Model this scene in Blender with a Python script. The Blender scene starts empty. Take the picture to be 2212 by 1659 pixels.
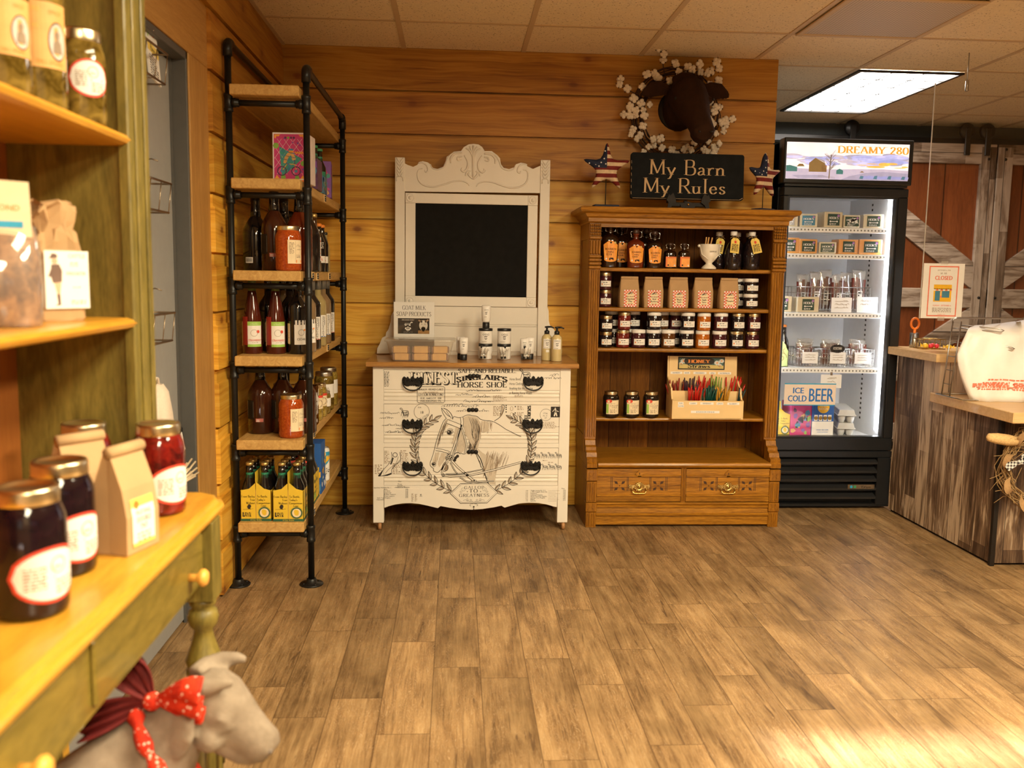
import bpy, bmesh, math, random
from mathutils import Vector, Matrix, Euler
PI = math.pi
SC = bpy.context.scene
COL = SC.collection

# ------------------------------------------------------------------ camera
def look_matrix(yaw, pitch, roll):
    cy, sy = math.cos(yaw), math.sin(yaw)
    fwd = Vector((sy*math.cos(pitch), cy*math.cos(pitch), -math.sin(pitch)))
    right = Vector((cy, -sy, 0)); up = right.cross(fwd)
    c, s = math.cos(roll), math.sin(roll)
    r2 = c*right + s*up; u2 = -s*right + c*up
    return Matrix((r2, u2, -fwd)).transposed()
cam_data = bpy.data.cameras.new('camera'); cam = bpy.data.objects.new('camera', cam_data); COL.objects.link(cam)
cam.matrix_world = Matrix.Translation((0, 0, 1.23)) @ look_matrix(math.radians(3.67), math.radians(6.78), math.radians(.90)).to_4x4()
cam_data.sensor_width = 36; cam_data.sensor_fit = 'HORIZONTAL'; cam_data.lens = 36*1950/2212
cam_data.clip_start = .05; cam_data.clip_end = 200
cam_data.dof.use_dof = True; cam_data.dof.focus_distance = 4.3; cam_data.dof.aperture_fstop = 3.6
SC.camera = cam
# ------------------------------------------------------------------ light and exposure
SC.view_settings.view_transform = 'Standard'; SC.view_settings.look = 'None'
SC.view_settings.gamma = 1; SC.view_settings.exposure = 0.0; SC.view_settings.use_curve_mapping = False
world = bpy.data.worlds.new('daylight'); SC.world = world; world.use_nodes = True
_nt = world.node_tree; _bg = _nt.nodes['Background']
_sky = _nt.nodes.new('ShaderNodeTexSky'); _sky.sky_type = 'HOSEK_WILKIE'; _sky.turbidity = 3.5; _sky.ground_albedo = .35
_sky.sun_direction = Vector((.12, -1, .47)).normalized()
_nt.links.new(_sky.outputs[0], _bg.inputs[0]); _bg.inputs[1].default_value = 1.5
_sun = bpy.data.lights.new('sun', 'SUN'); _sun.energy = 30; _sun.angle = math.radians(.9); _sun.color = (.93, .95, 1)
sun = bpy.data.objects.new('sun', _sun); COL.objects.link(sun)
sun.rotation_euler = Vector((-.12, 1, -.47)).to_track_quat('-Z', 'Y').to_euler()
PANEL_WARM = ((1.0, .86, .58), 58.0)      # fluorescent troffers over the shop floor
PANEL_WHITE = ((1.0, .90, .80), 26.0)    # the newer troffer beside the cooler
CEIL = 2.37

# ------------------------------------------------------------------ mesh builder
class MB:
    def __init__(s): s.v = []; s.f = []; s.m = []; s.s = []
    def add(s, vs, fs, m=0, sm=False, M=None):
        o = len(s.v)
        s.v += [tuple(M @ Vector(p)) for p in vs] if M else [tuple(p) for p in vs]
        for f in fs: s.f.append([i+o for i in f]); s.m.append(m); s.s.append(sm)
        return s
    def box(s, x0, y0, z0, x1, y1, z1, m=0, b=0, M=None, seg=1):
        if x0 > x1: x0, x1 = x1, x0
        if y0 > y1: y0, y1 = y1, y0
        if z0 > z1: z0, z1 = z1, z0
        vs = [(x, y, z) for x in (x0, x1) for y in (y0, y1) for z in (z0, z1)]
        fs = [(0, 1, 3, 2), (4, 6, 7, 5), (0, 4, 5, 1), (2, 3, 7, 6), (0, 2, 6, 4), (1, 5, 7, 3)]
        b = min(b, .45*min(x1-x0, y1-y0, z1-z0))
        if b <= 0: return s.add(vs, fs, m, False, M)
        bm = bmesh.new(); bv = [bm.verts.new(p) for p in vs]
        for f in fs: bm.faces.new([bv[i] for i in f])
        bmesh.ops.bevel(bm, geom=bm.edges[:], offset=b, segments=seg, profile=.5, affect='EDGES')
        bm.verts.index_update()
        s.add([v.co[:] for v in bm.verts], [[v.index for v in f.verts] for f in bm.faces], m, False, M); bm.free()
        return s
    def lathe(s, prof, c=(0, 0, 0), n=24, m=0, sm=True, sx=1, sy=1, M=None, cap=True, mats=None):
        vs = []; fs = []; mm = []
        k = len(prof)
        for r, z in prof:
            for i in range(n):
                a = 2*PI*i/n; vs.append((c[0]+r*math.cos(a)*sx, c[1]+r*math.sin(a)*sy, c[2]+z))
        o = len(s.v)
        s.add(vs, [(j*n+i, j*n+(i+1) % n, (j+1)*n+(i+1) % n, (j+1)*n+i) for j in range(k-1) for i in range(n)], m, sm, M)
        if cap:
            s.add([], [], m)
            for j, rev in ((0, 1), (k-1, 0)):
                if prof[j][0] > 1e-5:
                    f = [o+j*n+i for i in range(n)]
                    s.f.append(f[::-1] if rev else f); s.m.append(m); s.s.append(False)
        return s
    def tube(s, pts, r, n=8, m=0, closed=False, sm=True, M=None, cap=True):
        P = [Vector(p) for p in pts]; k = len(P); vs = []
        rr = r if isinstance(r, (list, tuple)) else [r]*k
        pu = None
        for i in range(k):
            a = P[i-1] if (i > 0 or closed) else P[i]; b = P[(i+1) % k] if (i < k-1 or closed) else P[i]
            t = b-a
            if t.length < 1e-9: t = Vector((0, 0, 1))
            t.normalize()
            if pu is None:
                u = t.orthogonal()
            else:
                u = pu - t*pu.dot(t)
                if u.length < 1e-6: u = t.orthogonal()
            u.normalize(); pu = u; w = t.cross(u)
            for j in range(n):
                an = 2*PI*j/n; vs.append(P[i]+(u*math.cos(an)+w*math.sin(an))*rr[i])
        kk = k if closed else k-1
        fs = [(i*n+j, i*n+(j+1) % n, ((i+1) % k)*n+(j+1) % n, ((i+1) % k)*n+j) for i in range(kk) for j in range(n)]
        if cap and not closed: fs += [tuple(range(n))[::-1], tuple((k-1)*n+j for j in range(n))]
        return s.add(vs, fs, m, sm, M)
    def cyl(s, a, b, r, n=12, m=0, sm=True): return s.tube([a, b], r, n, m, sm=sm)
    def prism(s, poly, d0, d1, ax='xz', m=0, M=None, m2=None):
        # closed polygon in a plane, pushed along the third axis from d0 to d1
        f3 = {'xz': lambda a, b, d: (a, d, b), 'yz': lambda a, b, d: (d, a, b), 'xy': lambda a, b, d: (a, b, d)}[ax]
        n = len(poly)
        vs = [f3(a, b, d0) for a, b in poly]+[f3(a, b, d1) for a, b in poly]
        o = len(s.f)
        s.add(vs, [tuple(range(n)), tuple(range(2*n-1, n-1, -1))]+[(i, i+n, (i+1) % n+n, (i+1) % n) for i in range(n)], m, False, M)
        if m2 is not None: s.m[o] = m2
        return s
    def loft(s, rings, m=0, sm=True, cap=True, M=None):
        n = len(rings[0]); k = len(rings)
        fs = [(j*n+i, j*n+(i+1) % n, (j+1)*n+(i+1) % n, (j+1)*n+i) for j in range(k-1) for i in range(n)]
        if cap: fs += [tuple(range(n))[::-1], tuple((k-1)*n+i for i in range(n))]
        return s.add([p for r in rings for p in r], fs, m, sm, M)
    def sphere(s, c, r, m=0, n=12, sc=(1, 1, 1), M=None):
        k = max(4, n//2)
        pr = [(max(1e-4, math.sin(PI*j/k))*r, -math.cos(PI*j/k)*r*sc[2]) for j in range(k+1)]
        return s.lathe(pr, c, n, m, True, sc[0], sc[1], M, cap=False)
    def art(s, art, fn):
        for pts, m, lay in art.p:
            s.add([fn(x, y, lay) for x, y in pts], [tuple(range(len(pts)))], m)
        return s
    def mesh(s, name, mats):
        me = bpy.data.meshes.new(name); me.from_pydata(s.v, [], s.f)
        for m in mats: me.materials.append(m)
        me.polygons.foreach_set('material_index', s.m); me.polygons.foreach_set('use_smooth', s.s)
        me.update(); return me

def fix_normals(me):
    bm = bmesh.new(); bm.from_mesh(me); bmesh.ops.recalc_face_normals(bm, faces=bm.faces[:]); bm.to_mesh(me); bm.free()

def tag(o, label=None, cat=None, group=None, kind=None):
    if label: o['label'] = label
    if cat: o['category'] = cat
    if group: o['group'] = group
    if kind: o['kind'] = kind
    return o
def put(name, me, parent=None, loc=(0, 0, 0), rot=(0, 0, 0), label=None):
    o = bpy.data.objects.new(name, me); COL.objects.link(o)
    if parent is not None: o.parent = parent
    o.location = loc; o.rotation_euler = rot
    if label: o['label'] = label
    return o
def mlist(m): return list(m) if isinstance(m, (list, tuple)) else [m]
def part(name, mb, mats, parent=None, loc=(0, 0, 0), rot=(0, 0, 0), label=None):
    me = mb.mesh(name, mlist(mats)); fix_normals(me)
    return put(name, me, parent, loc, rot, label)
def thing(name, label, cat, loc=(0, 0, 0), rz=0, group=None):
    o = bpy.data.objects.new(name, None); COL.objects.link(o); o.empty_display_size = .05
    o.location = loc; o.rotation_euler = (0, 0, rz)
    return tag(o, label, cat, group)
def single(name, mb, mats, label, cat, loc=(0, 0, 0), rz=0, group=None):
    return tag(part(name, mb, mats, None, loc, (0, 0, rz)), label, cat, group)
def struct(name, mb, mats, parent=None, loc=(0, 0, 0)):
    o = part(name, mb, mats, parent, loc)
    if parent is None: o['kind'] = 'structure'
    return o
def kids(o): return [c for c in COL.objects if c.parent == o]
def dup(root, loc, rz=0, label=None, group=None):
    # the thing, its parts and their sub-parts
    r = root.copy(); COL.objects.link(r); r.location = loc; r.rotation_euler = (0, 0, rz)
    if label: r['label'] = label
    if group: r['group'] = group
    for ch in list(root.children):
        c = ch.copy(); COL.objects.link(c); c.parent = r
        for g in list(ch.children):
            d = g.copy(); COL.objects.link(d); d.parent = c
    return r

# ------------------------------------------------------------------ flat art (lettering, line drawings, labels)
GL = {  # skeletons of roman letters: advance, strokes ("~" marks a curve)
 'A': (.74, '.05,0 .37,1|.37,1 .69,0|.17,.36 .57,.36'), 'B': (.66, '.12,0 .12,1|~.12,1 .38,1 .52,.9 .52,.65 .4,.53 .12,.53|~.12,.53 .42,.53 .59,.42 .59,.14 .43,0 .12,0'),
 'C': (.74, '~.66,.78 .55,.96 .4,1 .2,.92 .07,.66 .07,.34 .2,.08 .4,0 .56,.04 .67,.22'), 'D': (.76, '.12,0 .12,1|~.12,1 .38,1 .6,.88 .69,.64 .69,.36 .6,.12 .38,0 .12,0'),
 'E': (.62, '.12,0 .12,1|.12,1 .55,1|.12,.53 .44,.53|.12,0 .57,0'), 'F': (.58, '.12,0 .12,1|.12,1 .55,1|.12,.52 .44,.52'),
 'G': (.78, '~.67,.78 .56,.96 .4,1 .2,.92 .07,.66 .07,.34 .2,.08 .4,0 .56,.03 .66,.12|.66,.02 .66,.42|.5,.42 .76,.42'), 'H': (.78, '.12,0 .12,1|.66,0 .66,1|.12,.52 .66,.52'),
 'I': (.36, '.18,0 .18,1'), 'J': (.45, '~.3,1 .3,.5 .28,.1 .18,-.03 .05,.05'), 'K': (.72, '.12,0 .12,1|.12,.42 .6,1|.28,.6 .66,0'), 'L': (.58, '.12,0 .12,1|.12,0 .54,0'),
 'M': (.92, '.12,0 .14,1|.14,1 .46,.08|.46,.08 .78,1|.78,1 .8,0'), 'N': (.78, '.12,0 .12,1|.12,1 .66,0|.66,0 .66,1'), 'O': (.8, '~.4,1 .2,.93 .07,.67 .07,.33 .2,.07 .4,0 .6,.07 .73,.33 .73,.67 .6,.93 .4,1'),
 'P': (.62, '.12,0 .12,1|~.12,1 .4,1 .56,.88 .56,.6 .4,.46 .12,.46'), 'Q': (.8, '~.4,1 .2,.93 .07,.67 .07,.33 .2,.07 .4,0 .6,.07 .73,.33 .73,.67 .6,.93 .4,1|.42,.2 .72,-.12'),
 'R': (.7, '.12,0 .12,1|~.12,1 .4,1 .55,.88 .55,.62 .4,.5 .12,.5|.34,.5 .66,0'), 'S': (.58, '~.49,.8 .4,.96 .28,1 .13,.93 .08,.76 .16,.61 .4,.43 .5,.27 .46,.09 .3,0 .14,.05 .07,.22'),
 'T': (.68, '.34,0 .34,1|.05,1 .63,1'), 'U': (.76, '~.12,1 .12,.5 .14,.2 .26,.03 .4,0 .54,.04 .63,.2 .64,.5 .64,1'), 'V': (.7, '.05,1 .35,0|.35,0 .65,1'),
 'W': (1., '.05,1 .28,0|.28,0 .5,.9|.5,.9 .72,0|.72,0 .95,1'), 'X': (.7, '.07,1 .63,0|.63,1 .07,0'), 'Y': (.7, '.05,1 .35,.45|.65,1 .35,.45|.35,.45 .35,0'), 'Z': (.64, '.08,1 .56,1|.56,1 .07,0|.07,0 .58,0'),
 'a': (.5, '~.1,.4 .2,.5 .32,.46 .36,.34 .36,.08 .46,.02|~.36,.28 .18,.24 .08,.13 .14,.01 .28,.04 .36,.15'), 'b': (.52, '.1,0 .1,1|~.1,.36 .26,.49 .42,.4 .46,.22 .38,.04 .22,0 .1,.1'),
 'c': (.46, '~.4,.38 .28,.49 .12,.4 .07,.22 .16,.03 .3,.01 .42,.12'), 'd': (.52, '.42,0 .42,1|~.42,.36 .28,.49 .12,.4 .07,.22 .14,.04 .28,.01 .42,.12'), 'e': (.48, '.08,.27 .41,.27|~.41,.27 .36,.44 .24,.49 .11,.4 .07,.22 .16,.03 .3,.01 .43,.12'),
 'g': (.5, '~.4,.36 .28,.49 .12,.42 .09,.26 .2,.16 .34,.2 .4,.36 .4,-.1 .3,-.24 .1,-.2'), 'h': (.54, '.1,0 .1,1|~.1,.34 .26,.49 .4,.42 .42,.28 .42,0'), 'i': (.26, '.13,0 .13,.48|.13,.68 .13,.72'), 'k': (.52, '.1,0 .1,1|.1,.2 .4,.48|.2,.28 .46,0'),
 'l': (.27, '.13,0 .13,1'), 'm': (.8, '.1,0 .1,.48|~.1,.34 .24,.49 .38,.42 .4,.28 .4,0|~.4,.34 .54,.49 .68,.42 .7,.28 .7,0'), 'n': (.54, '.1,0 .1,.48|~.1,.32 .26,.49 .4,.42 .42,.28 .42,0'), 'o': (.52, '~.26,.49 .12,.42 .07,.25 .12,.07 .26,0 .4,.07 .45,.25 .4,.42 .26,.49'),
 'p': (.52, '.1,-.3 .1,.48|~.1,.36 .26,.49 .42,.4 .46,.22 .38,.04 .22,0 .1,.1'), 'r': (.4, '.1,0 .1,.48|~.1,.3 .2,.44 .3,.49 .36,.44'), 's': (.4, '~.33,.4 .25,.48 .14,.47 .09,.37 .17,.28 .29,.2 .33,.1 .24,.01 .12,.02 .07,.12'), 't': (.34, '~.16,.7 .16,.12 .22,.01 .32,.06|.04,.48 .3,.48'),
 'u': (.56, '~.1,.48 .1,.16 .16,.02 .28,.02 .4,.14|.4,.48 .42,0'), 'v': (.5, '.05,.48 .25,0|.25,0 .45,.48'), 'w': (.74, '.04,.48 .2,0|.2,0 .37,.46|.37,.46 .54,0|.54,0 .7,.48'), 'y': (.5, '.05,.48 .26,0|~.46,.48 .27,.02 .17,-.24 .05,-.28'), 'x': (.5, '.06,.48 .44,0|.44,.48 .06,0'),
 '0': (.6, '~.3,.98 .15,.9 .07,.65 .07,.33 .15,.08 .3,0 .45,.08 .53,.33 .53,.65 .45,.9 .3,.98'), '2': (.58, '~.09,.75 .16,.93 .3,.99 .46,.9 .47,.7 .36,.48 .08,.02|.08,.02 .52,.02'), '8': (.58, '~.29,.99 .14,.9 .13,.68 .29,.53 .46,.37 .48,.14 .29,0 .1,.14 .12,.37 .29,.53 .44,.68 .43,.9 .29,.99'),
 '1': (.4, '.2,0 .2,1|.08,.85 .2,1'), "'": (.2, '.1,1 .1,.75'), '.': (.22, '.1,.01 .1,.09'), ',': (.22, '.12,.08 .06,-.1'), '-': (.4, '.08,.4 .32,.4'), ' ': (.34, ''), '&': (.7, '~.62,.05 .2,.65 .2,.9 .35,.95 .4,.75 .1,.35 .12,.08 .35,0 .6,.35'),
}
def smooth_line(P, n=5):
    out = []; k = len(P); closed = (abs(P[0][0]-P[-1][0])+abs(P[0][1]-P[-1][1])) < 1e-6
    g = lambda i: P[i % (k-1)] if closed else P[max(0, min(k-1, i))]
    for i in range(k-1):
        a, b, c, d = g(i-1), g(i), g(i+1), g(i+2)
        for j in range(n):
            t = j/n
            out.append(tuple(.5*(2*b[q]+(c[q]-a[q])*t+(2*a[q]-5*b[q]+4*c[q]-d[q])*t*t+(-a[q]+3*b[q]-3*c[q]+d[q])*t**3) for q in (0, 1)))
    return out+[tuple(P[-1])]
_TX = {}
def text_faces(s):
    if s not in _TX:
        cu = bpy.data.curves.new('t', 'FONT'); cu.body = s; cu.size = 1; cu.resolution_u = 2
        o = bpy.data.objects.new('t', cu); me = bpy.data.meshes.new_from_object(o)
        vs = [(v.co.x, v.co.y) for v in me.vertices]
        _TX[s] = ([[vs[i] for i in p.vertices] for p in me.polygons], max([v[0] for v in vs] or [0]))
        bpy.data.objects.remove(o); bpy.data.curves.remove(cu); bpy.data.meshes.remove(me)
    return _TX[s]
class Art:
    def __init__(s): s.p = []; s.lay = 1; s.T = None; s.step = 0; s.k = 0
    def poly(s, pts, m=0): s.p.append(([s.T(*p) for p in pts] if s.T else [tuple(p) for p in pts], m, s.lay+s.step*(s.k % 40))); return s
    def rect(s, x0, y0, x1, y1, m=0, n=1):
        for i in range(n):
            a = x0+(x1-x0)*i/n; b = x0+(x1-x0)*(i+1)/n; s.poly([(a, y0), (b, y0), (b, y1), (a, y1)], m)
        return s
    def frame(s, x0, y0, x1, y1, w, m=0, n=1):
        s.rect(x0, y0, x1, y0+w, m, n).rect(x0, y1-w, x1, y1, m, n).rect(x0, y0+w, x0+w, y1-w, m).rect(x1-w, y0+w, x1, y1-w, m); return s
    def disc(s, cx, cy, r, m=0, ry=None, n=18): return s.poly([(cx+r*math.cos(2*PI*i/n), cy+(ry or r)*math.sin(2*PI*i/n)) for i in range(n)], m)
    def ring(s, cx, cy, r, w, m=0, ry=None, n=24):
        q = ry or r
        for i in range(n):
            a, b = 2*PI*i/n, 2*PI*(i+1)/n
            s.poly([(cx+r*math.cos(a), cy+q*math.sin(a)), (cx+r*math.cos(b), cy+q*math.sin(b)), (cx+(r-w)*math.cos(b), cy+(q-w)*math.sin(b)), (cx+(r-w)*math.cos(a), cy+(q-w)*math.sin(a))], m)
        return s
    def line(s, pts, w, m=0, sm=False, taper=False, contrast=None):
        P = smooth_line(pts) if sm and len(pts) > 2 else pts; s.k += 1
        k = len(P); L = []; R_ = []
        for i in range(k):
            a = P[max(0, i-1)]; b = P[min(k-1, i+1)]
            dx, dy = b[0]-a[0], b[1]-a[1]; l = math.hypot(dx, dy) or 1
            h = w/2
            if contrast is not None:
                q = abs(dy)/l
                if abs(dx)/l > .22 and dx*dy > 0 and not sm: q *= .45
                h = (contrast+(1-contrast)*q)*w/2
            if taper: h *= math.sin(PI*min(.97, max(.03, i/(k-1))))**.6
            L.append((P[i][0]-dy/l*h, P[i][1]+dx/l*h)); R_.append((P[i][0]+dy/l*h, P[i][1]-dx/l*h))
        for i in range(k-1): s.poly([L[i], L[i+1], R_[i+1], R_[i]], m)
        return s
    def text(s, t, x, y, h, m=0, al='c', sx=1, rot=0):
        fs, w = text_faces(t); k = h/.72; o = {'c': w/2, 'l': 0, 'r': w}[al]; c, n = math.cos(rot), math.sin(rot)
        for f in fs:
            q = [((a-o)*k*sx, b*k) for a, b in f]
            s.poly([(x+a*c-b*n, y+a*n+b*c) for a, b in q], m)
        return s
    def serif(s, t, x, y, h, m=0, w=.13, al='c', sx=1, gap=.06, thin=.32, serif=True, rot=0, fit=None, arc=0):
        tot = sum(GL[c][0]+gap for c in t)*h*sx
        if fit: sx *= fit/tot; tot = fit
        cx = {'c': -tot/2, 'l': 0, 'r': -tot}[al]; co, si = math.cos(rot), math.sin(rot)
        old = s.T
        for ch in t:
            adv, st = GL[ch]; x0 = cx; mid = (x0+adv*h*sx/2)/(tot/2)
            def T(a, b, x0=x0, mid=mid):
                u = x0+a*h*sx; v = b*h-arc*mid*mid
                q = (x+u*co-v*si, y+u*si+v*co); return old(*q) if old else q
            s.T = T
            for k in filter(None, st.split('|')):
                cur = k[0] == '~'; P = [tuple(map(float, q.split(','))) for q in k.lstrip('~').split()]
                s.line(P, w/ (sx if False else 1), m, sm=cur, contrast=thin)
                if serif:
                    for (e, f) in ((P[0], P[1]), (P[-1], P[-2])):
                        dx, dy = f[0]-e[0], f[1]-e[1]
                        if abs(dy) >= abs(dx) and any(abs(e[1]-q) < .02 for q in (0, 1, .48, -.3)) and not (cur and abs(dx) > .05):
                            hh = w*thin*.6; b0 = e[1]-(hh if e[1] > .1 else -hh); ww = w*1.25
                            s.poly([(e[0]-ww, e[1]), (e[0]+ww, e[1]), (e[0]+ww, b0), (e[0]-ww, b0)], m)
                        elif abs(dx) > abs(dy)*3 and not cur and any(abs(e[1]-q) < .02 for q in (0, 1)) and e is P[-1]:
                            d = -.2 if e[1] > .5 else .2
                            s.poly([(e[0]-w*.9, e[1]), (e[0], e[1]), (e[0]+w*.1, e[1]+d), (e[0]-w*.15, e[1]+d)], m)
                            if ch == 'T': s.poly([(.05+w*.9, 1), (.05, 1), (.05-w*.1, .8), (.05+w*.15, .8)], m)
            cx += (adv+gap)*h*sx
        s.T = old; return s
    def micro(s, x, y, w, rows, lh, m=0, seed=1, al='l', fill=.8, hgt=.55):
        r = random.Random(seed)
        for i in range(rows):
            ww = w*(r.uniform(.55, 1) if al != 'j' else 1); cx = x if al in 'lj' else x-ww/2; e = cx+ww
            while cx < e:
                q = r.uniform(.5, 2.2)*lh
                s.rect(cx, y-i*lh, min(cx+q, e), y-i*lh+lh*hgt*r.uniform(.7, 1), m); cx += q+lh*(.35+(1-fill))
        return s
    def script(s, x, y, w, h, m=0, seed=1, lw=None, tilt=.45):
        r = random.Random(seed); P = []; n = max(3, int(w/h*1.15)); st = w/n; k = 7
        for i in range(n):
            gap = r.random() < .16; am = h*(r.uniform(.75, 1.2) if r.random() < .25 else r.uniform(.28, .42)); dn = h*(.5 if r.random() < .12 else 0); lp = st*r.uniform(.2, .55)
            for j in range(k):
                t = 2*PI*j/k; v = am*.5*(1-math.cos(t))-dn*.5*(1-math.cos(t))*(j > k/2)
                P.append((x+st*(i+j/k)-lp*math.sin(t)+v*tilt, y+v))
            if gap and len(P) > 4: s.line(P, lw or h*.1, m, sm=False); P = []
        if len(P) > 2: s.line(P, lw or h*.1, m)
        return s
def front(x0=0, y0=0, z0=0, e=.0003): return lambda x, y, k: (x0+x, y0-k*e, z0+y)
def around(r, a0=0, z0=0, e=.0004): return lambda x, y, k: (math.sin(a0+x/r)*(r+k*e), -math.cos(a0+x/r)*(r+k*e), z0+y)
# ------------------------------------------------------------------ materials
class NT:
    def __init__(s, name):
        s.mat = bpy.data.materials.new(name); s.mat.use_nodes = True; s.t = s.mat.node_tree
        s.b = s.t.nodes['Principled BSDF']; s.out = s.t.nodes['Material Output']
    def n(s, ty, **kw):
        x = s.t.nodes.new('ShaderNode'+ty)
        for k, v in kw.items(): setattr(x, k, v)
        return x
    def l(s, a, b): s.t.links.new(a, b)
    def put(s, sock, v):
        if hasattr(v, 'is_output'): s.l(v, sock)
        else: sock.default_value = v
    def math(s, op, a, b=0, c=None):
        x = s.n('Math', operation=op); s.put(x.inputs[0], a); s.put(x.inputs[1], b)
        if c is not None: s.put(x.inputs[2], c)
        return x.outputs[0]
    def xyz(s):
        tc = s.n('TexCoord'); sp = s.n('SeparateXYZ'); s.l(tc.outputs['Object'], sp.inputs[0]); return tc.outputs['Object'], sp.outputs
    def vec(s, x, y, z):
        c = s.n('CombineXYZ')
        for i, v in enumerate((x, y, z)): s.put(c.inputs[i], v)
        return c.outputs[0]
    def noise(s, v, scale=5, det=3, rough=.55, dist=0):
        x = s.n('TexNoise'); s.put(x.inputs['Vector'], v); x.inputs['Scale'].default_value = scale; x.inputs['Detail'].default_value = det
        x.inputs['Roughness'].default_value = rough; x.inputs['Distortion'].default_value = dist; return x.outputs['Fac']
    def white(s, v):
        x = s.n('TexWhiteNoise', noise_dimensions='3D'); s.put(x.inputs['Vector'], v); return x.outputs['Value']
    def ramp(s, f, stops):
        x = s.n('ValToRGB'); s.l(f, x.inputs[0]); e = x.color_ramp.elements
        while len(e) < len(stops): e.new(.5)
        for q, (p, c) in zip(e, stops): q.position = p; q.color = (*c, 1)
        return x.outputs[0]
    def mix(s, f, a, b, mode='MIX'):
        x = s.n('Mix', data_type='RGBA', blend_type=mode); s.put(x.inputs[0], f)
        for sock, v in ((x.inputs[6], a), (x.inputs[7], b)):
            if isinstance(v, tuple): sock.default_value = (*v, 1) if len(v) == 3 else v
            else: s.l(v, sock)
        return x.outputs[2]
    def mulv(s, col, f):
        return s.mix(1.0, col, s.gray(f), 'MULTIPLY')
    def gray(s, f):
        c = s.n('CombineColor')
        for i in range(3): s.put(c.inputs[i], f)
        return c.outputs[0]
    def range(s, f, a, b, c, d):
        x = s.n('MapRange'); s.l(f, x.inputs[0])
        for i, v in enumerate((a, b, c, d)): x.inputs[i+1].default_value = v
        return x.outputs[0]
    def bump(s, h, strength=.3, dist=.002):
        x = s.n('Bump'); x.inputs['Strength'].default_value = strength; x.inputs['Distance'].default_value = dist
        s.l(h, x.inputs['Height']); s.l(x.outputs[0], s.b.inputs['Normal'])
    def done(s, col, rough=.5, metal=0, spec=.5, coat=0):
        if isinstance(col, tuple): s.b.inputs['Base Color'].default_value = (*col, 1)
        else: s.l(col, s.b.inputs['Base Color'])
        s.put(s.b.inputs['Roughness'], rough); s.b.inputs['Metallic'].default_value = metal
        s.b.inputs['Specular IOR Level'].default_value = spec; s.b.inputs['Coat Weight'].default_value = coat; s.b.inputs['Coat Roughness'].default_value = .06
        return s.mat
M = {}
def plain(name, col, rough=.5, metal=0, var=.12, scale=30, coat=0, spec=.5, emit=0):
    if name in M: return M[name]
    t = NT(name); v, _ = t.xyz()
    c = t.mulv(t.mix(0, col, col), t.range(t.noise(v, scale, 3), .25, .75, 1-var, 1+var))
    m = t.done(c, rough, metal, spec, coat)
    if emit:
        t.l(c, t.b.inputs['Emission Color']); t.b.inputs['Emission Strength'].default_value = emit
    M[name] = m; return m
def wood(name, lo, hi, along='x', stretch=12, scale=3.0, rough=.45, streak=.35, coat=0, jitter=.0, boards=None, spec=.5):
    # grain stretched along one axis; boards=(axis, width): separate planks glued side by side
    if name in M: return M[name]
    t = NT(name); v, (x, y, z) = t.xyz(); ax = {'x': x, 'y': y, 'z': z}
    k = {a: (1.0 if a == along else stretch) for a in 'xyz'}
    off = 0.0
    if boards:
        idn = t.math('FLOOR', t.math('DIVIDE', t.math('ADD', ax[boards[0]], 50), boards[1])); off = t.math('MULTIPLY', t.white(t.vec(idn, 3.1, 7.7)), 37.0)
    g = t.vec(*[t.math('ADD', t.math('MULTIPLY', ax[a], k[a]), off) for a in 'xyz'])
    big = t.noise(g, scale, 4, .6, 1.3); fine = t.noise(g, scale*9, 2, .6)
    f = t.math('ADD', t.math('MULTIPLY', big, 1-streak), t.math('MULTIPLY', fine, streak))
    c = t.ramp(f, [(.3, lo), (.68, hi)])
    if boards: c = t.mulv(c, t.range(t.white(t.vec(idn, 1.7, .3)), 0, 1, .72, 1.2)); c = t.mix(t.math('MULTIPLY', t.math('LESS_THAN', t.math('FRACT', t.math('DIVIDE', t.math('ADD', ax[boards[0]], 50), boards[1])), .03), .85), c, tuple(q*.15 for q in lo))
    t.bump(fine, .12, .001)
    m = t.done(c, rough, 0, spec, coat); M[name] = m; return m

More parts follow.
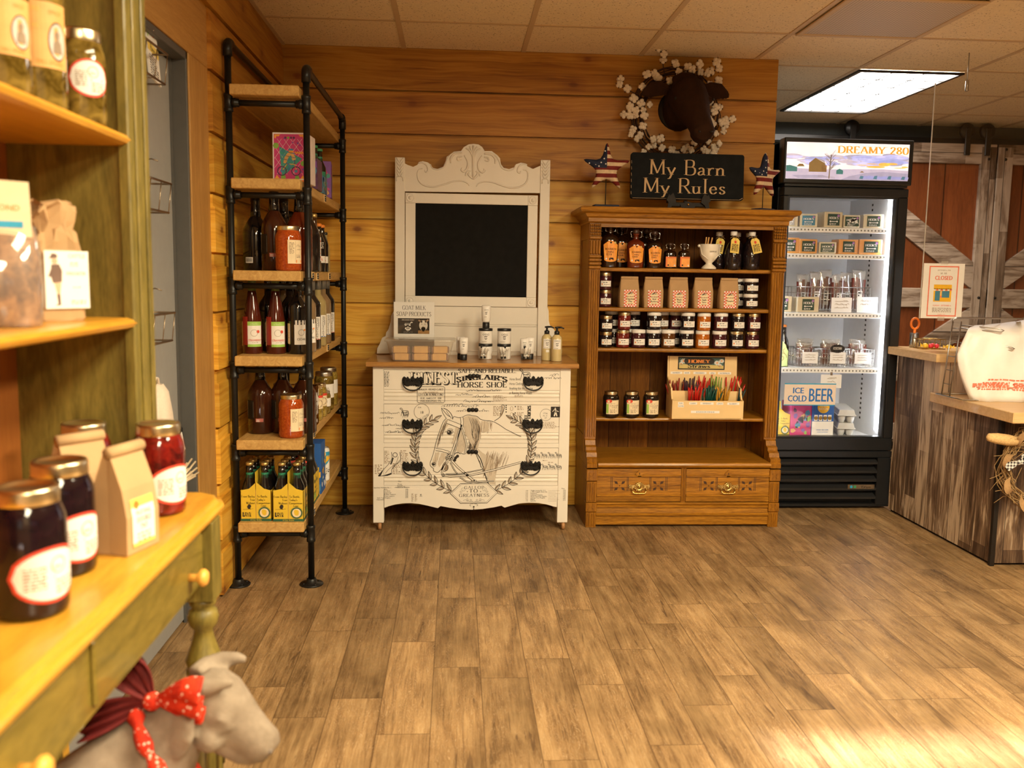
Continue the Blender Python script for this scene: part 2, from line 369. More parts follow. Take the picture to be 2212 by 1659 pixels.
def cedar_mat():
    t = NT('cedar_boards'); v, (x, y, z) = t.xyz()
    u = t.math('ADD', x, y); idn = t.math('FLOOR', t.math('DIVIDE', t.math('SUBTRACT', z, 0.0), .2155))
    run = 3.0
    r1 = t.white(t.vec(idn, run, 4.0)); off = t.math('MULTIPLY', r1, 53.0)
    zw = t.math('ADD', z, t.math('MULTIPLY', t.noise(t.vec(t.math('MULTIPLY', u, 2.2), off, z), 1.0, 2), .05))
    g = t.vec(t.math('ADD', t.math('MULTIPLY', u, .7), off), t.math('MULTIPLY', zw, 11.0), off)
    big = t.noise(g, 1.5, 4, .6, 1.6); fine = t.noise(t.vec(t.math('MULTIPLY', u, 3.0), t.math('MULTIPLY', zw, 150.0), off), 1.0, 2)
    f = t.math('ADD', t.math('MULTIPLY', big, .74), t.math('MULTIPLY', fine, .26))
    c = t.ramp(f, [(.28, (.32, .115, .009)), (.40, (.62, .285, .025)), (.54, (.79, .43, .050)), (.75, (.86, .56, .125))])
    kv = t.n('TexVoronoi', feature='F1', voronoi_dimensions='2D'); kv.inputs['Scale'].default_value = 1.0; kv.inputs['Randomness'].default_value = .9
    t.l(t.vec(t.math('ADD', t.math('MULTIPLY', u, 2.0), off), t.math('MULTIPLY', z, 3.0), 0), kv.inputs['Vector'])
    d = t.math('ADD', kv.outputs['Distance'], t.range(fine, .3, .7, -.012, .012))
    kn = t.range(d, .022, .055, 1, 0); c = t.mix(t.math('MULTIPLY', kn, .85), c, (.07, .020, .004))
    halo = t.range(d, .03, .17, .6, 0); c = t.mix(halo, c, (.30, .095, .010))
    heart_shade = t.math('MULTIPLY', t.range(z, 1.70, 1.74, 0, 1), t.range(r1, 0, 1, .45, .8)); c = t.mix(heart_shade, c, t.ramp(f, [(.30, (.12, .030, .004)), (.5, (.30, .095, .012)), (.75, (.46, .18, .03))]))   # redder heartwood boards, darkened to stand in for shade on the upper wall
    c = t.mulv(c, t.range(r1, 0, 1, .76, 1.12))
    t.bump(fine, .15, .001)
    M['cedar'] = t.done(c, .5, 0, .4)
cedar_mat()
def floor_mat():
    t = NT('vinyl_plank_floor'); v, (x, y, z) = t.xyz()
    W, L = .146, .62
    q = t.math('DIVIDE', t.math('ADD', x, 20.06), W); col = t.math('FLOOR', q); fx = t.math('FRACT', q)
    p = t.math('ADD', t.math('DIVIDE', t.math('ADD', y, 20), L), t.math('MULTIPLY', t.white(t.vec(col, 2.2, 0)), 5.0)); row = t.math('FLOOR', p); fy = t.math('FRACT', p)
    r = t.white(t.vec(col, row, 1.0)); r2 = t.white(t.vec(col, row, 8.0)); off = t.math('MULTIPLY', r, 41.0)
    strip = t.math('FLOOR', t.math('MULTIPLY', fx, 2.0)); r3 = t.white(t.vec(col, row, t.math('ADD', strip, 11.0)))
    g = t.vec(t.math('ADD', t.math('MULTIPLY', x, 9.0), off), t.math('MULTIPLY', y, 1.1), off)
    big = t.noise(g, 1.6, 5, .62, 1.1)
    gf = t.vec(t.math('ADD', t.math('MULTIPLY', x, 130.0), off), t.math('MULTIPLY', y, 7.0), off); fine = t.noise(gf, 1.0, 3, .6, .7)
    blot = t.noise(t.vec(t.math('MULTIPLY', x, 5.0), t.math('MULTIPLY', y, 3.0), off), 1.2, 4, .6)
    f = t.math('ADD', t.math('MULTIPLY', big, .58), t.math('MULTIPLY', fine, .42))
    c = t.ramp(f, [(.30, (.090, .048, .020)), (.44, (.225, .130, .056)), (.57, (.345, .212, .095)), (.76, (.48, .325, .165))])
    c = t.mulv(c, t.range(blot, .3, .66, .66, 1.10)); wv = t.noise(t.vec(t.math('ADD', t.math('MULTIPLY', x, 26.0), off), t.math('MULTIPLY', y, 3.2), off), 1.3, 3, .55, 3.0); wl = t.range(t.math('ABSOLUTE', t.math('SUBTRACT', t.math('FRACT', t.math('MULTIPLY', wv, 9.0)), .5)), 0, .10, .6, 0); c = t.mix(t.math('MULTIPLY', wl, t.range(blot, .35, .55, 0, 1)), c, (.50, .36, .21))
    c = t.mulv(c, t.range(r2, 0, 1, .86, 1.10)); c = t.mulv(c, t.range(r3, 0, 1, .93, 1.05))
    crack = t.range(t.noise(t.vec(t.math('ADD', t.math('MULTIPLY', x, 16.0), off), t.math('MULTIPLY', y, .9), off), 2.0, 2, .5, 2.2), .68, .73, 0, .75)
    c = t.mix(crack, c, (.09, .05, .025))
    sx = t.math('LESS_THAN', t.math('MINIMUM', fx, t.math('SUBTRACT', 1, fx)), .011); sy = t.math('LESS_THAN', t.math('MINIMUM', fy, t.math('SUBTRACT', 1, fy)), .0025)
    seam = t.math('MAXIMUM', sx, sy); c = t.mix(t.math('MULTIPLY', seam, .6), c, (.07, .035, .015))
    t.bump(fine, .10, .001)
    M['floor'] = t.done(c, t.range(fine, .2, .8, .42, .58), 0, .25)
floor_mat()
def tile_mat():
    t = NT('ceiling_tile'); v, (x, y, z) = t.xyz()
    n = t.noise(v, 120, 3, .6); vo = t.n('TexVoronoi', feature='F1'); vo.inputs['Scale'].default_value = 75; t.l(v, vo.inputs['Vector'])
    gate = t.white(t.vec(t.math('FLOOR', t.math('MULTIPLY', x, 60)), t.math('FLOOR', t.math('MULTIPLY', y, 60)), 0))
    sp = t.math('MULTIPLY', t.range(vo.outputs['Distance'], .16, .3, 1, 0), t.math('GREATER_THAN', gate, .45))
    c = t.mix(t.math('MULTIPLY', sp, .75), t.mulv(t.mix(0, (.85, .70, .47), (.7, .6, .5)), t.range(n, .3, .7, .9, 1.06)), (.26, .15, .06))
    t.bump(n, .25, .002); M['tile'] = t.done(c, .9, 0, .2)
tile_mat()
def barn_mat(name, lo, mid, hi, along, across, W=.13):
    t = NT(name); v, (x, y, z) = t.xyz(); ax = dict(x=x, y=y, z=z)
    a = ax[along]; q = t.math('DIVIDE', t.math('ADD', ax[across] if across != 'xy' else t.math('ADD', x, y), 30), W)
    idn = t.math('FLOOR', q); fq = t.math('FRACT', q); off = t.math('MULTIPLY', t.white(t.vec(idn, 5, 1)), 40.0)
    g = t.vec(t.math('ADD', t.math('MULTIPLY', q, 1.2), off), t.math('MULTIPLY', a, 1.5), off)
    big = t.noise(g, 1.9, 4, .62, .8)
    seg = t.white(t.vec(idn, t.math('FLOOR', t.math('ADD', t.math('MULTIPLY', a, 1.9), t.math('MULTIPLY', off, 3.3))), 6.0))
    fine = t.noise(t.vec(t.math('ADD', t.math('MULTIPLY', q, 11.0), off), t.math('MULTIPLY', a, 3.0), off), 1.0, 3, .65, .4)
    f = t.math('ADD', t.math('MULTIPLY', big, .68), t.math('MULTIPLY', fine, .36)); f = t.math('ADD', f, t.range(t.white(t.vec(idn, 2, 2)), 0, 1, -.07, .08)); f = t.math('ADD', f, t.range(seg, 0, 1, -.10, .12))
    c = t.ramp(f, [(.36, lo), (.5, mid), (.6, hi), (.8, tuple(min(1, k*1.25) for k in hi))])
    seam = t.math('LESS_THAN', t.math('MINIMUM', fq, t.math('SUBTRACT', 1, fq)), .018); c = t.mix(t.math('MULTIPLY', seam, .8), c, (.02, .012, .008))
    t.bump(fine, .2, .002); M[name] = t.done(c, .6, 0, .35)
barn_mat('barn_cladding', (.060, .033, .020), (.20, .125, .075), (.56, .43, .30), 'z', 'xy', .105)
barn_mat('barn_rail', (.10, .06, .035), (.27, .19, .13), (.47, .37, .28), 'x', 'z', .16)
barn_mat('barn_stile', (.10, .06, .035), (.27, .19, .13), (.47, .37, .28), 'z', 'x', .16)
def thin_glass(name, tint=(1, 1, 1), gloss=.10, rough=.02, haze=0.0):
    t = NT(name); tr = t.n('BsdfTransparent'); tr.inputs[0].default_value = (*tint, 1)
    gl = t.n('BsdfGlossy'); gl.inputs['Roughness'].default_value = rough
    fr = t.n('Fresnel'); fr.inputs[0].default_value = 1.45
    ge = t.n('NewGeometry'); mx = t.n('MixShader'); t.l(t.math('MULTIPLY', t.math('ADD', t.math('MULTIPLY', fr.outputs[0], .9), gloss), t.math('SUBTRACT', 1, ge.outputs['Backfacing'])), mx.inputs[0]); t.l(tr.outputs[0], mx.inputs[1]); t.l(gl.outputs[0], mx.inputs[2])
    o = mx.outputs[0]
    if haze:
        df = t.n('BsdfDiffuse'); df.inputs[0].default_value = (.9, .88, .84, 1); m2 = t.n('MixShader'); m2.inputs[0].default_value = haze
        t.l(o, m2.inputs[1]); t.l(df.outputs[0], m2.inputs[2]); o = m2.outputs[0]
    t.l(o, t.out.inputs[0]); M[name] = t.mat; return t.mat
thin_glass('pane_glass', gloss=.02); thin_glass('acrylic', gloss=.01); thin_glass('clear_plastic', (.97, .95, .91), .07, .15, .13); thin_glass('cellophane', (.95, .93, .9), .10, .08, .10); thin_glass('shot_glass', (.985, .98, .97), .01)
def contents(name, lo, hi, scale=70, rough=.08, coat=.25):
    # what fills a closed jar or bottle, seen at the glass
    t = NT(name); v, _ = t.xyz(); c = t.ramp(t.noise(v, scale, 3, .6, .8), [(.35, lo), (.68, hi)]); M[name] = t.done(c, rough, 0, .4, coat); return M[name]
def fabric(name, a, b, sx, sz):
    t = NT(name); v, (x, y, z) = t.xyz(); f = t.math('ADD', t.math('GREATER_THAN', t.math('FRACT', t.math('MULTIPLY', x, sx)), .5), t.math('GREATER_THAN', t.math('FRACT', t.math('MULTIPLY', z, sz)), .5))
    M[name] = t.done(t.ramp(t.math('MULTIPLY', f, .5), [(0, a), (1, b)]), .85, 0, .2); return M[name]
P_ = plain
P_('white_paint', (.80, .745, .66), .42, var=.03, scale=8); P_('ink', (.022, .016, .012), .7, var=.1); P_('ink_soft', (.30, .22, .15), .8, var=.1); P_('ink_pale', (.60, .52, .42), .8, var=.06); P_('chalkboard', (.010, .0095, .009), .85, var=.2, spec=.12)
P_('iron', (.010, .0085, .0075), .38, 0, .2, 60, spec=.3); P_('pipe_black', (.009, .0085, .008), .36, 0, .2, 90, spec=.35); P_('black_plastic', (.012, .012, .013), .38); P_('cooler_black', (.010, .011, .013), .33, var=.1); P_('cooler_grille', (.022, .022, .024), .4)
P_('brass', (.58, .40, .13), .28, 1, .15); P_('gold_lid', (.78, .66, .42), .28, 1, .1); P_('silver_lid', (.62, .60, .56), .3, 1); P_('white_lid', (.80, .77, .74), .35, var=.02); P_('chrome', (.66, .64, .60), .18, 1, .05); P_('wire', (.42, .40, .37), .3, 1, .1)
P_('wire_bronze', (.33, .25, .17), .35, 1, .1); P_('paper', (.82, .79, .75), .7, var=.02); P_('paper_cream', (.80, .66, .44), .75, var=.05); P_('kraft', (.43, .265, .125), .8, var=.10, scale=18); P_('kraft_light', (.47, .30, .145), .8, var=.08, scale=14); P_('red_ink', (.66, .06, .03), .6); P_('orange_ink', (.85, .25, .03), .6)
P_('tan_letter', (.50, .34, .18), .7); P_('sign_black', (.010, .011, .012), .85, var=.25, spec=.1); P_('door_gray', (.30, .30, .295), .5, var=.04); P_('jamb_gray', (.085, .082, .078), .5, var=.06); P_('wall_gray', (.055, .066, .068), .7, var=.05)
M['stone'] = (lambda t: (lambda v: (t.bump(t.noise(v, 90, 4, .65), .35, .004), t.done(t.ramp(t.noise(v, 16, 4, .6), [(.3, (.19, .145, .105)), (.7, (.34, .275, .21))]), .92, 0, .2))[1])(t.xyz()[0]))(NT('stone')); P_('bull_brown', (.030, .012, .005), .9, var=.2, scale=25, spec=.15); P_('cotton', (.72, .62, .50), .95, var=.06, scale=60); P_('husk', (.055, .025, .012), .85); P_('canvas', (.76, .65, .53), .9, var=.06, scale=120)
P_('bag_white', (.86, .82, .79), .45, var=.05, scale=12); P_('bag_red', (.80, .20, .12), .5); P_('card_white', (.85, .85, .86), .6, var=.02); P_('beer_board', (.78, .66, .58), .6, var=.03); P_('beer_blue', (.02, .16, .52), .55)
P_('cooler_white', (.72, .73, .75), .4, var=.03); P_('rail_white', (.86, .87, .88), .35, var=.02); P_('cheese_white', (.78, .68, .47), .5, var=.06, scale=40); P_('cheese_orange', (.82, .36, .045), .45, var=.07, scale=40); P_('label_green', (.025, .055, .035), .45); P_('label_teal', (.02, .16, .27), .45); P_('purple_ink', (.36, .16, .42), .5)
P_('egg_carton', (.56, .55, .52), .9, var=.08); P_('meat', (.14, .028, .018), .4, var=.4, scale=45); P_('carrier_yellow', (.74, .50, .035), .5, var=.08, scale=9); P_('carrier_green', (.025, .10, .05), .5); P_('label_lime', (.33, .56, .10), .5); P_('carrier_lime', (.52, .64, .28), .55, var=.06)
P_('bottle_black', (.008, .006, .006), .06, coat=.5, var=.2); P_('bottle_amber', (.045, .014, .004), .06, coat=.5); P_('bottle_pale', (.36, .28, .12), .07, coat=.5); P_('bottle_clearish', (.22, .14, .07), .07, coat=.4); P_('foil_gray', (.20, .20, .19), .35, .5); P_('foil_green', (.10, .14, .035), .4); P_('cap_orange', (.80, .25, .03), .4); P_('cap_gold', (.55, .38, .14), .35, .8); P_('cap_green', (.05, .28, .12), .4); P_('label_green_beer', (.02, .20, .11), .45)
P_('ceramic', (.82, .76, .66), .25, var=.02, coat=.3); P_('stick', (.66, .36, .12), .7); P_('tag_yellow', (.78, .58, .13), .65, var=.04); P_('twine', (.36, .22, .09), .9); P_('label_orange', (.85, .34, .04), .5, var=.14, scale=50); P_('label_orange_dark', (.78, .17, .02), .5, var=.15, scale=50); P_('seal_green', (.5, .42, .15), .5)
P_('pine', (.76, .53, .25), .5, var=.06, scale=10); P_('flag_blue', (.014, .020, .05), .7); P_('flag_red', (.155, .014, .010), .75, var=.15); P_('flag_cream', (.66, .50, .32), .75, var=.1); P_('soap_clear', (.62, .50, .25), .25, var=.04); P_('tube_white', (.84, .81, .77), .35, var=.02); P_('soap_kraft', (.70, .43, .17), .7)
P_('bandana_red', (.58, .035, .015), .8, var=.25, scale=50); P_('bandana_dark', (.13, .006, .006), .8, var=.3, scale=40); P_('bandana_white', (.78, .60, .50), .8); P_('glaze_green', (.30, .46, .36), .3); P_('cob', (.62, .40, .17), .8, var=.25, scale=160); P_('burlap', (.36, .21, .09), .95, var=.2, scale=110); P_('knob_pine', (.76, .38, .07), .35, var=.06)
P_('screen_amber', (.9, .42, .06), .5); P_('blue_box', (.02, .11, .40), .5, var=.06); P_('pink_art', (.56, .045, .20), .45, var=.1); P_('dark_art', (.10, .035, .10), .45, var=.5, scale=30); P_('sky_art', (.06, .24, .42), .45, var=.3, scale=30); P_('can_white', (.80, .79, .76), .3); P_('can_blue', (.03, .33, .58), .35); P_('can_yellow', (.85, .48, .03), .35); P_('green_art', (.22, .42, .07), .5); P_('violet_art', (.20, .07, .36), .5); P_('teal_art', (.05, .30, .26), .5)
P_('fur', (.66, .37, .13), .6); P_('vein', (.02, .02, .02), .5); P_('candy_red', (.8, .05, .08), .4); P_('candy_yellow', (.9, .6, .05), .4); P_('scissor_orange', (.9, .22, .02), .4); P_('bead_dark', (.018, .013, .010), .55, spec=.2)
contents('nuts', (.09, .03, .010), (.40, .19, .07), 42, .5, 0); contents('jam_dark', (.008, .006, .007), (.022, .012, .014)); contents('jam_red', (.10, .010, .008), (.20, .025, .018)); contents('jam_plum', (.035, .008, .012), (.075, .016, .02)); contents('jam_amber', (.34, .085, .008), (.52, .16, .02)); contents('jam_brown', (.075, .026, .006), (.13, .05, .014))
contents('cherry', (.045, .003, .003), (.22, .012, .007), 38); contents('grape', (.006, .003, .005), (.018, .006, .009), 30); contents('pickle', (.06, .035, .004), (.26, .17, .035), 34); contents('relish', (.16, .10, .01), (.42, .30, .07), 70); contents('salsa', (.28, .04, .006), (.46, .085, .012), 110); contents('cider', (.10, .014, .004), (.17, .028, .007), 8); contents('cider_dark', (.035, .009, .004), (.06, .016, .006), 8); contents('wine_pink', (.055, .008, .005), (.11, .018, .008), 6); contents('syrup', (.010, .004, .002), (.035, .010, .003), 10); contents('syrup_red', (.10, .012, .003), (.18, .03, .006), 10); contents('sorghum', (.010, .006, .004), (.018, .010, .006), 20)
wood('oak_top', (.30, .125, .028), (.56, .30, .095), 'x', 14, 2.6, .32, .4, .25); wood('bookcase_oak', (.10, .032, .002), (.43, .175, .013), 'z', 14, 3, .38, .45, .05, spec=.28); wood('bookcase_oak_x', (.11, .036, .0025), (.50, .215, .017), 'x', 14, 3, .38, .45, .05, spec=.28); wood('bookcase_back', (.075, .024, .003), (.19, .07, .008), 'z', 14, 3, .6, .4, 0, spec=.12, boards=('x', .107))
wood('rack_board', (.40, .21, .05), (.66, .42, .145), 'y', 10, 4.5, .5, .3); wood('butcher', (.56, .34, .14), (.74, .50, .24), 'x', 14, 3, .4, .35, .1); wood('pine_trim', (.34, .165, .035), (.52, .285, .085), 'z', 14, 3, .5, .4); wood('pine_trim_y', (.34, .165, .035), (.52, .285, .085), 'y', 14, 3, .5, .4)
wood('hutch_green', (.075, .058, .006), (.25, .185, .035), 'z', 6, 4, .5, .3, .05); wood('hutch_green_y', (.10, .075, .008), (.26, .185, .032), 'y', 6, 4, .38, .3, .2); wood('hutch_yellow', (.48, .205, .013), (.70, .36, .036), 'y', 8, 3, .36, .3, .15); wood('hutch_back', (.26, .075, .012), (.36, .12, .02), 'z', 8, 3, .5, .3); wood('barn_red', (.15, .036, .010), (.30, .085, .022), 'z', 9, 2, .4, .4, .2, boards=('x', .32))
# ------------------------------------------------------------------ the room
PITCH = .2155
def siding(mb, length_axis, a0, a1, face, out, ztop=CEIL, z_from=0):
    # lapped boards: proud face with a set-back strip above it; out = direction the boards face
    pr = []; k0 = int(round(z_from/PITCH)); k = k0
    while k*PITCH < ztop-.01:
        z = k*PITCH; zt = min(z+PITCH, ztop)
        pr += [(.0, z), (.0, z+.009), (.018, z+.009), (.018, min(z+.172, zt)), (.010, min(z+.175, zt)), (.010, zt)] if length_axis == 'y' else [(.0, z), (.0, z+.008), (.018, z+.008), (.0185, zt-.003), (.0155, zt)]; k += 1
    poly = [(face+out*d, z) for d, z in pr]+[(face-out*.03, ztop), (face-out*.03, k0*PITCH)]
    if length_axis == 'x': mb.prism(poly, a0, a1, 'yz')
    else: mb.prism(poly, a0, a1, 'xz')
b = MB(); b.box(-3, -2.1, -.05, 5.4, 6.8, 0); struct('floor', b, M['floor'])
b = MB(); b.box(-1.3, -2.1, CEIL, 5.4, 6.8, CEIL+.03); ceil = struct('ceiling', b, M['tile'])
b = MB()
for i in range(-2, 10):
    x = -.268+.6045*i
    if -1.2 < x < 5.3: b.box(x-.012, -2.1, CEIL-.004, x+.012, 6.7, CEIL+.001)
for j in range(-6, 6):
    y = 4.265+.6095*j; b.box(-1.2, y-.010, CEIL-.0035, 5.3, y+.010, CEIL+.001)
part('grid_bar', b, P_('grid_paint', (.60, .44, .26), .6, var=.03), ceil)
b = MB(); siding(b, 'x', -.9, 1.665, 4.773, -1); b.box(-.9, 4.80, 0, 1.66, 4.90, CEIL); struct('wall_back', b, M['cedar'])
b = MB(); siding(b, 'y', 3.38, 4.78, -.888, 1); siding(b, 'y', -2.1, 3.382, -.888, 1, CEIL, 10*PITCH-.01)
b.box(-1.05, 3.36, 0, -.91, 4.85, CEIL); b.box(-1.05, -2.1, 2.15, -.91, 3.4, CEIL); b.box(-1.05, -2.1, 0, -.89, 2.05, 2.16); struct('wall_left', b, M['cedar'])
b = MB(); b.box(-.93, 3.155, 0, -.887, 3.385, 1.95, b=.002); struct('trim_1', b, M['pine_trim'])
b = MB(); b.box(-.93, 2.0, 1.95, -.886, 3.385, 2.156, b=.002); struct('trim_2', b, M['pine_trim_y'])
b = MB(); b.box(-.985, 3.140, 0, -.892, 3.156, 1.95, b=.002); b.box(-.985, 2.05, 1.925, -.892, 3.155, 1.95, b=.002); b.box(-1.05, 3.135, 0, -.97, 3.16, 1.97)
b.box(-.946, 3.128, 0, -.938, 3.1405, 1.925); struct('trim_3', b, M['jamb_gray'])
b = MB(); b.box(-1.0, 2.06, .01, -.946, 3.137, 1.92, b=.002); d1 = struct('door_1', b, M['door_gray'])
b = MB(); b.box(-.947, 3.06, .60, -.930, 3.128, .70, b=.003); part('latch_plate', b, M['black_plastic'], d1)
b = MB(); b.box(1.66, 4.79, 0, 1.672, 6.8, CEIL); struct('wall_partition', b, P_('partition_gray', (.14, .15, .15), .7))
b = MB(); b.box(1.6, 6.56, 0, 5.4, 6.7, CEIL); struct('wall_far', b, M['wall_gray'])
b = MB(); b.box(5.2, -2.1, 0, 5.3, 6.7, CEIL); struct('wall_right', b, P_('shop_wall', (.26, .19, .12), .8, var=.05))
# street side behind the camera: glazed entrance the low sun comes through
b = MB(); b.box(-1.3, -2.1, 0, -.78, -2.0, CEIL); b.box(-.78, -2.1, 0, -.05, -2.0, .8); b.box(-.78, -2.1, 2.05, -.05, -2.0, CEIL); b.box(-.05, -2.1, 0, 1.27, -2.0, CEIL); b.box(3.75, -2.1, 0, 5.3, -2.0, CEIL); b.box(1.25, -2.1, 2.09, 3.77, -2.0, CEIL); b.box(-1.3, -2.1, 0, -1.2, 2.1, CEIL); struct('wall_rear', b, M['shop_wall'])
b = MB()
for x in (1.27, 2.47, 3.67): b.box(x, -2.09, 0, x+.07, -2.02, 2.09)
b.box(1.27, -2.09, 1.90, 3.74, -2.02, 1.935); b.box(1.27, -2.09, .0, 3.74, -2.02, 1.45); b.box(1.27, -2.09, 2.04, 3.74, -2.02, 2.10)  # unseen solid lower panel added to cut short the sun patch
struct('door_2', b, M['jamb_gray'])
b = MB()
for x0, z0, x1, z1 in ((-.80, .78, -.76, 2.07), (-.07, .78, -.03, 2.07), (-.80, .78, -.03, .82), (-.80, 2.03, -.03, 2.07)): b.box(x0, -2.09, z0, x1, -2.02, z1)
struct('window_1', b, M['jamb_gray'])

# ceiling fixtures
def troffer(label, loc, color, power, group=None):
    t = thing('ceiling_light', label, 'ceiling light', loc, 0, group)
    W, L = .585, 1.20
    b = MB(); e = .02
    for x0, y0, x1, y1 in ((-W/2, -L/2, W/2, -L/2+e), (-W/2, L/2-e, W/2, L/2), (-W/2, -L/2+e, -W/2+e, L/2-e), (W/2-e, -L/2+e, W/2, L/2-e)): b.box(x0, y0, -.016, x1, y1, -.0055)
    part('frame', b, M['iron'], t)
    q = NT('diffuser_light'); q.b.inputs['Emission Color'].default_value = (*color, 1); q.b.inputs['Emission Strength'].default_value = power; q.b.inputs['Base Color'].default_value = (.8, .8, .8, 1)
    b = MB(); b.add([(-W/2+e, -L/2+e, -.0065), (-W/2+e, L/2-e, -.0065), (W/2-e, L/2-e, -.0065), (W/2-e, -L/2+e, -.0065)], [(0, 1, 2, 3)])
    part('diffuser', b, q.mat, t)
    b = MB()
    for i in (1, 2): x = -W/2+e+(W-2*e)*i/3; b.box(x-.0022, -L/2+e, -.011, x+.0022, L/2-e, -.0075)
    for i in range(1, 6): y = -L/2+e+(L-2*e)*i/6; b.box(-W/2+e, y-.003, -.011, W/2-e, y+.003, -.0075)
    part('louver', b, P_('louver_gray', (.035, .035, .035), .6, spec=0), t)
    return t
troffer('long ceiling light panel with black rim glowing white above the glass door cooler', (2.45, 5.49, CEIL), *PANEL_WHITE)
troffer('ceiling light panel over the middle of the shop floor', (.641, 1.22, CEIL), PANEL_WARM[0], PANEL_WARM[1]*.62)
troffer('ceiling light panel over the floor in front of the service counter', (1.85, 1.22, CEIL), PANEL_WARM[0], PANEL_WARM[1]*1.45)
troffer('ceiling light panel over the entrance end of the shop', (.64, -1.2, CEIL), PANEL_WARM[0], PANEL_WARM[1]*1.3)
t = thing('ceiling_vent', 'square perforated air vent set in the ceiling grid above the counter', 'vent', (1.854, 3.962, CEIL))
b = MB(); e = .028; W = .585
for x0, y0, x1, y1 in ((-W/2, -W/2, W/2, -W/2+e), (-W/2, W/2-e, W/2, W/2), (-W/2, -W/2+e, -W/2+e, W/2-e), (W/2-e, -W/2+e, W/2, W/2-e)): b.box(x0, y0, -.014, x1, y1, -.0055, b=.003)
part('frame', b, M['grid_paint'], t)
q = NT('vent_mesh'); v, (x, y, z) = q.xyz()
hole = q.math('MULTIPLY', q.math('GREATER_THAN', q.math('FRACT', q.math('MULTIPLY', x, 70)), .45), q.math('GREATER_THAN', q.math('FRACT', q.math('MULTIPLY', y, 70)), .45))
q.done(q.mix(q.math('MULTIPLY', hole, .55), (.60, .50, .40), (.13, .10, .075)), .6)
b = MB(); b.box(-W/2+e, -W/2+e, -.009, W/2-e, W/2-e, -.006); part('perforated_panel', b, q.mat, t)

# barn doors on a sliding track across the far wall
t = thing('barn_door_track', 'black sliding door track with roller wheels high on the far wall', 'door track', (0, 0, 0))
b = MB(); b.box(1.75, 6.40, 2.215, 5.15, 6.43, 2.262, b=.003); part('rail', b, M['pipe_black'], t)
for x in (2.79, 3.63, 3.78, 4.7):
    b = MB(); b.lathe([(.001, -.02), (.05, -.02), (.055, -.008), (.045, 0), (.055, .008), (.05, .02), (.001, .02)], n=20, M=Matrix.Translation((x, 6.39, 2.312)) @ Matrix.Rotation(PI/2, 4, 'X')); b.box(x-.02, 6.36, 2.14, x+.02, 6.375, 2.33, b=.003)
    part('roller', b, M['pipe_black'], t)
def barn_door(label, x0, x1, flip):
    t = thing('barn_door', label, 'barn door', ((x0+x1)/2, 6.40, 0))
    w = (x1-x0)/2; sg = -1 if flip else 1
    b = MB(); b.box(-w, .022, .06, w, .05, 2.19); part('panel', b, M['barn_red'], t)
    for z in (.06, 1.055, 2.085): 
        b = MB(); b.box(-w, -.005, z, w, .022, z+.14, b=.004); part('rail', b, M['barn_rail'], t)
    for s in (-1, 1):
        b = MB(); b.box(s*w, -.006, .06, s*(w-.115), .0215, 2.208, b=.004); part('stile', b, M['barn_stile'], t)
        b = MB()
        for z in (2.19, 2.12, 1.13): b.lathe([(.001, 0), (.011, 0), (.008, .006), (.001, .008)], n=8, M=Matrix.Translation((s*(w-.057), -.006, z)) @ Matrix.Rotation(PI/2, 4, 'X'))
        part('bolt', b, M['iron'], t)
    for up in (0, 1):
        z0, z1 = (1.195, 2.085) if up else (.20, 1.055)
        # both braces meet at the meeting stile by the middle rail
        xa, xb = sg*(w-.115), -sg*(w-.115)
        P = [(xa, z0+.0), (xa, z0+.19), (xb, z1), (xb, z1-.19)] if up else [(xa, z1), (xa, z1-.19), (xb, z0), (xb, z0+.19)]
        b = MB(); b.prism(P, -.004, .0215, 'xz'); part('brace', b, M['barn_rail'], t)
    return t
barn_door('weathered barn door with red panels behind the glass door cooler', 2.66, 3.87, False)
barn_door('weathered barn door with red panels behind the grocery bag stand', 3.88, 5.1, True)
# ------------------------------------------------------------------ black pipe rack
RX0, RX1, RY0, RY1 = -.848, -.562, 3.52, 4.613
RZ = [1.915, 1.578, 1.238, .915, .592, .267]     # board tops
rack = thing('pipe_rack', 'tall black iron pipe rack with six pale boards in the wall corner', 'shelf rack', ((RX0+RX1)/2, (RY0+RY1)/2, 0))
ox, oy = -(RX0+RX1)/2, -(RY0+RY1)/2
def fitting(mb, x, y, z, dz=.034, r=.0175): mb.lathe([(r*.8, -dz), (r, -dz+.002), (r, -dz+.012), (r*.92, -dz+.014), (r*.92, dz-.014), (r, dz-.012), (r, dz-.002), (r*.8, dz)], (x, y, z), 14)
for x, top in ((RX0, 2.055), (RX1, 1.968)):
    for y in (RY0, RY1):
        b = MB(); b.cyl((x, y, .012), (x, y, top), .0125, 14); b.lathe([(.046, 0), (.047, .004), (.044, .007), (.022, .009), (.019, .024), (.0165, .026)], (x, y, .0), 24)
        for a in range(4): b.sphere((x+.034*math.cos(a*PI/2+.6), y+.034*math.sin(a*PI/2+.6), .0075), .004, n=6)
        for z in RZ: fitting(b, x, y, z-.058)
        post = part('post', b, M['pipe_black'], rack, (ox, oy, 0))
    b = MB(); P = [(x, RY0, top-.012)]
    for i in range(7): a = PI/2*i/6; P.append((x, RY0+.022*(1-math.cos(a)), top+.022*math.sin(a)))
    for i in range(7): a = PI/2*i/6; P.append((x, RY1-.022+.022*math.sin(a), top+.022*math.cos(a)))
    P.append((x, RY1, top-.012)); b.tube(P, .0125, 12)
    for y in (RY0, RY1):
        s = 1 if y == RY0 else -1; Q = []
        for i in range(9): a = PI/2*i/8; Q.append((x, y+s*.024*(1-math.cos(a)), top-.004+.026*math.sin(a)))
        b.tube([(x, y, top-.03)]+Q+[(x, y+s*.045, top+.022)], .0175, 12)
    part('top_rail', b, M['pipe_black'], rack, (ox, oy, 0))
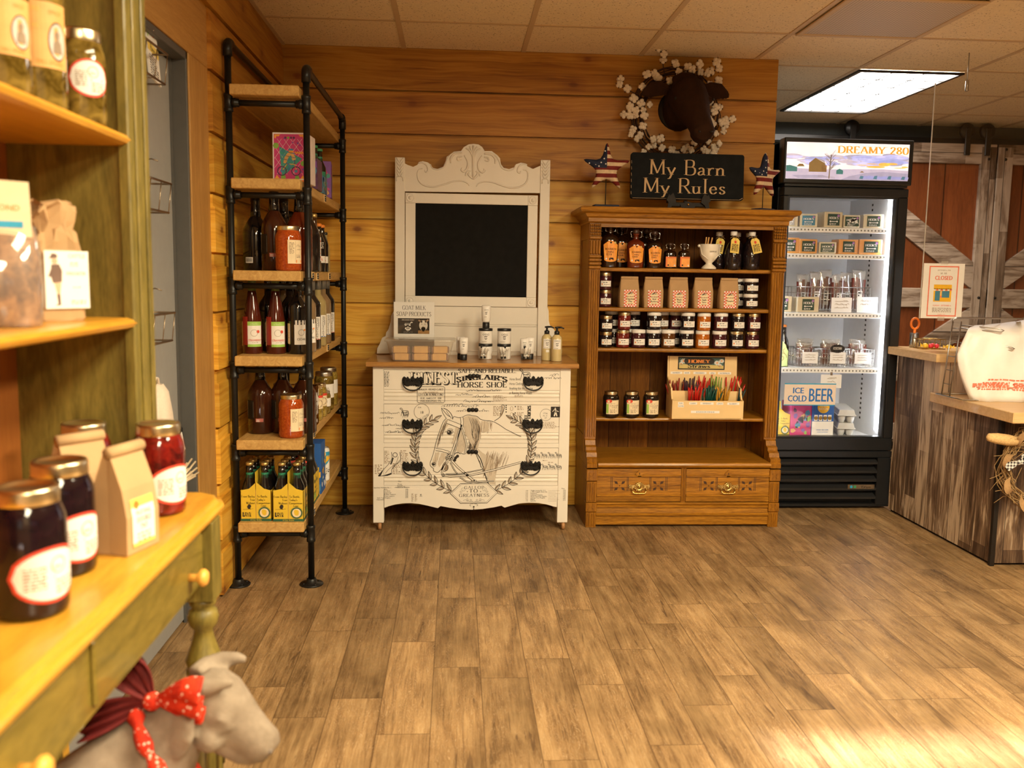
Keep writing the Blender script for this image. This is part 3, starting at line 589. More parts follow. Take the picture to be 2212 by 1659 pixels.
for z in RZ:
    for y in (RY0, RY1):
        b = MB(); b.cyl((RX0, y, z-.058), (RX1, y, z-.058), .0115, 12)
        for x, s in ((RX0, 1), (RX1, -1)): b.lathe([(.0175, 0), (.0175, .012), (.0155, .014), (.0155, .024), (.012, .026)], n=12, M=Matrix.Translation((x+s*.014, y, z-.058)) @ Matrix.Rotation(s*PI/2, 4, 'Y'))
        part('crossbar', b, M['pipe_black'], rack, (ox, oy, 0))
    b = MB(); b.box(-.832, 3.462, z-.038, -.580, 4.690, z, b=.003); part('board', b, M['rack_board'], rack, (ox, oy, 0))
# price tags clipped to the board edges (chalk tags in pale wooden frames)
def price_tag(label, loc, flat=False, group='price tags on the pipe rack'):
    b = MB(); a = Art(); a.rect(-.022, -.012, .022, .012, 1); a.lay = 2
    for i in range(2): a.script(-.016, .002-i*.009, .03, .005, 2, 5+i, .0012)
    b.box(-.027, 0, -.017, .027, .004, .017, 0, b=.001); b.art(a, front())
    o = single('price_tag', b, [M['pine'], M['chalkboard'], M['paper']], label, 'price tag', loc, PI/2, group)
    if flat: o.rotation_euler = (-PI/2+.12, 0, PI/2)
    return o
for i, (y, k, lb) in enumerate(((3.62, 1, 'chalk price tag on the rack board under the pink box, nearer one'), (4.10, 1, 'chalk price tag on the rack board under the pink box, farther one'),
        (3.60, 2, 'chalk price tag nearest the front post under the tall dark bottles'), (3.73, 2, 'second chalk price tag from the front post under the tall dark bottles'), (3.86, 2, 'third chalk price tag from the front post under the tall dark bottles'), (4.22, 2, 'chalk price tag farthest from the front post under the tall dark bottles'),
        (3.58, 3, 'chalk price tag beside the front post under the wine bottles'), (4.15, 3, 'chalk price tag by the rear post under the wine bottles'), (3.72, 4, 'chalk price tag on the board edge below the pickle jars'), (3.70, 5, 'chalk price tag on the board edge below the yellow bottle carriers'))):
    price_tag(lb, (-.5755, y, RZ[k]-.019))
price_tag('chalk price tag lying flat on the bottom rack board, nearer to the yellow carriers', (-.604, 3.93, RZ[5]+.004), True)
price_tag('chalk price tag lying flat on the bottom rack board before the white cans', (-.604, 4.12, RZ[5]+.004), True)

# ------------------------------------------------------------------ bottle and jar builders
def turned(prof, mat, n=24, **k): b = MB(); b.lathe(prof, n=n, **k); return b, mat
def round_part(name, prof, mat, parent, n=22, z=0, label=None): b = MB(); b.lathe(prof, (0, 0, z), n); return part(name, b, mat, parent, label=label)
def wrap_label(parent, r, w, z0, h, mats, draw=None, a0=0, name='label', oval=False, lab=None):
    # paper curved round the glass; draw(art, w, h) adds the print
    b = MB(); a = Art(); n = max(6, int(w/r*7)); a.lay = 1
    if oval: 
        N = 16
        for i in range(N):
            x0, x1 = -w/2+w*i/N, -w/2+w*(i+1)/N; f = lambda x: max(0, 1-(2*x/w)**2)**.5*h/2
            a.poly([(x0, h/2-f(x0)), (x1, h/2-f(x1)), (x1, h/2+f(x1)), (x0, h/2+f(x0))], 0)
    else: a.rect(-w/2, 0, w/2, h, 0, n)
    a.lay = 2
    if draw: draw(a, w, h)
    b.art(a, around(r, a0, z0)); me = b.mesh(name, mlist(mats)); return put(name, me, parent, label=lab)
def bottle(name, label, cat, loc, prof, mat, capprof, capmat, rz=0, group=None, capname='cap'):
    t = thing(name, label, cat, loc, rz, group); round_part('glass_body', prof, mat, t); round_part(capname, capprof, capmat, t); return t
def jar_prof(r, h, neck=.82, sh=.16): return [(r*.86, 0), (r*.97, .004), (r, .012), (r, h*(1-sh)), (r*.97, h*(1-sh*.72)), (r*(neck+.06), h*(1-sh*.28)), (r*neck, h*.985), (r*neck, h)]
def lid_prof(r, h, z): return [(r*.985, z), (r, z+.001), (r*.99, z+h*.3), (r, z+h*.45), (r*.985, z+h*.6), (r, z+h*.8), (r*.95, z+h), (r*.80, z+h*.98), (r*.78, z+h*.90), (.001, z+h*.92)]
def jar(name, label, loc, r, h, fill, lidmat, rz=0, group=None, neck=.82, sh=.16, lidh=None, cat='jar'):
    t = thing(name, label, cat, loc, rz, group); lidh = lidh or h*.11
    round_part('glass_body', jar_prof(r, h-lidh*.75, neck, sh), fill, t); round_part('lid', lid_prof(r*neck*1.06, lidh, h-lidh), lidmat, t); return t

# --- second board down: pink beer box, dark box, green-capped carrier
Z = RZ[1]
b = MB(); t = thing('beer_box', 'pink printed cardboard beer box at the near end of the rack', 'box', (-.640, 3.60, Z), -.06)
W, H, D = .133, .188, .15
b.box(-W/2, 0, 0, W/2, D, H, b=.0015); part('carton', b, [P_('box_edge', (.72, .62, .60), .55)], t)
a = Art(); a.rect(-W/2+.003, .011, W/2-.003, H-.003, 0); a.lay = 2
a.rect(-W/2+.006, .014, W/2-.006, H-.006, 1); a.lay = 3
for s in (-1, 1): [a.line([(s*q[0], q[1]), (s*q[2], q[3])], .0008, 0) for q in ((-.058, .125, -.03, .164), (-.058, .09, -.004, .164), (-.058, .055, .022, .164), (-.05, .03, .048, .164), (-.02, .03, .058, .135), (.01, .03, .058, .095))]
for i, x in enumerate((-.016, -.005, .006, .017)): a.disc(x, .168, .0045, 3 if i == 1 else 4)
for sx in (-1, 1):
    a.poly([(sx*.058, .18), (sx*.035, .18), (sx*.042, .172), (sx*.05, .174), (sx*.053, .164), (sx*.058, .168)], 5)
    a.poly([(sx*.058, .014), (sx*.04, .014), (sx*.05, .028)], 5)
a.poly([(-.04, .135), (.048, .09), (-.03, .018)], 2); a.lay = 4
for y in (.12, .105, .09): a.line([(-.036, y), (.02, y-.012)], .003, 6)
for x, y, r in ((-.052, .138, .012), (.052, .072, .011), (-.025, .02, .01), (.028, .018, .009)): a.poly([(x+r*math.cos(k*PI/3), y+r*math.sin(k*PI/3)) for k in range(6)], 3)
for x, y, r in ((.032, .148, .004), (.04, .14, .003), (.012, .15, .003), (-.02, .165, .003), (.05, .05, .004), (.045, .04, .003)): a.disc(x, y, r, 7)
for cx in (-.03, .024): a.ring(cx, .043, .0185, .004, 4); a.disc(cx, .043, .006, 6)       # a cyclist in a helmet
a.line([(-.03, .043), (-.01, .07), (.02, .068), (.024, .043)], .003, 5); a.line([(.02, .068), (.018, .085)], .003, 4)
a.line([(-.018, .072), (-.012, .095), (.006, .11), (.018, .085)], .013, 8, True); a.line([(-.014, .075), (.0, .062), (-.006, .045)], .008, 6, True)
a.disc(.006, .118, .009, 5); a.lay = 5; a.rect(-.003, .12, .014, .127, 6)
for i in range(8): a.disc(.022+i*.0045, .114-(i % 2)*.004, .0032, 5)
a.lay = 2; a.rect(-W/2, 0, W/2, .009, 9); a.lay = 3; a.text('NEW ENGLAND-STYLE INDIA PALE ALE', 0, .003, .0036, 0, sx=.95)
b = MB(); b.art(a, front(0, -.0002))
put('printed_front', b.mesh('printed_front', [M['card_white'], M['pink_art'], M['teal_art'], M['green_art'], M['dark_art'], M['cheese_orange'], M['sky_art'], M['violet_art'], M['fur'], M['scissor_orange']]), t)
def art_box(name, label, loc, W, D, H, base, arts, rz=0, seed=3, words=None, cat='box', side=False):
    t = thing(name, label, cat, loc, rz); b = MB(); b.box(-W/2, 0, 0, W/2, D, H, b=.001); part('carton', b, M[base], t)
    for face in ((0, 1) if side else (0,)):
        r = random.Random(seed+face); a = Art(); w = (D if face else W); a.rect(-w/2+.002, .002, w/2-.002, H-.002, 0); a.lay = 2
        for i in range(16):
            x, y = r.uniform(-w*.42, w*.42), r.uniform(H*.1, H*.85); s = r.uniform(.006, .022)
            a.poly([(x+max(-w/2+.003-x, min(w/2-.003-x, s*r.uniform(.5, 1.2)*math.cos(k*PI/3))), y+min(H-.004-y, s*r.uniform(.5, 1.2)*math.sin(k*PI/3))) for k in range(6)], 1+i % (len(arts)-1)); a.lay = 2+i % 3
        a.lay = 6
        if words: a.text(words, 0, H*.78, H*.10, len(arts)-1, sx=.9)
        b = MB(); b.art(a, front(0, -.0002) if not face else (lambda x, y, k: (W/2+.0002+k*.0003, D/2+x, y)))
        put('printed_panel', b.mesh('printed_panel', [M[q] for q in arts]), t)
    return t
art_box('beer_box', 'dark purple printed beer box behind the pink box', (-.608, 3.86, Z), .07, .13, .125, 'dark_art', ['dark_art', 'violet_art', 'fur', 'sky_art'], 0, 5)
art_box('bottle_carrier', 'blue printed bottle carrier behind the front rack post', (-.602, 4.03, Z), .05, .13, .075, 'sky_art', ['sky_art', 'teal_art', 'can_yellow', 'blue_box'], 0, 8, side=True)
BEER = [(.0295, 0), (.0305, .004), (.0305, .115), (.028, .135), (.016, .165), (.0135, .19), (.0135, .212)]
def beer_bottle(label, loc, capmat='cap_gold', labmat='label_green_beer', group=None, h=1.0, glass='bottle_black'):
    t = bottle('beer_bottle', label, 'bottle', loc, [(r, z*h) for r, z in BEER], M[glass], [(.0135, .213*h), (.0155, .215*h), (.0150, .224*h), (.010, .2265*h), (.001, .227*h)], M[capmat], 0, group)
    def d(a, w, hh): a.disc(0, hh*.5, hh*.32, 1); a.micro(-w*.4, hh*.15, w*.8, 1, hh*.14, 1, 4)
    wrap_label(t, .0306, .07, .055*h, .05, [M[labmat], M['paper_cream']], d)
    b = MB(); b.lathe([(.0166, .158*h), (.0149, .176*h), (.0143, .186*h)], n=18, cap=False); put('neck_label', b.mesh('neck_label', [M[labmat]]), t)
    return t
beer_bottle('brown bottle with green cap on the board behind the pink box, nearer one', (-.615, 4.05, Z), 'cap_green', h=.9)
beer_bottle('brown bottle with green cap on the board behind the pink box, farther one', (-.605, 4.125, Z), 'cap_green', h=.88)
art_box('beer_box', 'blue and violet printed beer box standing by the rear post', (-.612, 4.28, Z), .075, .13, .165, 'violet_art', ['violet_art', 'sky_art', 'fur', 'teal_art', 'pink_art'], .1, 11, side=True)

# --- third board: tall dark bottles, sauce jar
Z = RZ[2]
CIDER = [(.046, 0), (.050, .005), (.050, .150), (.047, .168), (.034, .192), (.021, .212), (.0175, .232), (.0165, .285)]
def cider(label, loc, fill, h=1.0, rz=0, lab=0, capm='bottle_black'):
    t = thing('cider_bottle', label, 'bottle', loc, rz, 'tall cider bottles on the pipe rack')
    round_part('glass_body', [(r, z*h) for r, z in CIDER], M[fill], t); round_part('sleeve', [(.0215, .214*h), (.0185, .236*h), (.0175, .27*h), (.0185, .272*h), (.0185, .296*h), (.014, .2985*h), (.001, .2985*h)], M[capm], t)
    def d(a, w, hh):
        a.rect(-w*.46, hh*.1, w*.46, hh*.92, 1); a.lay = 3; a.rect(-w*.4, hh*.84, w*.4, hh*.88, 0); a.micro(-w*.4, hh*.75, w*.8, 10, hh*.068, 0, 3, 'j')
    if lab: wrap_label(t, .0501, .040, .060*h, .075, [M['bead_dark'], P_('label_gray', (.36, .33, .29), .6)], d, -.75); wrap_label(t, .0501, .03, .05*h, .014, [P_('label_pinkish', (.42, .12, .10), .6), M['paper']], lambda a, w, hh: a.micro(-w*.4, hh*.5, w*.8, 2, hh*.4, 1, 8), .1)
    elif lab == 0: wrap_label(t, .0501, .032, .030*h, .022, [M['paper'], M['ink']], lambda a, w, hh: [a.rect(-w*.42+i*w*.06, hh*.2, -w*.42+i*w*.06+w*.03, hh*.85, 1) for i in range(14)], -.35)
    return t
cider('black bottle with a small barcode label at the wall side of the rack', (-.787, 3.66, Z), 'bottle_black', .98)
cider('tall dark bottle with a grey nutrition label behind the sauce jar', (-.700, 3.585, Z), 'cider_dark', 1.07, 0, 1)
cider('black necked bottle between the grey labelled bottle and the red bottle', (-.702, 3.80, Z), 'bottle_black', 1.0, 0, None)
cider('tall red cider bottle with black neck to the side of the sauce jar', (-.607, 3.60, Z), 'cider', 1.06, -.3, 1)
cider('black necked bottle half hidden behind the front post, by the red bottle', (-.612, 3.84, Z), 'bottle_black', 1.0, 0, None)
t = bottle('bottle', 'small clear necked bottle in the back row beyond the red bottle', 'bottle', (-.69, 4.10, Z), [(r*.9, z*.92) for r, z in CIDER], M['bottle_clearish'], [(.017, .255), (.019, .257), (.019, .275), (.001, .276)], M['bottle_black'])
def sauce_jar(label, loc, group='jars of red sauce on the pipe rack'):
    t = jar('sauce_jar', label, loc, .049, .169, M['salsa'], M['gold_lid'], 0, group, .80, .19, .017)
    def d(a, w, h):
        a.lay = 3; a.micro(-w*.40, h*.86, w*.34, 9, h*.055, 1, 5); a.rect(-w*.02, h*.05, -w*.01, h*.95, 1); a.script(w*.06, h*.72, w*.36, h*.10, 1, 4); a.script(w*.06, h*.58, w*.36, h*.08, 1, 9)
        a.micro(w*.05, h*.35, w*.4, 3, h*.05, 1, 7); a.rect(w*.02, h*.04, w*.44, h*.16, 2)
    wrap_label(t, .0492, .062, .028, .088, [M['paper_cream'], M['ink_soft'], M['orange_ink']], d, .75); return t
sauce_jar('jar of red sauce with gold lid among the tall dark bottles', (-.633, 3.508, Z))
def rack_bottle(label, loc, glass, cap, h, labels, r=.03, capm=None):
    t = bottle('bottle', label, 'bottle', loc, [(r*.94, 0), (r, .004), (r, h*.58), (r*.88, h*.66), (r*.5, h*.78), (r*.42, h*.86), (r*.42, h*.94)], M[glass], [(r*.44, h*.93), (r*.5, h*.94), (r*.5, h*.985), (r*.35, h), (.001, h)], M[cap])
    for (a0, w, z0, hh, m, m2, tx) in labels:
        def d(a, w_, h_): 
            if tx: a.text(tx, 0, h_*.25, h_*.5, 1, sx=.75)
            else: a.micro(-w_*.42, h_*.8, w_*.84, 5, h_*.17, 1, 6, 'j'); 
        wrap_label(t, r*1.004, w, z0, hh, [M[m], M[m2]], d, a0)
    return t
rack_bottle('clear bottle with white and red label just past the front post', (-.602, 3.93, Z), 'bottle_amber', 'cap_gold', .245, [(.5, .06, .045, .10, 'paper', 'red_ink', None)])
rack_bottle('dark bottle with orange cap and red lettered label, nearer one of two', (-.612, 4.13, Z), 'bottle_black', 'cap_orange', .215, [(.3, .045, .10, .035, 'bottle_black', 'paper', None), (.3, .06, .04, .03, 'paper', 'red_ink', 'BRA')])
rack_bottle('dark bottle with orange cap and red lettered label, farther one of two', (-.608, 4.20, Z), 'bottle_black', 'cap_orange', .213, [(.3, .06, .04, .03, 'paper', 'red_ink', 'BRA')])
rack_bottle('slim bottle of yellow green oil by the rear post on the sauce jar board', (-.610, 4.33, Z), 'bottle_pale', 'black_plastic', .185, [], .021)

# --- fourth board: wine
Z = RZ[3]
def wine(label, loc, kind, group):
    slope = kind == 'berry'
    prof = [(.036, 0), (.0385, .004), (.0385, .10), (.036, .13), (.027, .18), (.018, .225), (.0145, .25), (.0145, .292)] if slope else [(.035, 0), (.0375, .004), (.0375, .178), (.035, .195), (.022, .214), (.0145, .226), (.0142, .292)]
    glass = {'berry': 'wine_pink', 'dark': 'bottle_black', 'white': 'bottle_pale', 'rose': 'bottle_clearish'}[kind.split('_')[0]]
    foil = 'foil_green' if slope else ('foil_gray' if 'gray' in kind else 'bottle_black')
    t = thing('wine_bottle', label, 'wine bottle', loc, 0, group); round_part('glass_body', prof, M[glass], t)
    round_part('foil', [(.0152, .245), (.0156, .294), (.0145, .297), (.001, .297)], M[foil], t)
    if slope:
        def d(a, w, h):
            a.rect(-w/2, h*.84, w/2, h, 1, 6); a.rect(-w/2, 0, w/2, h*.10, 1, 6); a.lay = 3; a.script(-w*.34, h*.88, w*.6, h*.05, 0, 3); a.ring(-w*.05, h*.55, w*.24, w*.02, 2)
            a.disc(w*.22, h*.6, w*.11, 3); a.text('STRAWBERRY', 0, h*.22, h*.085, 3, sx=.7); a.micro(-w*.2, h*.16, w*.4, 1, h*.04, 2, 4, 'j')
        wrap_label(t, .0387, .056, .028, .098, [M['paper'], M['label_lime'], M['ink_soft'], M['red_ink']], d, .45)
        wrap_label(t, .0387, .026, .03, .095, [M['paper_cream'], M['ink_soft']], lambda a, w, h: a.micro(-w*.4, h*.9, w*.8, 14, h*.06, 1, 9), -1.35)
        wrap_label(t, .0386, .028, .035, .11, [P_('label_back_red', (.30, .022, .014), .5)], None, -.62)
    elif 'gray' in kind:
        def d(a, w, h):
            a.rect(-w/2, 0, w/2, h*.03, 2, 4); a.T = lambda x, y: (y, x); a.text('WOLLERSHEIM', h*.5, -w*.30, w*.16, 1, sx=1.0, rot=0) if False else None
            a.T = None; a.text('WOLLERSHEIM', w*.02, h*.5, w*.20, 1, 'c', .95, -PI/2); a.micro(w*.2, h*.9, w*.2, 8, h*.05, 1, 3)
        wrap_label(t, .0377, .05, .04, .095, [M['paper'], M['ink'], M['red_ink'] if kind.startswith('dark') else M['beer_blue']], d, .62)
    else:
        def d(a, w, h):
            a.rect(-w/2, h*.82, w/2, h, 1, 4); a.lay = 3; a.script(-w*.3, h*.86, w*.55, h*.07, 0, 5); a.ring(0, h*.5, w*.22, w*.02, 1); a.text('CEDAR', 0, h*.18, h*.09, 1, sx=.9); a.disc(w*.25, h*.6, w*.07, 2)
        wrap_label(t, .0377, .054, .038, .095, [M['paper'], M['ink'], M['orange_ink']], d, .55)
        wrap_label(t, .0377, .03, .04, .08, [M['paper_cream'], M['ink_soft']], lambda a, w, h: a.micro(-w*.4, h*.85, w*.8, 10, h*.08, 1, 9), -1.1)
    return t
g = 'wine bottles on the pipe rack'
wine('sloping pink strawberry wine bottle with green foil nearest the wall', (-.793, 3.60, Z), 'berry', g); wine('sloping pink strawberry wine bottle in the front middle of the rack', (-.702, 3.60, Z), 'berry', g)
wine('black wine bottle between the two pink strawberry bottles', (-.757, 3.73, Z), 'dark', g); wine('pale rose wine bottle behind the black bottle between the pink ones', (-.712, 3.79, Z), 'rose', g)
wine('black wine bottle just behind the front middle pink strawberry bottle', (-.663, 3.70, Z), 'dark', g); wine('pale wine bottle with barn picture label beyond the middle pink bottle', (-.655, 3.82, Z), 'rose', g)
wine('black wine bottle with white and black label by the front post', (-.618, 3.60, Z), 'dark', g); wine('pale wine bottle hidden by the front post beside the black bottle', (-.598, 3.70, Z), 'rose', g)
wine('black wine bottle with grey foil and upright lettering, first of four by the board edge', (-.603, 3.86, Z), 'dark_gray', g); wine('pale wine bottle with grey foil and upright lettering, second of four by the board edge', (-.603, 4.03, Z), 'white_gray', g)
wine('clear wine bottle with grey foil, third of four by the board edge', (-.603, 4.18, Z), 'rose_gray', g); wine('dark wine bottle with grey foil, last of four by the rear post', (-.606, 4.33, Z), 'dark_gray', g)
wine('black wine bottle with grey foil in the back row behind the black labelled bottle', (-.675, 3.97, Z), 'dark_gray', g)

# --- fifth board
Z = RZ[4]
cider('brown cider bottle with grey nutrition label nearest the wall on the lower rack board', (-.775, 3.64, Z), 'cider_dark', 1.0, 0, 1); cider('brown cider bottle in the middle behind the lower sauce jar', (-.690, 3.655, Z), 'cider_dark', 1.0, 0, 1); cider('brown cider bottle by the front post behind the lower sauce jar', (-.606, 3.655, Z), 'cider_dark', 1.0, 0, 1)
sauce_jar('jar of red sauce with gold lid before three brown cider bottles', (-.637, 3.545, Z))
jar('jar', 'silver lidded jar in shadow between the first two brown cider bottles', (-.745, 3.93, Z), .042, .165, M['jam_dark'], M['silver_lid']); jar('jar', 'silver lidded jar in shadow between the last two brown cider bottles', (-.655, 3.93, Z), .042, .165, M['jam_dark'], M['silver_lid'])
art_box('box', 'tall brown carton with white oval label beside the front post', (-.597, 3.80, Z), .034, .07, .168, 'cider_dark', ['cider_dark', 'paper', 'cider_dark', 'paper'], 0, 4, side=True)
def pickle_jar(label, loc, r, h, fill, lid, kind):
    t = jar('pickle_jar', label, loc, r, h, M[fill], M[lid], 0, 'pickle jars by the rear post of the rack', .84, .14)
    def d(a, w, hh):
        if kind: a.rect(-w/2, hh*.86, w/2, hh*1.06, 1, 6); a.lay = 3; a.disc(w*.05, hh*.42, hh*.3, 2); a.lay = 4; a.disc(w*.05, hh*.42, hh*.22, 0)
        a.micro(-w*.4, hh*.7, w*.5, 4, hh*.1, 2, 6)
    wrap_label(t, r*1.004, r*1.9, h*.33, h*.36, [M['paper_cream' if kind else 'paper'], M['red_ink'], M['ink_soft']], d, .6); return t
pickle_jar('slim jar of pickles with gold lid and yellow label, nearest of the pickle jars', (-.607, 3.97, Z), .031, .155, 'relish', 'gold_lid', 1); pickle_jar('slim pickle jar with yellow oval label, second of the pickle jars', (-.602, 4.07, Z), .029, .150, 'relish', 'gold_lid', 1)
pickle_jar('small squat pickle jar with white label before the big pickle jar', (-.598, 4.16, Z), .030, .105, 'pickle', 'silver_lid', 0); pickle_jar('big pickle jar with silver lid and white oval label by the rear post', (-.615, 4.28, Z), .046, .18, 'pickle', 'silver_lid', 0)
pickle_jar('pickle jar with silver lid farthest back beside the rear post', (-.615, 4.43, Z), .044, .185, 'relish', 'silver_lid', 0)

# --- bottom board
Z = RZ[5]
def six_pack(label, loc, nb=6):
    W, D, H = .118, .185, .125
    t = thing('bottle_carrier', label, 'bottle carrier', loc, 0, 'yellow cardboard bottle carriers')
    b = MB(); th = .002
    for s in (0, 1):
        y = D*s; pts = [(-W/2, 0), (W/2, 0), (W/2, H), (W*.30, H+.012), (W*.02, H+.038), (-.0, H+.038), (-W*.30, H+.012), (-W/2, H)] if s == 0 else [(-W/2, 0), (W/2, 0), (W/2, H), (-W/2, H)]
        if s == 0: pts = [(-W/2, 0), (W/2, 0), (W/2, H-.003), (W*.27, H+.004), (W*.02, H+.030), (-W*.22, H+.004), (-W/2, H-.003)]
        b.prism(pts, y, y+th, 'xz')
    for s in (-1, 1): b.box(s*W/2, 0, 0, s*(W/2-th), D, H-.004)
    b.box(-.001, 0, 0, .001, D, H+.07); b.box(-W/2, 0, 0, W/2, D, .002); part('carton', b, [M['carrier_yellow']], t)
    a = Art(); a.rect(-W/2, 0, W/2, .010, 1); a.rect(-.0006, .0, .0006, H, 3); a.lay = 2; a.text('6/12oz. Bottles', 0, .003, .0052, 0)
    for i, (l, r) in enumerate((('From Barley', 'To Bottle,'), ('True', "Today's"), ('Without', 'Competition'))): a.serif(l, -.003, H-.030-i*.013, .0085, 2, .14, 'r', 1., serif=False); a.serif(r, .004, H-.030-i*.013, .0085, 2, .14, 'l', 1., serif=False)
    a.serif('Lager', .030, H-.066, .0075, 2, .14, serif=False); a.disc(.032, .034, .0245, 1); a.lay = 3; a.disc(.032, .034, .0175, 4); a.ring(.032, .034, .0235, .001, 0)
    a.lay = 4; a.poly([(.022, .043), (.027, .048), (.036, .046), (.041, .041), (.040, .028), (.035, .023), (.026, .025), (.022, .034)], 0)
    a.lay = 2; a.poly([(-.034, .058), (-.028, .068), (-.020, .066), (-.018, .058), (-.022, .052), (-.019, .047), (-.025, .049), (-.030, .050)], 5); a.micro(-.052, .032, .034, 4, .0045, 5, 12, 'j', .6, .9); a.line([(-.05, .047), (-.01, .05)], .0008, 2)
    b = MB(); b.art(a, front(0, -.0003)); put('printed_front', b.mesh('printed_front', [M['carrier_yellow'], M['carrier_green'], M['bead_dark'], M['fur'], M['paper_cream'], M['ink']]), t)
    a = Art(); a.rect(-D/2, 0, D/2, .010, 1); a.lay = 2; a.serif('New Glarus', 0, .085, .020, 1, .15, sx=.85); a.serif('Brewing Co', 0, .060, .010, 2, .14, serif=False); a.micro(-D*.35, .045, D*.7, 2, .006, 2, 5); a.poly([(-.06, .02), (-.03, .055), (.0, .02)], 3)
    b = MB(); b.art(a, lambda x, y, k: (W/2+k*.0003, D/2+x, y)); put('printed_side', b.mesh('printed_side', [M['carrier_yellow'], M['carrier_green'], M['bead_dark'], M['label_lime']]), t)
    return t
sp = [((-.768, 3.49), 'yellow six bottle carrier nearest the cedar wall'), ((-.643, 3.485), 'yellow six bottle carrier beside the front post'), ((-.645, 3.72), 'yellow bottle carrier behind the one beside the front post')]
for (x, y), lb in sp:
    six_pack(lb, (x, y, Z))
    nm = 'at the wall' if x < -.7 else ('by the post' if y < 3.7 else 'behind')
    for i in range(3):
        for s in (-1, 1):
            beer_bottle('%s bottle in the %s, %s, of the yellow carrier %s' % ('green labelled' if y < 3.7 else 'red labelled', ('front row', 'middle row', 'back row')[i], 'wall side' if s < 0 else 'room side', nm), (x+s*.029, y+.033+i*.0605, Z+.0025), 'cap_gold', 'label_green_beer' if y < 3.7 else 'red_ink', 'beer bottles in the yellow carriers')
art_box('beer_box', 'dark blue and yellow printed box behind the yellow carriers', (-.615, 3.93, Z), .07, .12, .225, 'blue_box', ['blue_box', 'can_yellow', 'paper', 'sky_art'], 0, 9, side=True)
def tall_can(label, loc):
    t = thing('drink_can', label, 'can', loc, 0, 'slim white drink cans on the bottom rack board')
    round_part('can_body', [(.024, 0), (.0285, .006), (.029, .012), (.029, .148), (.024, .156), (.0245, .158)], M['can_white'], t)
    round_part('can_end', [(.0245, .157), (.0245, .159), (.022, .159), (.021, .157), (.001, .157)], M['silver_lid'], t)
    def d(a, w, h): a.poly([(-w*.5, h*.35), (w*.5, h*.6), (w*.5, h), (-w*.5, h)], 0); a.lay = 3; [a.poly([(-w*.1+i*w*.1, h*.55), (i*w*.1, h*.5), (i*w*.1, h*.9), (-w*.1+i*w*.1, h*.86)], 1) for i in range(4)]
    b = MB(); a = Art(); w = .12; h = .135
    for i in range(12): 
        x0, x1 = -w/2+w*i/12, -w/2+w*(i+1)/12; f = lambda x: .075+.03*math.sin(x*38); a.poly([(x0, f(x0)), (x1, f(x1)), (x1, .14), (x0, .14)], 0)
    a.lay = 2
    for i in range(7): x0 = -.03+i*.01; a.poly([(x0, .072+i*.006), (x0+.01, .078+i*.006), (x0+.01, .125), (x0, .122-i*.002)], 1)
    a.micro(-.02, .06, .05, 4, .008, 2, 3); b.art(a, around(.0291, .5)); put('can_print', b.mesh('can_print', [M['can_blue'], M['can_yellow'], M['ink']]), t); return t
tall_can('slim white and blue can on the bottom board, nearer one', (-.612, 4.10, Z)); tall_can('slim white and blue can on the bottom board, farther one', (-.610, 4.20, Z))
# ------------------------------------------------------------------ painted chest of drawers with a chalkboard mirror frame
CY = 4.285
dres = thing('dresser', 'white painted dresser with printed horse head, three drawers and tall chalkboard back', 'dresser', (.085, 4.5, 0))
dl = (-.085, -4.5, 0)
def KX(cx): return -.385+(780+cx/4.148-806)/453.7
def KZ(cx, cy): return .79+.0000213*(cx/4.148-26)-(760+cy/4.148-795)/443.7
def K(cx, cy): return (KX(cx), KZ(cx, cy))
WP = M['white_paint']
lx0, lx1, rx0, rx1 = -.387, -.336, .506, .557
for x0, x1 in ((lx0, lx1), (rx0, rx1)):
    for y0, y1 in ((CY, CY+.045), (4.685, 4.73)):
        b = MB(); b.box(x0, y0, .038, x1, y1, .796, b=.002); part('leg', b, WP, dres, dl)
        b = MB(); xc = (x0+x1)/2; yc = (y0+y1)/2
        b.lathe([(.002, -.008), (.016, -.008), (.019, -.003), (.019, .003), (.016, .008), (.002, .008)], n=14, M=Matrix.Translation((xc+.006, yc-.008, .0192)) @ Matrix.Rotation(PI/2, 4, 'Y')); b.cyl((xc, yc, .02), (xc, yc, .042), .006); b.box(xc-.012, yc-.012, .03, xc+.014, yc+.008, .036, b=.003)
        part('caster', b, P_('caster_wood', (.40, .20, .08), .5), dres, dl)
b = MB()
for x in (lx0+.006, rx1-.018): b.box(x, CY+.045, .13, x+.012, 4.685, .79)
b.box(lx0, 4.715, .13, rx1, 4.725, .79); b.box(lx1, CY+.02, .13, rx0, 4.715, .142)
for z1, z0 in ((.7945, .783), (.6355, .6195), (.4305, .4095), (.2225, .203)): b.box(lx1, CY+.001, z0, rx0, CY+.03, z1, b=.001)
part('body', b, WP, dres, dl)
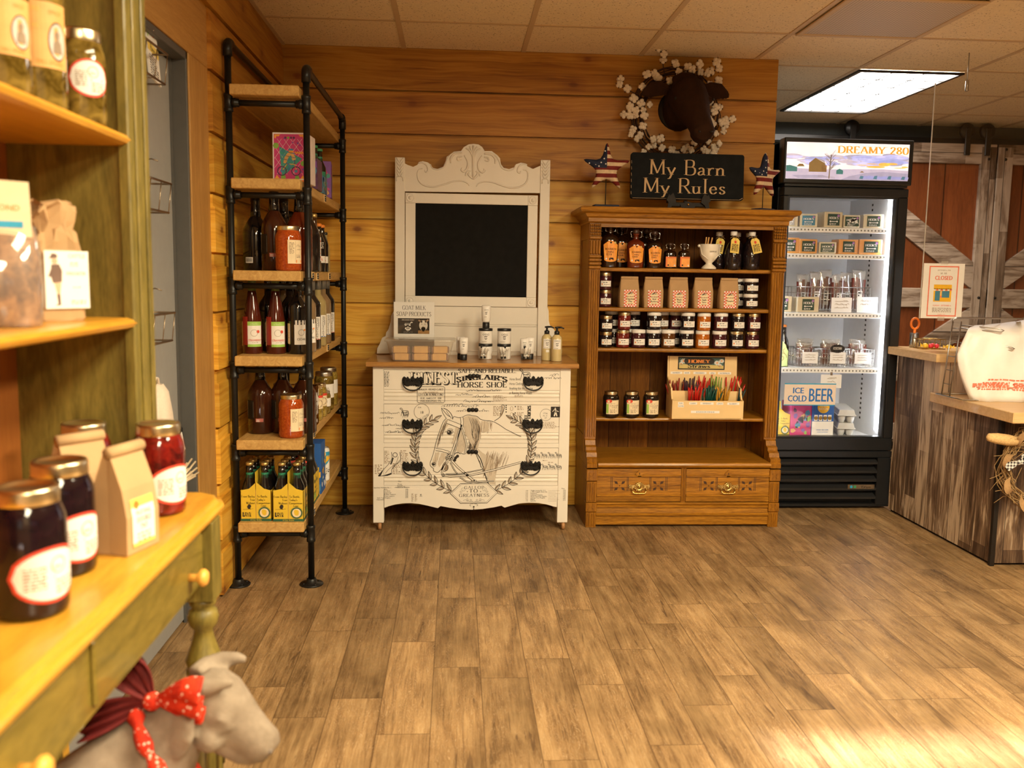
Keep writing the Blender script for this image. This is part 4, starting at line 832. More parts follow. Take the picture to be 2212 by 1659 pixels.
# shaped apron
P = [(205, 1222), (205, 1392), (240, 1380), (300, 1364), (370, 1354), (440, 1352), (520, 1360), (600, 1378), (660, 1393), (690, 1400), (715, 1382), (800, 1398), (900, 1412), (1000, 1418), (1100, 1412), (1200, 1398), (1270, 1384), (1300, 1402), (1360, 1385), (1430, 1366), (1520, 1358), (1600, 1362), (1680, 1375), (1750, 1396), (1780, 1402), (1785, 1225)]
b = MB(); b.prism([(KX(x), KZ(x, y)) for x, y in P], CY, CY+.022, 'xz'); part('apron', b, WP, dres, dl)
b = MB(); pf = [(4.262, .797), (4.254, .803), (4.252, .812), (4.258, .821), (4.735, .822), (4.735, .797)]
b.prism(pf, -.416, .592, 'yz'); part('top', b, M['oak_top'], dres, dl)
def scroll_handle(x, z, parent):
    b = MB(); P = []
    half = [(0, .026), (.006, .022), (.010, .012), (.016, .014), (.020, .020), (.024, .024), (.028, .017), (.034, .020), (.040, .024), (.047, .018), (.050, .006), (.048, -.006), (.041, -.017), (.030, -.023), (.018, -.024), (.010, -.019), (.006, -.022), (0, -.019)]
    P = half+[(-a, c) for a, c in half[-2:0:-1]]
    b.prism([(x+a, z+c) for a, c in P], CY-.0045, CY-.0005, 'xz')
    for s in (-1, 1):
        for (cx, cz, r0) in ((.034, .003, .014), (.018, .002, .010)):
            Q = [(x+s*(cx+r0*(1-i/16)*math.cos(i*.62)), CY-.006, z+cz+r0*(1-i/16)*math.sin(i*.62)) for i in range(15)]; b.tube(Q, .0020, 6)
        b.tube([(x+s*.012, CY-.006, z-.015), (x+s*.028, CY-.0065, z-.019), (x+s*.042, CY-.006, z-.009)], .0022, 6); b.sphere((x+s*.044, CY-.007, z-.001), .0055, n=10)
    b.sphere((x, CY-.006, z+.006), .006, n=10); b.sphere((x, CY-.005, z+.017), .0035, n=8)
    Q = [(x+.046*math.cos(a), CY-.010-.008*math.sin(a), z-.004-.038*math.sin(a)) for a in [PI*i/16 for i in range(17)]]; b.tube(Q, .0032, 8)
    part('handle', b, M['iron'], parent, label='black iron handle with scrolled backplate and drop bail')
def keyhole(x, z, parent):
    b = MB()
    for i, c in enumerate((-.017, 0, .017)):
        b.lathe([(.0105, 0), (.0105, .002), (.008, .004), (.004, .003), (.001, .005)], n=14, M=Matrix.Translation((x+c, CY-.0005, z+(.001 if i == 1 else 0))) @ Matrix.Rotation(PI/2, 4, 'X'))
        for k in range(8): a = PI*2*k/8; b.sphere((x+c+.0085*math.cos(a), CY-.003, z+.0085*math.sin(a)), .0023, n=6)
    part('escutcheon', b, M['iron'], parent)
hand = [[(458, 262), (1542, 262)], [(458, 640), (1542, 642)], [(460, 1018), (1532, 1022)]]; keys = [(1003, 215), (998, 516), (1000, 893)]
for i, (z1, z0) in enumerate(((.7820, .6365), (.6185, .4315), (.4085, .2235))):
    # front with two rounded beads along its lower edge
    pr = [(CY+.02, z1), (CY, z1-.0005)]
    zb = z0+.034
    pr += [(CY, zb+.019), (CY+.005, zb+.0185)]
    for q in (zb+.0095, zb-.0085):
        for k in range(9): a = PI/2-PI*k/8; pr.append((CY+.005-.0048*math.cos(a), q+.0085*math.sin(a)))
    pr += [(CY+.005, zb-.0175), (CY, zb-.018), (CY, z0+.0005), (CY+.02, z0)]
    b = MB(); b.prism(pr, lx1+.0012, rx0-.0012, 'yz'); d = part('drawer', b, WP, dres, dl)
    for (hx, hy) in hand[i]: scroll_handle(*K(hx, hy), d)
    keyhole(*K(*keys[i]), d)

# the printed transfer: vintage advertising, laurel and a bridled horse head, drawn in units of 1/1882 m
a = Art(); a.T = K; LW = 5.4

def L(pts, w=LW, m=0, sm=True, taper=False): a.line(pts, w, m, sm, taper)
a.T = lambda x, y: K(x, -y)
def serif(t, x, y, h, w=.13, **k): a.serif(t, x, -y, h, 0, w, **k)
# FINEST in outlined shade letters
for j, ch in enumerate('FINEST'):
    cx = 470+j*71
    for ly, (dx, dy, ww, m) in enumerate(((9, 9, .22, 0), (0, 0, .24, 0), (-1, -1, .185, 2))):
        a.lay = 1+ly; a.serif(ch, cx+dx, -(284+dy), 104, m, ww, sx=.92 if ch != 'I' else 1.1)
a.lay = 1
serif('SAFE AND RELIABLE.', 1127, 188, 34, .17, fit=520); serif("SINCLAIR'S", 1080, 246, 42, .27, fit=460, arc=26); serif('HORSE SHOE', 1083, 316, 46, .17, fit=450, thin=.4)
for i, s in enumerate(('Horse Boots,', 'Horse Clothing,', 'Anything that the Trotting', 'or Running Horse Wears')): a.text(s, 1325, -(254+i*41), 24, 0, 'l', .60 if i < 3 else .60)
L([(500, -320), (512, -308), (735, -308), (746, -320), (746, -440), (735, -452), (512, -452), (500, -440), (500, -320)], 4, sm=False)
for i, (s, h, f) in enumerate((('BUGGY, ROAD CART', 16, 225), ('OR HARNESS', 11, 130), ('EDITION BONNEFOND', 21, 225), ('106, Rue Amelot, 108', 15, 190), ('PHILADELPHIA, PA.', 15, 190))): a.serif(s if i != 3 else 'RUE AMELOT, 108', 622, -(341+i*24+(6 if i > 2 else 0)), h, 0 if i != 1 else 1, .15, fit=f)
for (x, y, w, h, s) in ((845, 385, 150, 16, 1), (940, 350, 310, 15, 2), (1000, 405, 150, 22, 3), (915, 445, 260, 22, 4), (720, 487, 330, 24, 5), (850, 530, 290, 22, 6), (170, 548, 165, 16, 7), (165, 590, 120, 18, 8), (185, 655, 180, 20, 9), (310, 683, 60, 12, 10), (220, 718, 145, 20, 11), (1640, 240, 150, 24, 12), (1690, 215, 70, 22, 13), (300, 1213, 130, 16, 14)): a.script(x, -y, w, h, 0, s, 2.6)
# price columns and small print
a.micro(205, -180, 45, 15, 9.0, 0, 3, 'j', .6); 
for (x, y, w, n, lh, sd, m) in ((1180, 392, 130, 6, 9.5, 4, 1), (1375, 392, 90, 2, 9, 5, 1), (1183, 490, 80, 7, 13, 6, 1), (1400, 490, 60, 3, 13, 61, 1), (1400, 545, 65, 4, 12, 62, 1), (1590, 632, 215, 6, 10, 7, 1), (205, 885, 60, 9, 13, 8, 1), (350, 880, 80, 10, 14, 9, 1), (120, 1010, 80, 6, 15, 10, 1), (280, 1000, 80, 7, 14, 11, 1), (1640, 978, 60, 1, 12, 12, 1), (1690, 995, 70, 1, 12, 13, 1)): a.micro(x, -y, w, n, lh, m, sd, 'l', .75)
for i, s in enumerate(('Seamless Hobbles No. 1', 'Best', 'X Silver', 'Japanned', 'Rubber Support', 'Chain support', 'Stick Toe Weights', 'Adjustable')): a.text(s, (110, 205, 210, 210, 205, 205, 140, 135)[i], -(1214+i*15.5), 11, 0, 'l', 1.05); a.text('%d.%d0' % (2+i % 5, i % 9), 395, -(1229+i*11), 9.5, 0, 'l', 1.1)
for i, s in enumerate(('Toggle Lacing No. 2 C', 'C. B. Crupper Chain No.', 'Full Blues', 'Celluloid Hopples', 'Wool Covered Hopples', 'Chicago Toe Weights', 'Ellipse', 'Security')): a.text(s, 1535, -(1252+i*13.5), 10.5, 0, 'l', 1.05); a.text('%d.%d0' % (1+i % 7, i % 8), 1490, -(1252+i*13.5), 9, 0, 'l'); a.text('%d.%d0' % (2+i % 7, i % 6), 1835, -(1252+i*13.0), 10, 0, 'l'); a.micro(1700, -(1252+i*13.5), 110, 1, 5, 1, i)
a.text('Price', 1820, -1236, 10, 0, 'l')
for i, s in enumerate(('MAJOR', 'TEMPE', '24')): a.text(s, (468, 500, 545)[i], -(1340-(45 if i == 2 else 0)), 20, 1 if i < 2 else 0, 'l', .9, PI/2)
for k, yy in enumerate((1165, 1190, 1205)): a.text(('Our', 'Price', 'Special')[k], 345, -(yy-5), 13, 0)
a.serif('Horses', 1523, -595, 56, 0, .24, al='l', sx=.62, rot=PI/2, thin=.25)
# postmarks, stamp
a.ring(540, -530, 70, 3, 0, n=26); a.text('18', 540, -548, 24, 0); a.text('ST. LOUIS', 560, -585, 16, 0, rot=.5); a.text('P.M', 520, -500, 14, 0)
a.ring(1662, -562, 54, 2.5, 0); a.text('1716', 1655, -556, 15, 0); a.text('N - 4', 1655, -576, 12, 0); a.text('27', 1660, -596, 13, 0)
a.rect(1706, -585, 1790, -489, 0); a.lay = 3; a.line([(1745, -505), (1750, -530), (1738, -575)], 12, 2, True); a.line([(1722, -535), (1735, -517), (1748, -522), (1778, -535)], 5, 2); a.line([(1750, -530), (1762, -575)], 10, 2); a.disc(1746, -503, 5, 2); a.lay = 1
# laurel branches
def leaf(x, y, ang, ln=72, wd=25):
    c, s = math.cos(ang), math.sin(ang); Q = lambda u, v: (x+u*c-v*s, y+u*s+v*c)
    up = [Q(ln*t, wd*.5*math.sin(PI*t**.8)) for t in [i/7 for i in range(8)]]; dn = [Q(ln*t, -wd*.5*math.sin(PI*t**.8)) for t in [i/7 for i in range(8)]]
    a.line(up, 4.4, 0); a.line(dn, 4.4, 0); a.lay = 2; a.poly([Q(0, 0)]+[Q(ln*t, wd*.44*math.sin(PI*t**.8)) for t in (.2, .4, .6, .8)]+[Q(ln, 0)]+[Q(ln*t, wd*.05) for t in (.7, .4)], 1); a.line([Q(0, 0), Q(ln, 0)], 1.8, 0); a.lay = 1
BR = [(880, -1262), (760, -1225), (640, -1150), (545, -1060), (495, -960), (480, -860), (488, -760), (520, -690), (600, -625), (712, -568)]
for side in (0, 1):
    f = (lambda p: p) if not side else (lambda p: (2006-p[0]+12, p[1]))
    Q = smooth_line([f(p) for p in BR], 8); 
    for st, en in ((2, 27), (27, len(Q)-1)): a.line(Q[st:en], 4.5, 0)
    n = len(Q)
    for i in range(5, n-4, 4):
        p = Q[i]; d = math.atan2(Q[i+2][1]-Q[i-2][1], Q[i+2][0]-Q[i-2][0])
        for s in (-1, 1): leaf(p[0], p[1], d+s*(.62+.12*math.sin(i*3+s)), 76+10*math.sin(i*1.7+s))
    leaf(Q[-1][0]-(-1 if side else 1)*60, Q[-1][1]-32, math.atan2(32, 60*(-1 if side else 1)), 76)
# banner
hexa = [(800, -1266), (895, -1178), (1140, -1174), (1234, -1262), (1140, -1356), (897, -1358)]
a.lay = 3; a.poly(hexa, 2); a.lay = 4
L(hexa+[hexa[0]], 5, sm=False); ce = (1017, -1266); L([(ce[0]+(x-ce[0])*.93, ce[1]+(y-ce[1])*.90) for x, y in hexa+[hexa[0]]], 2.2, sm=False)
a.serif('GALLOP', 1022, -1227, 26, 0, .13, fit=185, gap=.2); a.serif('TO', 1017, -1261, 30, 0, .15, fit=85, gap=.2); a.serif('GREATNESS', 1022, -1299, 27, 0, .14, fit=280, gap=.16); a.disc(957, -1252, 4, 0); a.disc(1077, -1252, 4, 0)
for s in (-1, 1):
    for (cx, cy, r0, st) in ((95, -1236, 22, 0), (120, -1252, 14, 2), (60, -1330, 14, 1), (28, -1326, 10, 3)):
        L([(1017+s*(cx+r0*(1-i/13)*math.cos(st+i*.7)), cy+r0*(1-i/13)*math.sin(st+i*.7)) for i in range(12)], 2.0)
    L([(1017+s*8, -1340), (1017+s*45, -1338), (1017+s*75, -1326), (1017+s*98, -1334)], 2.2); L([(1017+s*4, -1364), (1017+s*28, -1366), (1017+s*36, -1378), (1017+s*24, -1384)], 2.4); L([(1017+s*3, -1170), (1017+s*22, -1160), (1017+s*18, -1146), (1017+s*5, -1150)], 2.6)
a.disc(1017, -1392, 8, 0); a.disc(1017, -1410, 5, 0); a.disc(1017, -1150, 9, 0); a.lay = 1
# horse head
a.step = .05
r = random.Random(7)
H = lambda *p: [(x, -y) for x, y in p]
for q in (((850, 640), (900, 680), (930, 760), (945, 860), (900, 900), (850, 880), (820, 800)), ((905, 590), (960, 566), (1040, 580), (1075, 640), (1070, 760), (1050, 860), (1000, 850), (940, 740), (915, 660)), ((668, 900), (700, 890), (690, 960), (650, 1000), (640, 970)), ((720, 900), (765, 905), (750, 960), (700, 1030), (690, 1000)), ((1045, 860), (1090, 900), (1190, 960), (1215, 1060), (1208, 1190), (1160, 1188), (1120, 1060)), ((765, 598), (800, 596), (790, 640), (740, 700), (700, 740), (720, 670)), ((1075, 615), (1130, 620), (1150, 700), (1100, 720))): a.poly(H(*q), 3)
for i in range(120): t = r.random() if i else 0; x0, y0 = 915+r.uniform(0, 130), 600+r.uniform(0, 240); L(H((x0, y0), (x0+r.uniform(6, 16), y0+r.uniform(25, 60))), r.uniform(1.5, 4), 1, taper=True)
for i in range(60): x0, y0 = 850+r.uniform(-20, 80), 740+r.uniform(0, 140); L(H((x0, y0), (x0+r.uniform(-8, 8), y0+r.uniform(20, 45))), r.uniform(1.5, 4), i % 3 != 0, taper=True)
for i in range(26): x0, y0 = 955+r.uniform(0, 85), 780+r.uniform(-10, 60); L(H((x0, y0), (x0+r.uniform(-14, 8), y0+r.uniform(20, 40))), r.uniform(5, 10), 0, taper=True)
L(H((800, 578), (770, 560), (735, 520), (718, 498), (728, 540), (750, 575), (762, 590)), 4); L(H((735, 500), (770, 515), (800, 545), (815, 575), (818, 600)), 5); L(H((760, 520), (785, 560), (808, 592)), 3)
L(H((762, 590), (735, 620), (710, 680), (690, 740), (672, 800), (660, 850), (648, 900), (632, 950), (618, 990), (622, 1015), (636, 1030), (650, 1042), (648, 1058), (668, 1072), (690, 1074), (705, 1062)), 4.5)
L(H((705, 1062), (722, 1040), (735, 1010), (752, 985), (770, 960)), 5); L(H((742, 1066), (768, 1058), (780, 1040), (778, 1010)), 6)
L(H((632, 1000), (645, 986), (665, 990), (668, 1005)), 5); a.disc(648, -1003, 15, 0, 11); L(H((640, 1018), (660, 1022), (672, 1008)), 3)
a.poly(H((706, 1060), (724, 1038), (740, 1005), (760, 985), (776, 1010), (778, 1044), (760, 1058), (740, 1050)), 1); a.poly(H((716, 1054), (728, 1030), (745, 1010), (752, 1040), (735, 1058)), 0)
L(H((892, 910), (870, 898), (845, 905), (828, 930), (822, 955)), 6); L(H((940, 905), (925, 912), (900, 905), (890, 890)), 4.5)
L(H((818, 600), (830, 575), (870, 585), (905, 580), (930, 568), (960, 560), (1000, 568), (1040, 575), (1070, 600), (1110, 610), (1180, 620), (1240, 650), (1300, 690), (1350, 715), (1400, 740), (1440, 755)), 4.5)
L(H((1010, 860), (1040, 905), (1070, 950), (1090, 1000), (1105, 1050), (1118, 1100), (1135, 1150), (1150, 1185)), 8); L(H((1205, 1100), (1208, 1150), (1212, 1195)), 2.5, 1)
for i in range(46):            # mane
    t = r.random(); x0, y0 = 950+t*95, 572+t*30; L(H((x0, y0), (x0+r.uniform(20, 42), y0+80), (x0+r.uniform(25, 50)-12*t, y0+170), (1010+r.uniform(0, 45), y0+r.uniform(190, 280))), r.uniform(2, 5), 0 if r.random() < .5 else 1, taper=True)
for i in range(26): x0, y0 = 1000+r.uniform(-25, 40), 760+r.uniform(-10, 90); L(H((x0, y0), (x0+r.uniform(-12, 8), y0+35), (x0+r.uniform(-22, 12), y0+r.uniform(60, 95))), r.uniform(3, 7), 0 if i % 2 else 1, taper=True)
for i in range(40):            # throat and chest shading
    t = r.random(); x0, y0 = 1030+t*90, 900+t*210; L(H((x0, y0), (x0+r.uniform(8, 22), y0+r.uniform(20, 50))), r.uniform(3, 8), 0, taper=True)
for i in range(60): x0 = 1115+r.uniform(0, 130); y0 = 900+r.uniform(-20, 90); L(H((x0, y0), (x0-r.uniform(5, 18), y0+60), (x0-r.uniform(8, 26)-8, y0+r.uniform(90, 170))), r.uniform(2, 6), 1, taper=True)
for i in range(16): x0 = 1240+r.uniform(0, 90); y0 = 890+r.uniform(-10, 60); L(H((x0, y0), (x0-40, y0+110)), 2, 1)
for i in range(34): t = r.random(); x0, y0 = 765-t*60+r.uniform(-6, 14), 592+t*140; L(H((x0, y0), (x0-18, y0+55), (x0-30, y0+r.uniform(90, 140))), r.uniform(2, 5), 0 if i % 2 else 1, taper=True)
for i in range(26): x0, y0 = 830+r.uniform(-30, 110), 640+r.uniform(0, 210); L(H((x0, y0), (x0+r.uniform(-10, 14), y0+r.uniform(20, 60))), r.uniform(2, 7), 1, taper=True)
for i in range(30): x0, y0 = 680+r.uniform(-20, 70), 890+r.uniform(0, 90); L(H((x0, y0), (x0-r.uniform(2, 12), y0+r.uniform(20, 60))), r.uniform(2, 6), 1, taper=True)
for i in range(24): x0 = 1060+r.uniform(0, 130); L(H((x0, 615+r.uniform(0, 20)), (x0+r.uniform(-14, 6), 660+r.uniform(0, 70))), 2, 1)
L(H((1195, 615), (1235, 590), (1262, 560), (1285, 500), (1282, 478), (1262, 475), (1255, 520), (1250, 560)), 5); L(H((1270, 485), (1268, 530), (1245, 580)), 9, 1)
a.disc(790, -716, 22, 0, 17); L(H((755, 712), (775, 700), (800, 694), (822, 705), (815, 725), (795, 736), (770, 728)), 4); a.disc(783, -711, 5, 2); L(H((770, 690), (800, 682), (825, 692)), 3)
# bridle
a.step = 0
def strap(p, q=18):
    a.lay = 4.3; a.line(H(*p), q, 2); a.lay = 5.3
    for s in (-1, 1):
        o = []
        for i, (x, y) in enumerate(p):
            x0, y0 = p[max(0, i-1)]; x1, y1 = p[min(len(p)-1, i+1)]; dx, dy = x1-x0, y1-y0; l = math.hypot(dx, dy); o.append((x-dy/l*q*.5*s, y+dx/l*q*.5*s))
        a.line(H(*o), 4, 0)
    a.lay = 1
strap([(770, 618), (830, 640), (900, 668)], 34); strap([(900, 582), (905, 625), (900, 672)], 22); strap([(905, 672), (880, 690), (860, 760), (835, 840), (800, 930), (780, 970)], 15); strap([(890, 680), (870, 750), (850, 850), (825, 930)], 9); strap([(900, 680), (925, 750), (945, 830), (935, 905)], 12)
strap([(668, 868), (720, 876), (775, 892), (800, 905)], 20); strap([(780, 975), (755, 1010), (725, 1075), (735, 1110)], 12); strap([(810, 965), (870, 1030), (940, 1090), (1010, 1150)], 16); strap([(800, 985), (835, 1050), (865, 1090)], 8)
strap([(735, 1100), (800, 1110), (1000, 1100), (1200, 1055), (1440, 990)], 14); strap([(760, 1092), (900, 1088), (1100, 1050)], 7); strap([(890, 1120), (950, 1160), (1010, 1172), (1100, 1160), (1200, 1158)], 9)
for x, y in ((790, 930), (800, 955), (770, 945), (812, 940), (785, 915)): a.lay = 6.2; a.disc(x, -y, 17, 0); a.lay = 7.2; a.ring(x, -y, 12, 4, 2, n=10); a.lay = 1
for x, y in ((848, 945), (865, 930), (840, 965)): a.lay = 6.2; a.disc(x, -y, 14, 0)
a.lay = 7; a.ring(752, -998, 12, 4, 0); a.ring(738, -1100, 14, 5, 0); a.lay = 1
# little trotting horses, hoof, carriage horse
def nag(x, y, s, m=0):
    q = lambda *p: [(x+u*s, -(y-v*s)) for u, v in p]
    a.line(q((-22, 26), (-26, 20), (-20, 18), (-12, 8), (0, 9), (16, 9), (24, 4), (26, -14)), 3.4*s**.5, m, True); a.line(q((-22, 26), (-14, 22), (-8, 10)), 3*s**.5, m, True); a.line(q((-14, 6), (0, -3), (12, 0), (20, 2)), 4*s**.5, m, True)
    for u, w_ in ((-14, -20), (-8, -2), (12, 8), (18, 24)): a.line(q((u, 4), (u+(w_-u)*.5, -10), (w_, -22)), 3*s**.5, m)
for i in range(4): nag(1585+i*66, 930, 1.15)
for i in range(3): nag(1660+i*62, 1035, 1.15)
nag(385, 535, 1.5); nag(1465, 200, 1.9); nag(390, 560, 1.0)
L(H((270, 890), (275, 940), (250, 990), (205, 1040), (180, 1070), (152, 1104), (200, 1100), (250, 1095), (272, 1080), (270, 1050), (300, 1010), (345, 975), (352, 940), (345, 890)), 4); a.poly(H((150, 1106), (180, 1062), (200, 1045), (172, 1104)), 0); a.poly(H((180, 1106), (205, 1098), (268, 1076), (272, 1088), (235, 1102)), 0)
L(H((285, 940), (272, 980), (262, 1000)), 12); a.ring(303, -915, 22, 5, 0, n=14); L(H((330, 930), (310, 990), (250, 1040), (215, 1080)), 3); L(H((345, 960), (280, 1040)), 3)
for x, y in ((1300, 478), (1300, 495), (1300, 512), (1300, 535), (1383, 488), (1383, 545), (1383, 590)): a.disc(x, -y, 6, 0)
for y in (505, 560, 600): a.ring(1350, -y, 14, 3, 1, 20)
b = MB(); b.art(a, lambda x, y, k: (x, CY-.0006-k*.00022, y)); me = b.mesh('printed_transfer', [M['ink'], M['ink_soft'], WP, M['ink_pale']]); put('printed_transfer', me, dres, dl, label='black printed horse head, laurel wreath and vintage advertising')

# mirror frame, leaning a touch on the wall
MX = lambda c: -.308+(780+c/3.319-853)/426.4
MZ = lambda c, d: 1.815-(280+d/3.319-340)/429+.00004*(c/3.319-73)
MY = 4.662
b = MB()
for c0, c1, top in ((244, 313, 198), (1282, 1352, 210)):
    x0, x1 = MX(c0), MX(c1); b = MB(); b.box(x0, MY-.006, .822, x1, MY+.028, MZ(c0, top), b=.002)
    xm = (x0+x1)/2; zt = MZ(c0, top)
    for i in range(5):                                     # carved acanthus on the post head
        for s in (-1, 1): b.tube([(xm, MY-.008, zt-.095+i*.017), (xm+s*.010, MY-.009, zt-.085+i*.018), (xm+s*.019, MY-.006, zt-.068+i*.017)], [.003, .0035, .001], 6)
    b.tube([(xm-.016, MY-.007, zt-.118), (xm-.016, MY-.008, zt-.100), (xm, MY-.008, zt-.090), (xm+.016, MY-.008, zt-.100), (xm+.016, MY-.007, zt-.118)], .003, 6)
    part('mirror_post', b, WP, dres, dl)
CR = [(313, 240), (335, 252), (372, 264), (402, 250), (412, 230), (440, 224), (475, 232), (495, 246), (505, 270), (545, 278), (585, 262), (602, 222), (610, 192), (630, 178), (660, 156), (712, 150), (730, 124), (765, 104), (800, 100), (835, 104), (862, 122), (880, 150), (930, 150), (970, 178), (990, 200), (996, 240), (1018, 268), (1055, 276), (1092, 264), (1104, 242), (1140, 230), (1176, 236), (1188, 256), (1228, 274), (1282, 250)]
b = MB(); b.prism([(MX(x), MZ(x, y)) for x, y in CR]+[(MX(1282), MZ(1282, 445)), (MX(313), MZ(313, 437))], MY, MY+.022, 'xz')
def relief(pts, r=.0042, sm=True, mb=None):
    Q = smooth_line([(MX(x), MZ(x, y)) for x, y in pts], 5) if sm else [(MX(x), MZ(x, y)) for x, y in pts]
    k = len(Q); mb.tube([(x, MY-.001, z) for x, z in Q], [r*(.55+.45*math.sin(PI*(i+.5)/k)) for i in range(k)], 7)
for s in (0, 1):
    f = (lambda p: p) if not s else (lambda p: (1596-p[0], p[1]+4))
    for ln, rr in (([(410, 240), (440, 236), (470, 255), (478, 290), (460, 300), (455, 285)], .0045), ([(440, 275), (412, 285), (402, 320), (415, 365), (455, 395), (520, 405), (600, 385), (660, 365), (720, 362), (760, 378), (772, 396)], .0045), ([(495, 246), (508, 272), (545, 282), (592, 262), (612, 215), (640, 175), (690, 160), (715, 170)], .004),
                   ([(720, 165), (670, 170), (640, 200), (640, 235)], .006), ([(720, 190), (690, 195), (690, 215), (715, 212)], .005), ([(735, 180), (760, 225), (758, 270), (735, 295), (715, 285), (722, 270)], .006), ([(795, 345), (770, 320), (765, 300)], .006), ([(745, 325), (755, 300), (780, 290)], .005), ([(798, 200), (775, 150), (745, 130)], .005), ([(798, 200), (786, 145), (770, 116)], .005)):
        relief([f(p) for p in ln], rr, True, b)
relief([(798, 350), (798, 200), (798, 112)], .006, False, b); part('crest', b, WP, dres, dl)
x0, x1 = MX(317), MX(1268); z0, z1 = MZ(700, 1262), MZ(700, 452); w = .0505
b = MB(); b.box(x0, MY+.004, z1-w, x1, MY+.026, z1, b=.002); b.box(x0, MY+.004, z0, x1, MY+.026, z0+w, b=.002); b.box(x0, MY+.004, z0+w, x0+w, MY+.026, z1-w, b=.002); b.box(x1-w, MY+.004, z0+w, x1, MY+.026, z1-w, b=.002)
for x in (x0+w/2, x1-w/2):
    for z in (z0+w/2, z1-w/2):
        b.box(x-w/2, MY+.001, z-w/2, x+w/2, MY+.02, z+w/2, b=.0015)
        b.lathe([(.020, 0), (.020, .003), (.017, .004), (.014, .001), (.010, .001), (.008, .005), (.001, .006)], n=20, M=Matrix.Translation((x, MY+.0012, z)) @ Matrix.Rotation(PI/2, 4, 'X'))
part('chalkboard_frame', b, WP, dres, dl)
b = MB(); b.box(x0+w, MY+.012, z0+w, x1-w, MY+.02, z1-w); part('chalkboard', b, M['chalkboard'], dres, dl)
b = MB(); b.box(MX(313), MY+.006, .822, MX(1282), MY+.03, z0-.002, b=.001)
for zz in (.975, .985, .845): b.tube([(MX(313), MY+.006, zz), (MX(1282), MY+.006, zz)], .0035, 8)
part('back_panel', b, WP, dres, dl)
for pts in ([(244, 1275), (232, 1300), (215, 1330), (212, 1375), (195, 1430), (180, 1450), (176, 1475), (150, 1490), (135, 1530), (116, 1565), (112, 1604), (244, 1604)], [(1352, 1265), (1362, 1300), (1364, 1370), (1372, 1400), (1400, 1430), (1422, 1460), (1428, 1535), (1450, 1560), (1466, 1575), (1466, 1612), (1340, 1612)]):
    b = MB(); b.prism([(MX(x), max(.822, MZ(x, y))) for x, y in pts], MY, MY+.022, 'xz'); part('mirror_bracket', b, WP, dres, dl)

# ------------------------------------------------------------------ soap and lotion on the dresser
Z = .8222
def goat_mark(a, x, y, s, m=1):
    q = lambda *p: [(x+u*s, y+v*s) for u, v in p]
    a.line(q((-.35, .1), (-.3, .28), (.25, .28), (.38, .42), (.5, .36)), .10*s, m); a.line(q((-.3, .24), (.25, .24)), .16*s, m)
    for u in (-.3, -.2, .14, .24): a.line(q((u, .2), (u, 0)), .06*s, m)
    a.line(q((0, -.02), (0, -.6)), .05*s, m); a.line(q((-.3, -.2), (.3, -.2)), .05*s, m)
    for u, v in ((-.25, -.3), (.25, -.3), (-.12, -.42), (.12, -.42)): a.disc(x+u*s, y+v*s, .09*s, m, n=8)
t = thing('sign_holder', 'clear acrylic holder with goat milk soap sign behind the plastic soap box', 'sign', (-.203, 4.51, Z))
b = MB(); b.box(-.103, .004, .002, .103, .006, .285); b.box(-.103, 0, .004, .103, .0008, .283); b.box(-.103, 0, 0, .103, .08, .0025); part('acrylic_holder', b, M['acrylic'], t)
b = MB(); b.box(-.100, .0015, .004, .100, .0035, .275); a = Art(); a.serif('GOAT MILK', 0, .237, .0205, 1, .12, fit=.116, thin=.3); a.serif('SOAP PRODUCTS', 0, .206, .0205, 1, .12, fit=.172, thin=.3)
a.rect(-.080, .118, .076, .195, 1); a.lay = 2; goat_mark(a, -.030, .157, .045, 0); a.text('ORFORDVILLE, WI', -.030, .124, .004, 0); a.text('ORCHARD DAIRY', -.03, .184, .0055, 0)
a.rect(.020, .1185, .0755, .1945, 2); a.lay = 3; a.disc(.046, .160, .021, 3, .026); a.line([(.022, .186), (.04, .176)], .008, 4); a.line([(.071, .188), (.054, .177)], .008, 4); a.disc(.046, .142, .011, 3, .012); a.disc(.038, .166, .002, 1); a.disc(.054, .166, .002, 1); a.disc(.046, .138, .004, 1); a.rect(.020, .1185, .0755, .135, 5)
b.art(a, front(0, .0014)); part('paper_sign', b, [M['paper'], M['ink'], M['bead_dark'], P_('fur_white', (.66, .60, .52), .8), P_('fur_tan', (.36, .24, .15), .8), P_('straw_art', (.34, .18, .06), .8)], t)
t = thing('plastic_box', 'clear lidded plastic box holding kraft wrapped soap bars on the dresser', 'plastic box', (-.165, 4.385, Z))
def rr(w, d, z, r=.02, n=5):
    P = []
    for sx, sy, a0 in ((1, 1, 0), (-1, 1, PI/2), (-1, -1, PI), (1, -1, 1.5*PI)):
        for i in range(n+1): an = a0+PI/2*i/n; P.append((sx*(w/2-r)+r*math.cos(an), sy*(d/2-r)+r*math.sin(an), z))
    return P
b = MB(); b.loft([rr(.262, .15, 0), rr(.276, .16, .008), rr(.318, .19, .092), rr(.322, .194, .094)], cap=False); b.add(rr(.262, .15, .0005), [tuple(range(24))]); b.loft([rr(.322, .194, .094), rr(.336, .205, .0945), rr(.336, .205, .097)], cap=False); part('tub', b, M['clear_plastic'], t)
b = MB(); b.loft([rr(.338, .207, .0972), rr(.340, .209, .101), rr(.330, .20, .104)], cap=True); part('lid', b, M['clear_plastic'], t)
sg = 'kraft wrapped soap bars in the clear box'
nm = [('lower', 0), ('upper', 1)]
